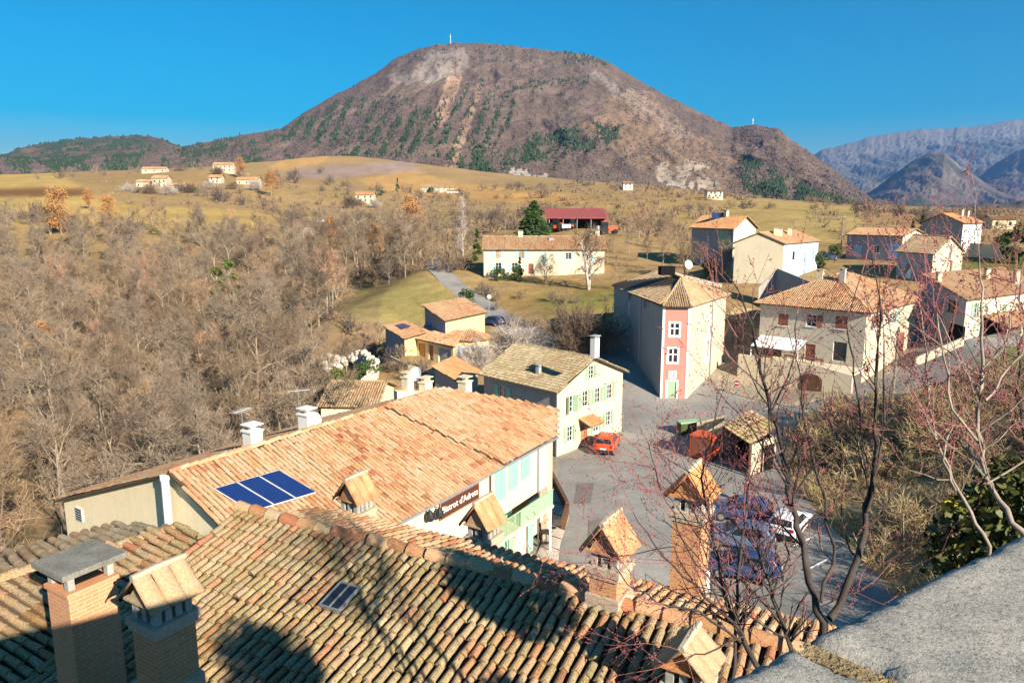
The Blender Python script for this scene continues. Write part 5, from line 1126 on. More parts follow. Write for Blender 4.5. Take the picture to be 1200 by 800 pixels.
def chimney(px, py, d, w_, l_, hs, cap_h, style='tile', brick='brick_old', below=.7, e=V((.53, .848, 0)), mats=('cap', 'cap')):
    """brick shaft from its foot (pixel, depth) with pillars and a tent of tiles, or a slab"""
    p = P(px, py, d); u = V((e.y, -e.x, 0)); mb = MB()
    mb.box(p + up * ((hs - below) / 2), u, e, up, w_ / 2, l_ / 2, (hs + below) / 2)
    ch = mb.build('chimney', brick, hA)
    mb = MB()
    if style == 'tile':
        mb.box(p + up * (hs - .13), u, e, up, w_ / 2 + .035, l_ / 2 + .035, .035); mb.box(p + up * (hs - .03), u, e, up, w_ / 2 + .06, l_ / 2 + .06, .055)
        mf = MB(); mf.box(p + up * .05, u, e, up, w_ / 2 + .05, l_ / 2 + .05, .14); mf.build('chimney_foot', 'mortar', ch)
    else: mb.box(p + up * (hs - .03), u, e, up, w_ / 2 + .03, l_ / 2 + .03, .035)
    mb.build('chimney_collar', brick if style != 'tile' else 'mortar', ch)
    top = p + up * (hs + .025); ph = .26
    for sx in (-1, 1):
        for sy in (-1, 1) if style != 'tile' else (-1, -.33, .33, 1): mb = MB(); mb.box(top + u * sx * (w_ / 2 - .07) + e * sy * (l_ / 2 - .07) + up * ph / 2, u, e, up, .055, .05, ph / 2); mb.build('chimney_pillar', 'cement', ch)
    if style == 'tile': mb = MB(); mb.box(top + e * -(l_ / 2 - .07) + up * ph / 2, u, e, up, .05, .045, ph / 2); mb.build('chimney_pillar', 'cement', ch)
    mb = MB(); mb.box(top + up * .02, u, e, up, w_ / 2 - .14, l_ / 2 - .12, .012); mb.build('flue_hole', 'dark', ch)
    t0 = top + up * ph
    if style == 'slab':
        mb = MB(); mb.box(t0 + up * .04, u, e, up, w_ / 2 + .14, l_ / 2 + .12, .045); mb.build('chimney_cap', 'slab', ch); return ch
    mb = MB(); hw, hl = w_ / 2 + .12, l_ / 2 + .1   # tent: gable ends of brick, two planes of tiles
    for sy in (-1, 1): mb.prism([t0 + e * sy * (hl - .09) - u * (hw - .1), t0 + e * sy * (hl - .09) + u * (hw - .1), t0 + e * sy * (hl - .09) + up * (cap_h - .06)], e * -.05 * sy)
    mb.prism([t0 - u * (hw - .06) - e * (hl - .05) - up * .0, t0 + u * (hw - .06) - e * (hl - .05), t0 + u * (hw - .06) + e * (hl - .05), t0 - u * (hw - .06) + e * (hl - .05)], up * .035)
    mb.build('cap_gable', mats[0], ch)
    mb = MB()
    for sx in (-1, 1):
        nT = 3 if l_ < .95 else 4
        for k in range(nT):
            f0, f1 = -hl + 2 * hl * k / nT, -hl + 2 * hl * (k + 1) / nT; jt = random.uniform(-.02, .02)
            lo = t0 + u * sx * hw - up * .02; hi_ = t0 + up * (cap_h + jt) + u * sx * -.03
            m_ = (f0 + f1) / 2; vs = []
            for q_, w2 in ((lo, 1.0), (hi_, .9)):
                for j in range(5):
                    an = math.pi * j / 4; vs.append(q_ + e * (m_ + math.cos(an) * (f1 - f0) * .53 * w2) + (u * sx * cap_h + up * hw).normalized() * (math.sin(an) * .06 + .02))
            dn_ = (u * sx * cap_h + up * hw).normalized() * -.03
            n0 = len(vs); vs += [x + dn_ for x in vs]
            mb.add(vs, [(j, j + 1, 5 + j + 1, 5 + j) for j in range(4)] + [(n0 + j, n0 + 5 + j, n0 + 6 + j, n0 + j + 1) for j in range(4)] + [(j, n0 + j, n0 + j + 1, j + 1) for j in range(4)] + [(0, 5, n0 + 5, n0), (4, n0 + 4, n0 + 9, 9)], random.random(), random.random())
    mb.build('chimney_cap', mats[1], ch, True)
    mb = MB()
    mb.tube([t0 + up * (cap_h + .02) - e * hl, t0 + up * (cap_h + .03), t0 + up * (cap_h + .02) + e * hl], [.05, .06, .05], 6); mb.build('cap_ridge', 'mortar', ch)
    return ch
M['cap_lichen'] = plain('cap_lichen_tile', (.40, .33, .21), (.50, .30, .16), 6, 24, .4, bmp=.6)
M['cap_orange'] = plain('cap_orange_tile', (.62, .29, .11), (.50, .24, .10), 5, 24, .3, bmp=.4)
p = V((-6.72, 10.72, 0)); qx, qy, qd = proj(p.x, p.y, 11.6)
chimney(qx, qy, qd, .62, .74, 2.72, 0, 'slab', 'brick', 1.5)
chimney(199, 806, 10.6, .56, .60, 1.16, .40, brick='brick_old', below=1.5, mats=('cap_lichen', 'cap_lichen'))
chimney(714, 702, 12.6, .50, .56, .66, .52); chimney(567, 644, 16.6, .52, .58, .36, .55, mats=('cap_lichen', 'cap')); chimney(419, 612, 17.6, .54, .56, .34, .52)
chimney(806, 706, 13.8, .53, .56, 1.86, .50, mats=('cap_orange', 'cap_orange')); chimney(806, 812, 10.4, .52, .56, .2, .38, mats=('cap_orange', 'cap_lichen'))
# white junk pipe by the tall chimney
p = P(826, 704, 13.9); bar('flue_pipe', p - up * .3, p + up * .62, .07, 'white_paint', hA, 10)

# ------------------------------------------------------------------ terrace and parapet the viewer leans over
m, t, b = newmat('rough_stone'); p = pos(t)
fa, fb, fc_ = noise(t, p, 150, 3, .8), noise(t, p, 420, 3, .8), noise(t, p, 9, 5, .6)
cc = mix(t, ramp(t, fc_, [(.35, g(0)), (.7, g(1))]), (.36, .335, .285), (.28, .265, .23))
cc = mix(t, 1., cc, ramp(t, fa, [(.30, g(.42)), (.46, g(.95)), (.7, g(1.3))]), 'MULTIPLY'); cc = mix(t, 1., cc, ramp(t, fb, [(.3, g(.7)), (.7, g(1.2))]), 'MULTIPLY')
t.links.new(cc, b.inputs['Base Color']); b.inputs['Roughness'].default_value = .95; b.inputs['Specular IOR Level'].default_value = .1; bump(t, b, fa, .7, .0025); M['parapet'] = m
M['joint'] = plain('lichen_mortar', (.46, .34, .17), (.24, .18, .10), 40, 160, .5, bmp=.8, dist=.01)
eP, fP, ZP = V((.84, .542, 0)).normalized(), V((.66, -.752, 0)).normalized(), 19.45
J = V((.374, .886, ZP))
pw = thing('parapet_wall', 'rough grey stone parapet in the lower right corner', 'wall', (0, 0, ZP - 1))
def slab(u0, u1, w_, th=.16, s_=.012):
    nu, nv = max(8, int((u1 - u0) / s_)), int(w_ / s_); U, W_ = np.meshgrid(np.linspace(u0, u1, nu), np.linspace(0, w_, nv), indexing='ij')
    ed = np.minimum(np.minimum(U - u0, u1 - U), np.minimum(W_, w_ - W_)); X = J.x + eP.x * U + fP.x * W_; Y = J.y + eP.y * U + fP.y * W_
    rough = (fbm(X * 14, Y * 14, 4, 3) - .5) * .005 + (fbm(X * 90, Y * 90, 3, 6) - .5) * .005
    Zz = ZP + rough - .02 * np.clip(1 - ed / .022, 0, 1) ** 2 - (fbm(X * 40, Y * 40, 2, 8) > .62) * np.clip(1 - ed / .03, 0, 1) * .012
    jx = (fbm(X * 25, Y * 25, 3, 9) - .5) * .006; X = X + jx; Y = Y + jx
    o = np_sheet('coping_slab', X, Y, Zz, M['parapet'], kind=None); o.parent = pw; o.location = -V(pw.location)
    mb = MB(); c = [J + eP * u + fP * v_ for u, v_ in ((u0 + .006, .006), (u1 - .006, .006), (u1 - .006, w_ - .006), (u0 + .006, w_ - .006))]; mb.prism([x - up * th for x in c], up * (th - .021)); sb_ = mb.build('slab_side', 'parapet', o); sb_.location = V(pw.location)
    me = sb_.data
slab(-1.45, -.018, .52); slab(.018, 1.25, .52)
mb = MB(); mb.prism([J + eP * a_ + fP * b3 - up * .1 for a_, b3 in ((-.016, .012), (.016, .012), (.016, .5), (-.016, .5))], up * .088)
for k in range(700):
    mb.ball(J + eP * random.uniform(-.017, .017) + fP * random.uniform(.004, .5) - up * .013, random.uniform(.0015, .005), 5, 3, (1, 1, .6), .6)
mb.build('joint', 'joint', pw)
mb = MB(); c = [J + eP * u + fP * v_ for u, v_ in ((-13, .05), (1.2, .05), (1.2, .47), (-13, .47))]; mb.prism([V((x.x, x.y, 8)) for x in c], up * (ZP - .165 - 8)); mb.build('wall', 'stone', pw)
c = [J + eP * 1.22 + fP * v_ for v_ in (.05, 8)]; mb = MB(); mb.prism([V((c[0].x, c[0].y, 8)), V((c[1].x, c[1].y, 8)), V((c[1].x, c[1].y, ZP)), V((c[0].x, c[0].y, ZP))], -eP * .4); mb.prism([J + eP * u + fP * v_ - up * .16 for u, v_ in ((-13, .04), (-1.46, .04), (-1.46, .5), (-13, .5))], up * .155); mb.build('wall', 'stone', pw)
mb = MB(); c = [J + eP * u + fP * v_ for u, v_ in ((-13, .48), (.82, .48), (.82, 8), (-13, 8))]; mb.prism([V((x.x, x.y, ZP - 1.3)) for x in c], up * .2); o = mb.build('terrace', 'concrete'); o['kind'] = 'structure'
# ------------------------------------------------------------------ trees
M['twig_red'] = plain('reddish_twigs', (.40, .25, .165), (.28, .17, .11), .12, 3, .3, bmp=0, objrand=.3)
def rv(s=1.): return V((random.gauss(0, s), random.gauss(0, s), random.gauss(0, s)))
def ribbon(mb, a, b_, w_):
    a, b_ = V(a), V(b_); d = b_ - a; s_ = d.cross(V((random.gauss(0, 1), random.gauss(0, 1), random.gauss(0, 1)))); s_ = s_.normalized() * w_ if s_.length > 1e-6 else V((w_, 0, 0))
    mb.add([a - s_, a + s_, b_], [(0, 1, 2)])
def gen_tree(seed, H, spread=.42, limbs=9, br=6, tw=6, sub=4, tw_len=.09, w_=.028, upw=.5, bole=.25, tr=.022, fork=1):
    """bare crown: trunk with limbs, then thin branches and sprays of twigs"""
    random.seed(seed); T_, K = MB(), MB()
    for fk in range(fork):
        ang = 6.28 * fk / fork + random.random(); lean = V((math.cos(ang), math.sin(ang), 0)) * (.16 if fork > 1 else .03)
        pts = [V((0, 0, -1))]; n = 6
        for i in range(n + 1): f = i / n; pts.append(V((0, 0, H * .86 * f)) + lean * H * f + rv(.014 * H) * f)
        T_.tube(pts, [H * tr * 1.25] + [H * tr * (1 - .85 * i / n) for i in range(n + 1)], 6)
        def at(f): x = 1 + f * n; i = min(int(x), n); return pts[i].lerp(pts[i + 1], x - i)
        az_ = random.random() * 6.28
        for k in range(limbs):
            f = bole + (1 - bole) * (k + random.random()) / limbs; az_ += 2.4 + random.gauss(0, .4); p0 = at(min(f, .99))
            el = R(random.uniform(22, 62)) if upw < .8 else R(random.uniform(60, 80)); d = V((math.cos(az_) * math.cos(el), math.sin(az_) * math.cos(el), math.sin(el)))
            L = H * spread * (1.05 - .62 * f) * random.uniform(.75, 1.2); lp = [p0]
            for i in range(4): d = (d + rv(.16) + V((0, 0, .10 * upw))).normalized(); lp.append(lp[-1] + d * L / 4)
            r0 = H * tr * .52 * (1.1 - f * .6); T_.tube(lp, [r0 * (1 - .2 * i) for i in range(5)], 5, False)
            for j in range(br):
                g_ = .25 + .75 * (j + random.random()) / br; x = min(g_ * 4, 3.99); q0 = lp[int(x)].lerp(lp[int(x) + 1], x - int(x))
                d2 = ((lp[int(x) + 1] - lp[int(x)]).normalized() + rv(.55) + V((0, 0, .3 * upw))).normalized(); L2 = L * .52 * (1.15 - .5 * g_); bp = [q0, q0 + d2 * L2 * .5, q0 + (d2 + rv(.2) + V((0, 0, .12 * upw))).normalized() * L2]
                K.tube(bp, [r0 * .36, r0 * .22, r0 * .08], 3, False)
                for m_ in range(tw):
                    h = (m_ + random.random()) / tw; s0 = bp[0].lerp(bp[1], h * 2) if h < .5 else bp[1].lerp(bp[2], h * 2 - 1)
                    d3 = (d2 + rv(.6) + V((0, 0, .25 * upw))).normalized(); L3 = H * tw_len * random.uniform(.6, 1.3); e0 = s0 + d3 * L3; ribbon(K, s0, e0, w_ * H * .1)
                    for q in range(sub):
                        y = random.uniform(.15, .95); t0 = s0.lerp(e0, y); d4 = (d3 + rv(.6)).normalized(); ribbon(K, t0, t0 + d4 * L3 * random.uniform(.4, .8), w_ * H * .07)
    return T_, K
def gen_bush(seed, H, n=26, tw=9, sub=4, w_=.02, dome=True):
    """many stems from the ground fanning into a dense round head of twigs"""
    random.seed(seed); T_, K = MB(), MB()
    for k in range(n):
        az_ = random.random() * 6.28; el = R(random.uniform(25, 88)); d = V((math.cos(az_) * math.cos(el), math.sin(az_) * math.cos(el), math.sin(el))); L = H * random.uniform(.6, .95); pts = [V((d.x * .12, d.y * .12, -.3))]
        for i in range(3): d = (d + rv(.1)).normalized(); pts.append(pts[-1] + d * L / 3)
        (T_ if k < n * .4 else K).tube(pts, [H * .014, H * .01, H * .007, H * .003], 4, False)
        for j in range(tw):
            x = (.3 + .7 * random.random()) * 2.999; s0 = pts[int(x)].lerp(pts[int(x) + 1], x - int(x)); d3 = (d + rv(.55)).normalized(); L3 = H * random.uniform(.16, .34); e0 = s0 + d3 * L3; ribbon(K, s0, e0, w_)
            for q in range(sub): t0 = s0.lerp(e0, random.uniform(.1, .95)); ribbon(K, t0, t0 + (d3 + rv(.6)).normalized() * L3 * random.uniform(.4, .8), w_ * .8)
    return T_, K
def leaf_cloud(seed, H, W, n, ls, clumps=14, z0=.12, cone=False):
    random.seed(seed); K = MB(); cs = []
    for k in range(clumps):
        f = random.random(); ph = random.random() * 6.28
        if cone: rr_ = W * (1 - f) ** .8 * random.uniform(.35, 1.0); cs.append((V((math.cos(ph) * rr_ * .75, math.sin(ph) * rr_ * .75, H * (z0 + (1 - z0) * f * .95))), W * .36 * (1.1 - f)))
        else: rr_ = W * math.sqrt(random.random()) * .72 * math.sin(min(3.0, .5 + 2.3 * f)); cs.append((V((math.cos(ph) * rr_, math.sin(ph) * rr_, H * (z0 + .78 * f))), W * random.uniform(.26, .42)))
    for k in range(n):
        c, r = cs[k % clumps]; v_ = rv(1).normalized() * r * (.55 + .5 * random.random()); v_.z *= .8 if not cone else 1.1; p_ = c + v_
        if p_.z < .05: p_.z = .05 + random.random() * .2
        a = rv(1).normalized() * ls * random.uniform(.6, 1.3); b_ = a.cross(rv(1)).normalized() * ls * random.uniform(.35, .7)
        if cone: a = (V((v_.x, v_.y, -.25 * r)).normalized() + rv(.35)).normalized() * ls * 1.3
        t_ = random.random(); K.add([p_ - a, p_ + b_, p_ + a, p_ - b_], [(0, 1, 2, 3)], t_, t_)
    return K
def proto(name, label, cat, T_, K, tm, km, group=None, part='crown'):
    t_ = thing(name, label, cat, (0, 0, -500), group); off = V((0, 0, 0))
    for q, nm, mt in ((T_, 'trunk', tm), (K, part, km)):
        if q and q.v:
            q.v = [(x, y, z - 500) for x, y, z in q.v]; q.build(nm, mt, t_)
    return t_
used_protos = set()
def place(pr, p, s=1., rz=None, label=None, group=None, cat=None, sz=None):
    t_ = pr if pr.name not in used_protos else copy_tree(pr)
    used_protos.add(pr.name); used_protos.add(t_.name)
    t_.location = p; t_.rotation_euler = (0, 0, random.random() * 6.28 if rz is None else rz); t_.scale = (s, s, s * (sz or 1))
    if label: t_['label'] = label
    if group: t_['group'] = group
    return t_
WOOD_L = 'bare grey brown tree standing in the dense winter wood left of the village'
WOOD_G = 'bare trees of the winter wood on the left'
woodp = [proto('bare_tree', WOOD_L, 'tree', *gen_tree(100 + i, 9.2, .46, 11, 7, 7, 6, .085, .021, .5, .12, .017, 1 + (i % 2)), 'bark', ('twig', 'twig_grey', 'twig', 'twig_grey', 'twig_red', 'twig', 'twig_grey')[i], WOOD_G) for i in range(7)]
tallp = [proto('bare_tree', WOOD_L, 'tree', *gen_tree(130 + i, 12., .32, 13, 7, 7, 5, .07, .018, .65, .15, .011), 'bark', ('twig_grey', 'twig')[i % 2], WOOD_G) for i in range(3)]
random.seed(5)
def ok_wood(x, y):
    if x * .557 * 0 + (x + 8.4) * .83 - (y - 45) * .557 > -7 and y < 66: return False      # keep clear of the long house
    px, py, d = proj(x, y, float(T0(x, y)[0]))
    if px > 560: return False
    if in_poly([(385, 366), (430, 332), (500, 322), (590, 360), (600, 470), (440, 440), (440, 400)], px, py): return False
    if in_poly([(360, 395), (460, 385), (470, 470), (365, 470)], px, py) : return False
    if in_poly([(-100, 324), (62, 326), (75, 346), (-100, 372)], px, py): return False
    if in_poly([(-100, 376), (40, 380), (10, 400), (-200, 420)], px, py) and d > 100: return False
    return True
spots = []; tries = 0
WOODPOLY = [(-19, 33), (-14, 58), (-18, 76), (-26, 90), (-24, 112), (-20, 140), (-22, 180), (-26, 235), (-90, 262), (-210, 275), (-190, 215), (-120, 140), (-80, 80), (-62, 45), (-40, 32)]
while len(spots) < 292 and tries < 9000:
    tries += 1; x, y = random.uniform(-200, -8), random.uniform(30, 268)
    if not in_poly(WOODPOLY, x, y): continue
    d_ = math.hypot(x, y); sp_ = 3.7 + d_ * .021
    if any((x - a) ** 2 + (y - b_) ** 2 < sp_ ** 2 for a, b_ in spots): continue
    if abs(math.atan2(x, y)) > R(44) or not ok_wood(x, y): continue
    spots.append((x, y))
for x, y in spots:
    z = float(T0(x, y)[0]); tall = random.random() < .18; pr = random.choice(tallp if tall else woodp)
    hmax = 1.0
    if y < 75: hmax = .92
    place(pr, (x, y, z - .1), random.uniform(.72, 1.12) * hmax * (1.14 if y < 120 else 1.32))
# fallen grey undergrowth and brambles of the wood: nobody could count it
U = MB(); random.seed(8)
for k in range(5200):
    x, y = random.uniform(-170, -10), random.uniform(32, 250)
    if k % 3 == 0: x, y = random.uniform(-60, -14), random.uniform(32, 90)
    if not in_poly(WOODPOLY, x, y) or not ok_wood(x, y): continue
    z = float(T0(x, y)[0]); h = random.uniform(.5, 1.9); c = V((x, y, z))
    for j in range(5): p0 = c + V((random.gauss(0, .4), random.gauss(0, .4), -.1)); ribbon(U, p0, p0 + (V((random.gauss(0, .6), random.gauss(0, .6), 1))) * h * random.uniform(.5, 1), .03 + y * .0003)
o = U.build('undergrowth', 'twig'); tag(o, 'brown brambles and saplings under the winter wood', 'undergrowth', kind='stuff')
# rust leaved oaks
oak = []
for i in range(2):
    T_, K = gen_tree(160 + i, 9., .40, 9, 5, 5, 2, .08, .03, .5, .2, .018); L_ = leaf_cloud(170 + i, 9., 3.4, 2600, .17, 26, .2); K.add(L_.v, L_.f); oak.append(proto('oak_tree', 'oak keeping its rust coloured dead leaves', 'tree', T_, K, 'bark', 'twig_rust'))
for px, d, s_, lb in ((72, 262, 1.5, 'rust leaved oak at the far edge of the yellow field, leftmost'), (128, 270, 1.1, 'rust leaved oak beside a large bare tree on the yellow field'), (392, 215, 1.0, 'rust leaved oak standing out of the right part of the wood'), (482, 215, 1.25, 'large tan leaved oak between the wood and the white poplar'), (440, 200, .8, 'small tan leaved oak at the edge of the lawn'), (318, 430, 1.3, 'golden leaved tree by the farmhouses on the left'), (283, 520, 1.2, 'golden leaved tree beside the cream farmhouse'), (105, 330, .8, 'low rusty tree below the brown field'), (55, 120, .7, 'low rust leaved oak by the gravel bank at the left edge'), (235, 115, .6, 'reddish young oak low in the middle of the wood')):
    place(random.choice(oak), ground_at(px, d), s_ * 1.25, label=lb)
# ivy clad green spots in the wood
ivy = proto('ivy_tree', 'tree trunk wrapped in bright green ivy', 'tree', gen_tree(180, 9., .25, 6, 4, 4, 2)[0], leaf_cloud(181, 7., 1.1, 1500, .16, 16, .1), 'bark', 'leaf')
for px, d, s_, lb in ((258, 150, 1.5, 'bright green ivy covered tree high in the wood'), (272, 148, 1.7, 'second bright green ivy covered tree, tallest of the wood'), (168, 62, .75, 'ivy covered trunk low in the near wood'), (300, 140, .8, 'dark ivy covered tree in the middle of the wood')):
    place(ivy, ground_at(px, d), s_ * 1.2, label=lb)
lb_ = [proto('evergreen_bush', 'olive green bush', 'bush', None, leaf_cloud(190 + i, 2.6, 1.7, 1300, .13, 16, .1), 'bark', ('leaf', 'conifer')[i]) for i in range(2)]
for px, d, s_, k, lb in ((185, 50, 1.2, 0, 'olive green bush behind the cream gable wall'), (205, 52, 1.0, 0, 'yellow green bush right of the cream gable in the wood'), (150, 56, .9, 0, 'small olive bush among the near trunks'), (222, 165, 1.5, 1, 'dark evergreen bush in the centre of the wood'), (372, 74, 1.3, 1, 'dark green bush left of the small ribbed roof house'), (395, 84, 1.2, 0, 'loose olive shrub by the pale rocks'), (545, 125, 1.2, 1, 'green bush beside the lane'), (432, 83, 1.1, 1, 'dark shrub at the courtyard wall'), (605, 140, 1.2, 1, 'green bush at the left corner of the long farmhouse'), (583, 141, 1.0, 1, 'low green bush below the turquoise shutters'), (832, 128, 1.2, 0, 'green bush behind the tower house'), (960, 128, 1.3, 1, 'dark green hedge bush beside the pale blue house'), (1195, 128, 2.6, 1, 'large dark evergreen at the right edge'), (1170, 150, 1.6, 1, 'dark green bush below the white house'), (980, 140, 1.2, 1, 'dark hedge bush left of the slate grey house'),
                     (505, 600, 2.2, 1, 'round dark bush below the hillside farm'), (447, 480, 1.6, 1, 'dark green bush beside the pale cottage'), (230, 410, 1.6, 0, 'yellow green bush in front of the far farmhouses')):
    place(lb_[k], ground_at(px, d), s_, label=lb)
# big conifer, cypresses, poplar
con = proto('conifer', 'broad dark green conifer left of the red roofed shed', 'tree', None, leaf_cloud(200, 10., 4.4, 6500, .42, 60, .04, True), 'bark', 'conifer')
p = ground_at(625, 185); place(con, p, 1.22, sz=.84)
cyp = proto('cypress', 'small dark conifer', 'tree', None, leaf_cloud(203, 6., 1.1, 1600, .22, 22, .05, True), 'bark', 'conifer')
for px, d, s_, lb in ((609, 139, .8, 'dark young conifer in front of the long farmhouse'), (559, 160, 1.2, 'dark cypress behind the white poplar'), (1067, 160, 1.1, 'dark conifer behind the slate grey house'), (1078, 165, 1.3, 'second dark conifer behind the slate grey house'), (886, 92, .62, 'small yellow green cypress left of the big stone house'), (466, 560, 1.8, 'dark conifer near the hillside farm')):
    place(cyp, ground_at(px, d), s_, label=lb)
T_, K = gen_tree(210, 15., .16, 16, 6, 6, 4, .05, .016, 1., .1, .011); pop = proto('poplar', 'tall pale leafless poplar beside the lane', 'tree', T_, K, 'twig_pale', 'twig_pale')
place(pop, ground_at(543, 150), 1.0)
# round bare bushes by the tower house
bsh = [proto('bare_bush', 'round bare bush', 'bush', *gen_bush(220 + i, 4.6, 70, 14, 6, .022), 'bark', 'twig_pale' if i == 0 else 'twig') for i in range(2)]
for px, d, s_, k, lb in ((602, 92, 1.2, 0, 'round bare mauve bush right of the yellow house'), (679, 92, 1.6, 1, 'round bare brown bush left of the tower house'), (560, 88, .9, 0, 'low bare bush behind the white gabled house')):
    place(bsh[k], ground_at(px, d), s_, label=lb)
for k, (px, d) in enumerate([(150, 405), (176, 400), (198, 398), (222, 410), (246, 440), (272, 445), (300, 450), (255, 520), (282, 525), (420, 410), (440, 405), (410, 400)]): place(bsh[k % 2], ground_at(px, d), random.uniform(1.1, 1.7), label='round bare tree screening the far farmhouses on the left slope', group='trees screening the far farmhouses')
# old bare tree with pale limbs before the farmhouse, others about the village
ot = proto('old_tree', 'old bare tree with thick pale limbs in front of the long farmhouse', 'tree', *gen_tree(230, 9., .50, 9, 7, 6, 4, .09, .028, .35, .18, .03, 2), 'twig_pale', 'twig')
place(ot, ground_at(690, 128), 1.15, .6)
VG = 'bare trees about the village'
vil_sp = [(712, 150), (738, 160), (760, 150), (778, 140), (800, 132), (818, 136), (790, 165), (745, 185), (725, 125), (560, 190), (590, 205), (520, 190), (470, 165), (510, 150), (455, 150), (535, 165), (425, 175), (640, 135), (1060, 175), (1030, 170), (1000, 185), (985, 200), (1015, 220), (1090, 200), (1165, 175), (1180, 190), (1140, 210), (850, 125), (345, 130), (350, 100), (365, 118), (405, 98), (430, 105), (445, 112)]
for px, d in vil_sp: place(random.choice(woodp + tallp), ground_at(px + random.uniform(-4, 4), d), random.uniform(.5, .85), label='bare brown tree among the gardens and lanes of the village', group=VG)
# hedges and scrub of the fields
fb = [proto('field_shrub', 'bare shrub', 'shrub', *gen_bush(240 + i, 4., 16, 7, 3, .055), 'bark', ('twig', 'twig_grey', 'scrub')[i]) for i in range(3)]
random.seed(21)
def row(pts, n, s0, s1, lb, gr, jit=6):
    n = max(2, int(n * .66))
    for i in range(n):
        f = (i + random.random() * .8) / n * (len(pts) - 1); k = min(int(f), len(pts) - 2); f -= k; (a, b_), (c, d_) = pts[k], pts[k + 1]
        px, d = a + (c - a) * f + random.gauss(0, jit), b_ + (d_ - b_) * f; place(random.choice(fb), ground_at(px, d * random.uniform(.96, 1.04)), random.uniform(s0, s1), label=lb, group=gr)
row([(690, 560), (760, 520), (850, 470)], 10, .9, 1.6, 'bare shrub in the hedge below the pale cliffs', 'hedge shrubs under the cliffs')
row([(640, 640), (560, 690), (600, 720), (720, 640)], 18, 1.2, 2.4, 'bare shrub in the thicket at the foot of the mountain', 'thicket at the mountain foot', 16)
row([(800, 310), (870, 330), (920, 330)], 12, .8, 1.4, 'bare shrub in the field hedge behind the orange roofed house', 'field hedge on the right', 6)
row([(950, 360), (1040, 300), (1110, 260), (1190, 240)], 26, 1.0, 2.0, 'bare shrub in the thicket behind the houses on the slope', 'thicket behind the slope houses', 12)
row([(560, 133), (600, 112), (640, 105), (690, 100)], 22, .4, .62, 'low bare shrub in the brown hedge along the lane', 'brown hedge along the lane', 4)
row([(180, 420), (260, 400), (330, 330), (420, 300), (480, 280)], 34, 1.0, 2.2, 'bare tree or shrub about the far farmhouses on the left', 'shrubs about the left farmhouses', 14)
row([(120, 640), (230, 600), (330, 560), (420, 540), (520, 560)], 30, 1.2, 2.4, 'bare tree on the slopes under the mountain', 'trees on the slopes under the mountain', 18)
row([(0, 300), (40, 290), (110, 270)], 14, 1.3, 2.4, 'dark bare tree at the corner of the yellow field', 'dark trees by the yellow field', 8)
row([(140, 262), (155, 266)], 2, 2.2, 2.6, 'large bare tree alone in the yellow field', 'lone field trees', 4)
row([(30, 560), (120, 520)], 8, 1.0, 1.8, 'bare tree along the brown field boundary', 'trees on the brown field boundary', 12)
row([(0, 900), (150, 850), (300, 900), (360, 950)], 26, 1.5, 3.0, 'bare tree at the foot of the low hill', 'trees at the foot of the low hill', 20)
row([(880, 640), (960, 600), (1060, 560)], 14, 1.2, 2.4, 'bare tree at the end of the olive field', 'trees at the end of the olive field', 14)
row([(560, 300), (520, 260), (600, 240), (740, 230)], 22, .9, 1.7, 'bare shrub on the rough slope behind the poplar', 'rough slope shrubs', 16)

M['brush'] = plain('brown_brush', (.27, .19, .12), (.19, .135, .085), .3, 3, .3, bmp=0)
# brown brush that covers the rough slopes in the middle distance
B_ = MB(); random.seed(77); SL = [[(560,258),(620,238),(780,226),(860,240),(810,300),(740,335),(560,292)], [(330,214),(480,226),(560,238),(560,325),(440,335),(300,262)], [(120,214),(330,222),(300,246),(150,240)], [(930,252),(1200,242),(1200,292),(1000,287)], [(560,206),(900,226),(880,236),(700,228),(560,222)]]
n = 0
while n < 3600:
    px, d = random.uniform(100, 1220), random.uniform(170, 760); q = ground_at(px, d) if False else None
    p = P(px, 250, d); z = float(T0(p.x, p.y)[0]) ; x_, y_, _d = proj(p.x, p.y, z); n += 1
    if not any(in_poly(pl, x_, y_) for pl in SL) or vnoise(p.x / 22, p.y / 22, 3) < .42: continue
    h = random.uniform(1.2, 3.6)
    for j in range(16): p0 = V((p.x + random.gauss(0, 1.1), p.y + random.gauss(0, 1.1), z)); ribbon(B_, p0, p0 + V((random.gauss(0, .6), random.gauss(0, .6), 1)) * h * random.uniform(.5, 1), .05 + d * .0005)
o = B_.build('scrubland', 'brush'); tag(o, 'brown leafless brush over the rough slopes behind the village', 'brush', kind='stuff')
row([(415, 172), (470, 156), (545, 142)], 22, .6, 1.2, 'dark bare bush along the upper edge of the lawn', 'bushes on the upper lawn edge', 8)
row([(385, 120), (420, 112), (445, 100)], 12, .5, 1.0, 'bare bush along the lower edge of the lawn', 'bushes on the lower lawn edge', 8)
row([(446, 87), (470, 86), (510, 83)], 20, .3, .55, 'low bare shrub below the courtyard wall of the yellow house', 'shrubs below the courtyard wall', 8)
row([(620, 128), (680, 122), (735, 118)], 12, .3, .7, 'low bare shrub in the grass before the long farmhouse', 'shrubs before the long farmhouse', 10)
row([(300, 520), (380, 480), (470, 470), (560, 460), (640, 440)], 40, .9, 2.0, 'bare brown shrub on the tan slope under the mountain', 'shrubs on the tan slope', 26)
row([(430, 330), (520, 330), (600, 300), (640, 330)], 30, .9, 2.0, 'bare brown tree or bush behind the poplar and the conifer', 'brush behind the poplar', 20)
row([(700, 260), (760, 240), (800, 220)], 14, .8, 1.6, 'bare brown bush right of the red roofed shed', 'bushes right of the red shed', 14)
row([(150, 415), (210, 408), (290, 455)], 16, .8, 1.4, 'bare bush growing in front of the far farmhouses', 'bushes before the far farmhouses', 10)
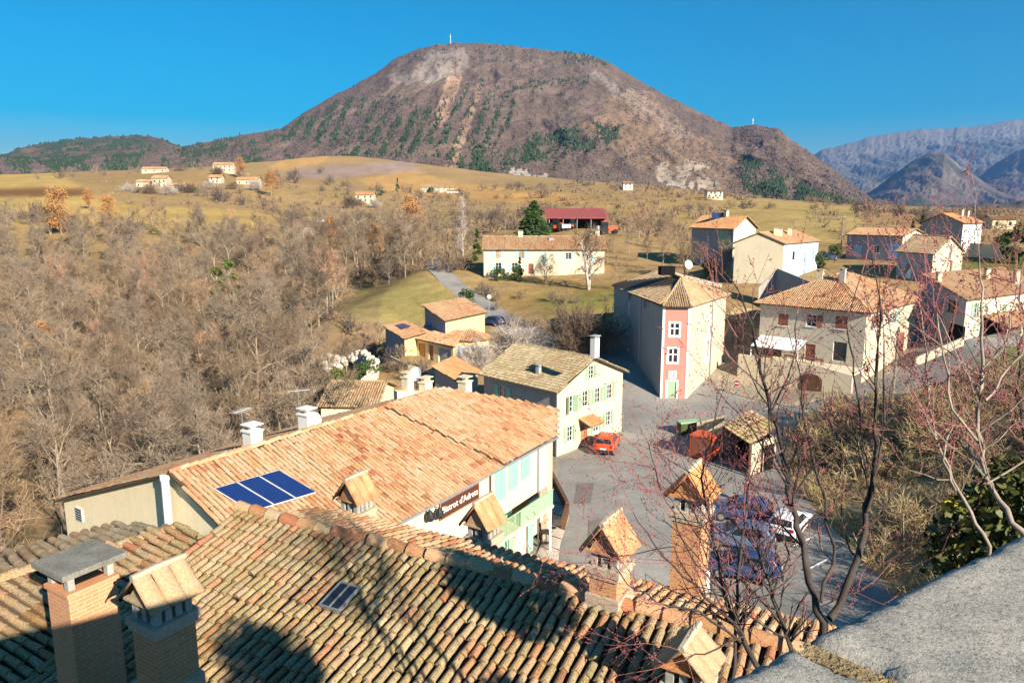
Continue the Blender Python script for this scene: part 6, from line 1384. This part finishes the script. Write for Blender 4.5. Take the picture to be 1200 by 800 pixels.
# ------------------------------------------------------------------ dry bank below the terrace
D_ = MB(); random.seed(31)
BP = [(19.2, 20), (20.3, 38), (20.8, 46), (21.6, 55), (25.8, 64), (44, 67), (62, 62), (62, 16), (30, 12)]
n = 0
while n < 9500:
    x, y = random.uniform(18, 60), random.uniform(14, 67)
    if not in_poly(BP, x, y) or vnoise(x / 4, y / 4, 2) < .3: continue
    n += 1; c = V((x, y, float(T0(x, y)[0]) - .05)); h = random.uniform(.3, 1.15)
    for j in range(6): ribbon(D_, c + V((random.gauss(0, .2), random.gauss(0, .2), 0)), c + V((random.gauss(0, .55), random.gauss(0, .55), 1)) * h * random.uniform(.5, 1.1), .022)
o = D_.build('dry_grass', 'dry'); tag(o, 'straw coloured dry grass and weeds on the bank below the terrace', 'dry grass', kind='stuff')
drb = [proto('dry_shrub', 'dry shrub', 'shrub', *gen_bush(260 + i, 1.8, 22, 9, 4, .014), 'twig_pale', ('dry', 'twig', 'dry')[i]) for i in range(3)]
random.seed(33); n = 0
while n < 230:
    x, y = random.uniform(19, 48), random.uniform(24, 66)
    if not in_poly(BP, x, y): continue
    n += 1; place(random.choice(drb), (x, y, float(T0(x, y)[0]) - .1), random.uniform(.7, 2.1), label='tan leafless shrub on the dry bank below the terrace', group='dry shrubs on the bank')

# ------------------------------------------------------------------ saplings close to the viewer
def sapling(label, stems, seed, pale=False, tips=1.0, group='saplings below the parapet'):
    """stems: list of (pixel path, start depth, end depth, start width px, end width px)"""
    random.seed(seed); base = P(stems[0][0][0][0], stems[0][0][0][1], stems[0][1]); t_ = thing('sapling', label, 'tree', base - up * 2, group)
    Tm, Km, Rm = MB(), MB(), MB()
    def twig(p, d, L, r, lev):
        pts = [p]; n = 4
        for i in range(n): d = (d + rv(.13) + V((0, 0, .07))).normalized(); pts.append(pts[-1] + d * L / n)
        (Rm if r < .0045 else Km).tube(pts, [r * (1 - .17 * i) for i in range(n + 1)], 4 if r > .004 else 3, False)
        if lev > 0:
            for k in range(random.choice((1, 2, 3, 3))):
                x = random.uniform(.25, 1) * (n - .01); q = pts[int(x)].lerp(pts[int(x) + 1], x - int(x)); twig(q, (d + rv(.5)).normalized(), L * random.uniform(.4, .7), r * .58, lev - 1)
        for k in range(5 if r < .0045 else 2):   # buds
            x = random.uniform(.2, 1) * (n - .01); q = pts[int(x)].lerp(pts[int(x) + 1], x - int(x)); Rm.ball(q + rv(.004), random.uniform(.004, .007), 4, 3)
    for i, (path, d0, d1, w0, w1) in enumerate(stems):
        m_ = len(path); pts = []; rad = []
        for k, (px, py) in enumerate(path):
            f = k / (m_ - 1); d = d0 + (d1 - d0) * f; pts.append(P(px, py, d)); rad.append((w0 + (w1 - w0) * f) * .5 * d / F / 2)
        if i == 0: pts = [pts[0] - up * 3.2 + V((.2, .1, 0))] + pts; rad = [rad[0] * 1.2] + rad
        fine = [pts[0]]; fr = [rad[0]]
        for k in range(1, len(pts)):
            for s_ in (.33, .66, 1): fine.append(pts[k - 1].lerp(pts[k], s_) + rv(.012) * (s_ < 1)); fr.append(rad[k - 1] + (rad[k] - rad[k - 1]) * s_)
        Tm.tube(fine, fr, 7, False)
        tot = sum((fine[k] - fine[k - 1]).length for k in range(1, len(fine))); nb = int(tot * 5.4 * tips)
        for k in range(nb):
            x = random.uniform(.22 if i == 0 and m_ > 3 else .1, 1) ** .8 * (len(fine) - 1.01); q = fine[int(x)].lerp(fine[int(x) + 1], x - int(x)); dd = (fine[int(x) + 1] - fine[int(x)]).normalized()
            side = dd.cross(rv(1)).normalized(); twig(q, (dd * .7 + side * random.uniform(.5, 1.1)).normalized(), random.uniform(.25, .8), max(.003, min(fr[int(x)] * .42, .010)), 2)
        twig(fine[-1], (fine[-1] - fine[-2]).normalized(), .6, max(fr[-1] * .8, .004), 2)
    Tm.build('trunk', 'pale_bark' if pale else 'near_bark', t_, True); Km.build('branch', 'near_bark' if not pale else 'pale_bark', t_); Rm.build('twig', 'red_twig', t_)
sapling('dark two stemmed sapling rising just behind the parapet corner', [
    ([(965, 728), (948, 682), (941, 635), (927, 590), (918, 540), (911, 500), (898, 457), (884, 400), (868, 345)], 5.6, 6.6, 19, 4),
    ([(972, 725), (999, 669), (1014, 624), (1021, 575), (1025, 500), (1028, 418), (1031, 350)], 5.6, 6.4, 19, 5),
    ([(1016, 600), (1030, 540), (1036, 470), (1036, 400)], 5.9, 6.4, 8, 3), ([(962, 705), (978, 640), (958, 560), (942, 491), (935, 427)], 5.7, 6.6, 9, 3),
    ([(1018, 560), (1000, 440), (992, 380), (1010, 320)], 6.0, 6.4, 5, 2), ([(905, 480), (930, 420), (934, 370)], 6.1, 6.5, 5, 2), ([(923, 570), (880, 500), (850, 470)], 6.0, 6.3, 5, 2)], 41)
sapling('dark leaning sapling in front of the blue cars', [
    ([(896, 800), (876, 760), (856, 718), (845, 680), (834, 620), (822, 560), (836, 500)], 6.0, 7.0, 15, 3), ([(858, 800), (862, 730), (868, 650), (872, 600), (880, 560)], 6.0, 6.8, 9, 3),
    ([(872, 745), (840, 712), (800, 675), (765, 635), (742, 600)], 6.1, 6.5, 8, 2), ([(868, 752), (820, 716), (770, 706), (735, 684), (712, 650)], 6.1, 6.5, 7, 2), ([(872, 745), (840, 760), (805, 772)], 6.0, 5.9, 6, 3), ([(845, 690), (815, 660), (790, 600), (770, 560), (760, 520)], 6.3, 6.6, 5, 2), ([(836, 640), (810, 590), (780, 560), (752, 545)], 6.3, 6.7, 4, 2), ([(812, 680), (790, 640), (740, 650), (700, 660)], 6.3, 6.5, 4, 2)], 42, tips=1.5)
sapling('pale barked sapling leaning left out of the dark ivy', [
    ([(1206, 640), (1180, 596), (1157, 560), (1146, 506), (1152, 423), (1150, 360), (1147, 300)], 4.4, 5.0, 15, 4), ([(1148, 520), (1116, 480), (1106, 420), (1098, 367)], 4.6, 4.9, 7, 3), ([(1155, 469), (1185, 427), (1212, 385)], 4.6, 4.8, 6, 3), ([(1157, 566), (1200, 540), (1230, 500)], 4.5, 4.5, 5, 3), ([(1152, 430), (1180, 400), (1190, 350), (1205, 310)], 4.8, 5.0, 5, 2)], 43, True, .8)
sapling('thin sapling between the parapet corner and the dark ivy', [
    ([(1160, 640), (1138, 600), (1115, 560), (1097, 515), (1088, 450), (1082, 390), (1076, 350)], 5.0, 5.6, 9, 3), ([(1120, 575), (1105, 540), (1116, 500), (1112, 440), (1110, 400)], 5.1, 5.4, 6, 2), ([(1095, 510), (1075, 470), (1060, 430)], 5.2, 5.5, 4, 2)], 44, True, 1.0)
sapling('slim reddish sapling at the right edge above the ivy', [
    ([(1212, 560), (1198, 500), (1194, 446), (1200, 390), (1196, 330)], 5.0, 5.4, 9, 3), ([(1196, 470), (1176, 420), (1170, 370)], 5.1, 5.3, 4, 2)], 45, False, 1.2)
sapling('low twiggy sapling spreading over the parked cars', [
    ([(930, 770), (905, 700), (890, 650), (880, 610)], 6.4, 7.0, 12, 3), ([(915, 730), (880, 690), (850, 660), (825, 640)], 6.4, 6.8, 6, 2), ([(905, 700), (925, 650), (915, 610), (900, 560)], 6.5, 7, 6, 2), ([(920, 745), (950, 690), (985, 700), (1010, 690)], 6.3, 6.3, 5, 2), ([(893, 665), (850, 690), (800, 690)], 6.5, 6.7, 4, 2), ([(900, 690), (870, 640), (830, 610), (800, 575)], 6.5, 6.9, 5, 2)], 46, tips=1.6)
# dark evergreens on the bank right of the terrace (they shade the tile roof)
hol = proto('evergreen_shrub', 'dark evergreen shrub', 'shrub', gen_tree(270, 4., .3, 5, 3, 3, 1)[0], leaf_cloud(271, 6., 1.5, 2600, .12, 20, .35), 'bark', 'evergreen')
for x, y, z, s_, lb in ((4.9, -1.3, 14.1, .92, 'dark evergreen shrub on the bank beside the terrace, nearest the terrace wall'), (5.6, 2.0, 14.2, .5, 'small dark evergreen shrub on the bank beside the terrace'), (9.6, 2.0, 14.0, .45, 'dark evergreen shrub on the bank, farthest from the terrace')): place(hol, (x, y, z), s_, label=lb)
# ivy mass at the right, thick with dark leaves
K = MB(); random.seed(51); ib_ = P(1172, 612, 6.0); iv = thing('ivy_bush', 'dense dark ivy bush with yellow leaves beside the parapet', 'bush', ib_ - up * 2.5)
Y_ = MB()
for k in range(9500):
    v_ = rv(1).normalized() * (random.random() ** .28); c = ib_ + V((.4 + v_.x * .72, .2 + v_.y * .65, -.42 + v_.z * .86)) + V((fbm(v_.x * 3, v_.z * 3, 2, 4) - .5, 0, fbm(v_.z * 3, v_.y * 3, 2, 6) - .5)) * .5
    ls = random.uniform(.025, .055); a = rv(1).normalized() * ls; b_ = a.cross(rv(1)).normalized() * ls * .75; (Y_ if (random.random() < .3 and v_.length > .65 and vnoise(c.x * 2.5, c.z * 2.5, 7) > .5) else K).add([c - a, c + b_ * .9 - a * .2, c + a, c - b_ * .9 - a * .2], [(0, 1, 2, 3)])
M['ivy_leaf'] = plain('ivy_leaves', (.13, .13, .028), (.065, .08, .02), 3, 9, .4, bmp=0, rough=.5, spec=.4); K.build('foliage', 'ivy_leaf', iv); Y_.build('yellow_foliage', 'yleaf', iv)
# ------------------------------------------------------------------ far farmhouses
M['farm_wall'] = wallmat('dull_farm_render', (.58, .49, .36), amt=.4)
def far_house(px, d, w_, h_, dep, rise, label, wall='cream', tile='tile_warm', ang=0., nwin=3, two=True, group=None):
    w_ *= .82; h_ *= .8; dep *= .8; rise *= .8; p = ground_at(px, d); e = V((math.cos(ang), math.sin(ang), 0)); n = V((-e.y, e.x, 0)); a = p - e * w_ / 2; b_ = p + e * w_ / 2
    h = thing('farmhouse', label, 'farmhouse', p, group); v_ = Vol(h, a, b_, b_ + n * dep, p.z - .5, p.z + h_, p.z + h_ + rise, 0, 'gable', wall, tile, .4, seg=2)
    for k in range(nwin):
        for lv in ((.35, .75) if two else (.5,)): v_.win(0, 0, 0, 1.0, 1.25, 'frame', uz=((k + .5 + random.uniform(-.18, .18)) * w_ / nwin, p.z + h_ * lv), bars=False)
    v_.finish(); return v_
far_house(168, 430, 10, 4.5, 8, 1.6, 'white cottage at the left end of the farm group by the yellow field', 'farm_wall', nwin=2, two=False)
far_house(187, 425, 10, 8, 9, 2, 'two storey cream farmhouse in the middle of the farm group by the yellow field', 'farm_wall')
far_house(205, 420, 12, 4, 8, 1.6, 'low cream barn at the right end of the farm group by the yellow field', 'tower', two=False)
far_house(261, 540, 17, 7, 9, 2.4, 'large cream farmhouse topmost on the left slope', 'farm_wall', 'tile_warm', nwin=4)
far_house(252, 470, 9, 5, 8, 2, 'small pink farmhouse left of the long terracotta one', 'tower', nwin=2); far_house(290, 475, 17, 4.5, 8, 2, 'long terracotta roofed farmhouse below the topmost cream farmhouse', 'tower', 'tile_orange', two=False)
far_house(180, 560, 22, 4, 8, 1.8, 'long low stone barn on the upper left slope', 'tower', two=False); far_house(427, 430, 13, 6, 9, 2, 'pale pink cottage standing alone among bare trees', 'farm_wall', 'tile_orange')
far_house(506, 690, 26, 6.5, 10, 3, 'old hillside farm with a dark arched opening', 'tower', 'tile_grey', nwin=2); far_house(524, 700, 16, 5.5, 9, 2.4, 'ruined stone barn right of the hillside farm', 'stone', 'tile_grey', nwin=2); far_house(532, 655, 15, 4, 8, 1.6, 'low white house under the hillside farm', 'white2', 'tile_grey', two=False)
far_house(736, 520, 8, 5, 7, 1.6, 'small white house at the foot of the pale cliffs', 'white2', nwin=2); far_house(838, 430, 11, 4.6, 8, 1.2, 'square cream house alone below the cliffs', 'cream', nwin=3)
far_house(1176, 230, 9, 3.4, 6, 1.2, 'low pale house behind the right hand garden wall', 'white', nwin=2, two=False)
p = ground_at(500, 688) + V((3.5, -.5, 0)); a_ = thing('archway', 'dark arched doorway of the hillside farm', 'arch', p)
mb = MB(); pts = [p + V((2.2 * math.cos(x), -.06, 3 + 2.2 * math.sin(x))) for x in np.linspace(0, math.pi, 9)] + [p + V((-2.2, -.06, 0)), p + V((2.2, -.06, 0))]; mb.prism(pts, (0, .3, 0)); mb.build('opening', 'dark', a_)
# garden walls on the right slope
for (x1, y1, d1), (x2, y2, d2), h_, lb, mt in (((1136, 298, 140), (1176, 303, 132), 2.6, 'cream garden wall in front of the white house', 'cream'), ((1130, 398, 82), (1075, 408, 82), 1.0, 'low stone wall beside the open porch', 'tower')):
    p1, p2 = P(x1, y1, d1), P(x2, y2, d2); p1.z = float(T0(p1.x, p1.y)[0]); p2.z = float(T0(p2.x, p2.y)[0]); t_ = thing('garden_wall', lb, 'wall', p1); mb = MB(); mb.prism([p1 - up, p2 - up, p2 + up * h_, p1 + up * h_], (.1, .4, 0)); mb.build('wall', mt, t_)
# pale rubble bank in the trees by the small house
t_ = thing('rubble_wall', 'broken pale dry stone wall in the scrub left of the yellow house', 'wall', P(410, 430, 86)); mb = MB(); random.seed(3)
for (x1, y1, d1), (x2, y2, d2) in (((376, 418, 92), (425, 411, 90)), ((425, 411, 90), (440, 424, 84)), ((440, 424, 84), (420, 452, 78))):
    for k in range(40):
        f = random.random(); p = P(x1 + (x2 - x1) * f, y1 + (y2 - y1) * f, d1 + (d2 - d1) * f); mb.ball(p - up * random.uniform(0, 1.6), random.uniform(.3, .6), 6, 4, (1, 1, .8), .5)
M['pale_stone'] = plain('pale_rubble', (.62, .55, .46), (.5, .43, .35), 1, 6, .3); mb.build('stones', 'pale_stone', t_)
# pavement with a low wall beside the restaurant
pv, _ = strip('pavement', [G(606, 700), G(634, 640), G(643, 590), G(648, 562)], [G(650, 710), G(656, 640), G(668, 604), G(654, 563)], 40, 6, M['concrete'], .14)
t_ = thing('low_wall', 'low brown wall edging the pavement beside the long cream house', 'wall', G(665, 602)); mb = MB()
for (x1, y1), (x2, y2) in (((648, 563), (667, 600)), ((667, 602), (662, 622))): p1, p2 = G(x1, y1), G(x2, y2); mb.prism([p1 - up * .2, p2 - up * .2, p2 + up * .75, p1 + up * .75], ((p2 - p1).normalized().cross(up)) * .25)
mb.build('wall', 'wood', t_)
mb = MB()
for k in range(9): p1, p2 = G(640 - k * 1.5, 585 + k * 13, .16), G(664 - k * 2, 592 + k * 13, .16); mb.tube([p1, p2], .02, 4)
o = mb.build('pavement_joint', 'iron'); o['kind'] = 'structure'
for px, py, lb in ((641, 600, 'dark cafe table on the pavement, nearest the balcony'), (648, 618, 'dark cafe table on the pavement beside the low wall'), (640, 636, 'dark cafe table on the pavement, nearest the tile roof')):
    c = G(px, py, .14); tb = thing('cafe_table', lb, 'table', c); mb = MB(); mb.tube([c + up * .72, c + up * .75], .38, 12); mb.build('tabletop', 'iron', tb); bar('leg', c, c + up * .72, .03, 'iron', tb); mb = MB(); mb.tube([c, c + up * .02], .22, 10); mb.build('foot', 'iron', tb)
# antennas on the hill tops, street lamp, road sign, poles
for px, py, d, h_, lb in ((528, 53, 2480, 36, 'tall thin radio mast on the mountain top'), (882, 149, 2180, 26, 'small mast on the shoulder of the mountain')):
    p = P(px, py, d); t_ = thing('radio_mast', lb, 'mast', p); mb = MB(); mb.tube([p - up * 4, p + up * h_ * .6, p + up * h_], [1.3, .9, .5], 6); mb.build('mast', 'ltgrey', t_); mb = MB(); mb.abox(p + up * h_ * .7, (1, 0), 3.2, 2, 3); mb.build('antenna', 'ltgrey', t_)
p = ground_at(573, 116); t_ = thing('street_lamp', 'street lamp with white globe beside the lane', 'street lamp', p); bar('pole', p, p + up * 3.6, .07, 'zinc', t_); mb = MB(); mb.ball(p + up * 3.9, .38, 12, 8); mb.build('globe', 'white_paint', t_, True)
p = G(862, 474, .1); t_ = thing('road_sign', 'round red road sign near the foot of the terrace wall', 'road sign', p); bar('pole', p, p + up * 2.3, .04, 'zinc', t_); mb = MB(); c = p + up * 2.3; f = V((-.35, -.93, 0)); mb.tube([c + f * .05, c + f * .08], .27, 18); o = mb.build('disc', 'lamp_red', t_); mb = MB(); mb.box(c + f * .09, f.cross(up), f, up, .19, .008, .05); mb.build('bar', 'white_paint', o)
for px, d, h_, lb in ((985, 150, 8, 'thin utility pole behind the pale blue house'), (1045, 66, 7, 'thin utility pole on the dry bank')):
    p = ground_at(px, d); t_ = thing('utility_pole', lb, 'pole', p); bar('pole', p - up * .5, p + up * h_, .11, 'bark', t_); mb = MB(); mb.box(p + up * (h_ - .4), V((1, .3, 0)), V((-.3, 1, 0)), up, .7, .05, .05); mb.build('crossarm', 'bark', t_)
# white painted line on the parking
mb = MB(); 
for (x1, y1), (x2, y2) in (((905, 604), (968, 582)), ((930, 640), (990, 612)), ((945, 668), (1000, 640))): p1, p2 = G(x1, y1), G(x2, y2); s_ = (p2 - p1).normalized().cross(up) * .07; mb.add([p1 - s_ + up * .035, p1 + s_ + up * .035, p2 + s_ + up * .035, p2 - s_ + up * .035], [(0, 1, 2, 3)])
o = mb.build('parking_line', 'white_paint'); o['kind'] = 'structure'
for px, py, lb in ((700, 560, 'round iron manhole cover on the plaza near the orange red car'), (742, 520, 'round iron manhole cover in the middle of the plaza'), (690, 640, 'round iron manhole cover on the plaza near the tile roof')): c = G(px, py, 0); c.z = float(T0(c.x, c.y)[0]) + .03; mb = MB(); mb.tube([c, c + up * .02], .35, 16); tag(mb.build('manhole_cover', 'zinc'), lb, 'manhole cover')
M['carsilver'] = flat('grey_blue_car', (.10, .15, .25), .3, .2, .5)
# ------------------------------------------------------------------ cars
def make_car(label, paint, loc, hd, group=None, L=4.1):
    loc = V(loc); t_ = thing('car', label, 'car', loc, group); fx = V((hd[0], hd[1], 0)).normalized(); fy = V((-fx.y, fx.x, 0)); k = L / 4.1
    W = lambda x, y, z: loc + fx * (x - 2.05) * k + fy * y + up * z
    hw = lambda z: .86 if z < .9 else .86 - (z - .9) * .36
    prof = [(.06, .32), (.0, .55), (.04, .80), (.12, .97), (.22, 1.12), (.42, 1.38), (.62, 1.49), (1.0, 1.53), (1.7, 1.52), (2.2, 1.44), (2.62, 1.22), (2.95, 1.02), (3.3, .96), (3.75, .84), (4.02, .68), (4.1, .5), (4.06, .28)]
    bm = bmesh.new(); rings = []
    for s_, ins in ((-1, 0), (-1, .0), (1, 0), (1, 0)): pass
    cols = []
    for yk in (-1, -.93, -.6, 0, .6, .93, 1):
        col_ = []
        for i, (x, z) in enumerate(prof):
            sh = 1 - .03 * (abs(yk) > .92) ; xx = 2.05 + (x - 2.05) * (1 - .05 * abs(yk) ** 3); zz = z - (.05 * abs(yk) ** 3 if z > .9 else 0) - (.02 if abs(yk) == 1 and z > 1.3 else 0)
            col_.append(bm.verts.new(W(xx, yk * hw(z), zz) - loc))
        cols.append(col_)
    for a in range(6):
        for i in range(len(prof) - 1): bm.faces.new((cols[a][i], cols[a][i + 1], cols[a + 1][i + 1], cols[a + 1][i]))
    n_p = len(prof)
    for s_ in (0, 6): bm.faces.new(cols[s_] if s_ else cols[s_][::-1])
    bm.faces.new([c[0] for c in cols] + [c[-1] for c in cols][::-1])
    bmesh.ops.recalc_face_normals(bm, faces=bm.faces); me = bpy.data.meshes.new('body'); bm.to_mesh(me); bm.free(); me.materials.append(M[paint]); me.polygons.foreach_set('use_smooth', [len(p_.vertices) == 4 for p_ in me.polygons])
    o = bpy.data.objects.new('body', me); C.objects.link(o); o.parent = t_
    def panel(name, pts, mt, par=t_): mb = MB(); pts = [V(x) for x in pts]; n = (pts[1] - pts[0]).cross(pts[2] - pts[0]).normalized(); c = sum(pts, V((0, 0, 0))) / len(pts) - W(2.05, 0, .8); n = n if n.dot(c) > 0 else -n; mb.prism([x + n * .004 for x in pts], n * .014); return mb.build(name, mt, par)
    panel('rear_window', [W(.15, -.66, 1.07), W(.15, .66, 1.07), W(.40, .56, 1.37), W(.40, -.56, 1.37)], 'glass'); panel('windscreen', [W(2.90, -.70, 1.05), W(2.90, .70, 1.05), W(2.27, .6, 1.41), W(2.27, -.6, 1.41)], 'glass')
    for s_ in (-1, 1):
        panel('side_window', [W(.62, s_ * hw(1.02), 1.0), W(1.55, s_ * hw(1.0), .98), W(1.55, s_ * hw(1.4), 1.38), W(.85, s_ * hw(1.4), 1.38)], 'glass'); panel('side_window', [W(1.63, s_ * hw(1.0), .98), W(2.62, s_ * hw(.98), .98), W(2.15, s_ * hw(1.36), 1.35), W(1.63, s_ * hw(1.4), 1.38)], 'glass')
        panel('tail_light', [W(.035, s_ * .8, .78), W(.035, s_ * .55, .78), W(.1, s_ * .58, .98), W(.1, s_ * .8, .98)], 'lamp_red'); panel('headlight', [W(4.0, s_ * .8, .62), W(4.07, s_ * .5, .6), W(3.96, s_ * .5, .74), W(3.85, s_ * .8, .76)], 'lamp_clear')
        mb = MB(); mb.ball(W(2.55, s_ * .95, 1.02), .1, 8, 5, (1, 1, .7)); mb.build('mirror', paint, t_)
        for x in (.72, 3.3):
            c = W(x, s_ * .74, .31); mb = MB(); mb.tube([c - fy * s_ * .1, c + fy * s_ * .14], .315, 16); wh = mb.build('wheel', 'tyre', t_); mb = MB(); mb.tube([c + fy * s_ * .141, c + fy * s_ * .15], .2, 10); mb.build('rim', 'rim', wh)
    mb = MB(); mb.box(W(.0, 0, .45), fy, fx, up, .82, .05, .12); mb.build('bumper', 'tyre', t_); mb = MB(); mb.box(W(-.0, 0, .66), fy, fx, up, .26, .02, .055); mb.build('number_plate', 'plate', t_)
    return t_
make_car('orange red hatchback parked before the white gabled house', 'carred', G(711, 526), (.28, .96))
for px, py, pa, lb, hd in ((868, 607, 'carblue', 'bright blue car parked in the row behind the bare twigs, farthest from the wall', (-.95, .3)), (866, 638, 'carsilver', 'pale grey blue car parked in the middle of the row behind the bare twigs', (-.95, .3)), (870, 673, 'carnavy', 'dark navy car parked nearest the tile roof behind the bare twigs', (-.95, .3)), (925, 622, 'carwhite', 'white car parked beyond the blue cars', (.6, .8))):
    make_car(lb, pa, G(px, py, .0), hd)
make_car('white van parked below the left farmhouses', 'carwhite', ground_at(378, 335), (1, .1), L=5.0); make_car('dark blue car parked on the lane by the street lamp', 'carnavy', ground_at(577, 114), (-.7, .6)); make_car('dark car parked beside the slate grey house', 'carnavy', ground_at(970, 140), (.9, .4))
# ------------------------------------------------------------------ person walking on the parking
p = G(874, 590); t_ = thing('person', 'person in dark red jacket and blue trousers walking on the parking', 'person', p)
verts = [(0, 0, .96), (0, .01, 1.15), (0, .02, 1.36), (0, .02, 1.50), (0, -.01, 1.60), (0, -.02, 1.72),
  (.10, 0, .90), (.12, -.10, .50), (.12, .06, .09), (.12, -.08, .04), (-.10, 0, .90), (-.11, .12, .50), (-.11, .26, .11), (-.11, .14, .05),
  (.19, .02, 1.42), (.26, .08, 1.15), (.25, -.02, .92), (.25, -.06, .82), (-.19, .02, 1.42), (-.26, -.02, 1.15), (-.25, -.14, .95), (-.25, -.19, .86)]
edges = [(0, 1), (1, 2), (2, 3), (3, 4), (4, 5), (0, 6), (6, 7), (7, 8), (8, 9), (0, 10), (10, 11), (11, 12), (12, 13), (2, 14), (14, 15), (15, 16), (16, 17), (2, 18), (18, 19), (19, 20), (20, 21)]
rad = [.15, .15, .16, .065, .09, .085, .10, .07, .045, .04, .10, .07, .045, .04, .075, .055, .042, .03, .075, .055, .042, .03]
me = bpy.data.meshes.new('body'); me.from_pydata(verts, edges, []); o = bpy.data.objects.new('body', me); C.objects.link(o)
sk_ = o.modifiers.new('skin', 'SKIN'); o.modifiers.new('sub', 'SUBSURF').levels = 1
for v_, r_ in zip(me.skin_vertices[0].data, rad): v_.radius = (r_, r_ * (.72 if r_ > .14 else 1))
me.skin_vertices[0].data[0].use_root = True
dg = bpy.context.evaluated_depsgraph_get(); nm = bpy.data.meshes.new_from_object(o.evaluated_get(dg)); bpy.data.objects.remove(o); o = bpy.data.objects.new('body', nm); C.objects.link(o); o.parent = t_; nm.name = 'body'
for k in ('jeans', 'jacket', 'skin', 'iron'): nm.materials.append(M[k])
mi = []
for f in nm.polygons: z = f.center.z; mi.append(3 if z < .09 else 0 if z < .93 and abs(f.center.x) < .2 else 2 if z > 1.5 or z < .9 else 1)
nm.polygons.foreach_set('material_index', mi); nm.polygons.foreach_set('use_smooth', [True] * len(mi)); t_.rotation_euler = (0, 0, .6)
mb = MB(); mb.ball(p + V((0, .02, 1.70)), .108, 10, 6, (1, 1.05, 1)); mb.build('hair', 'hair', t_, True).rotation_euler = (0, 0, 0)
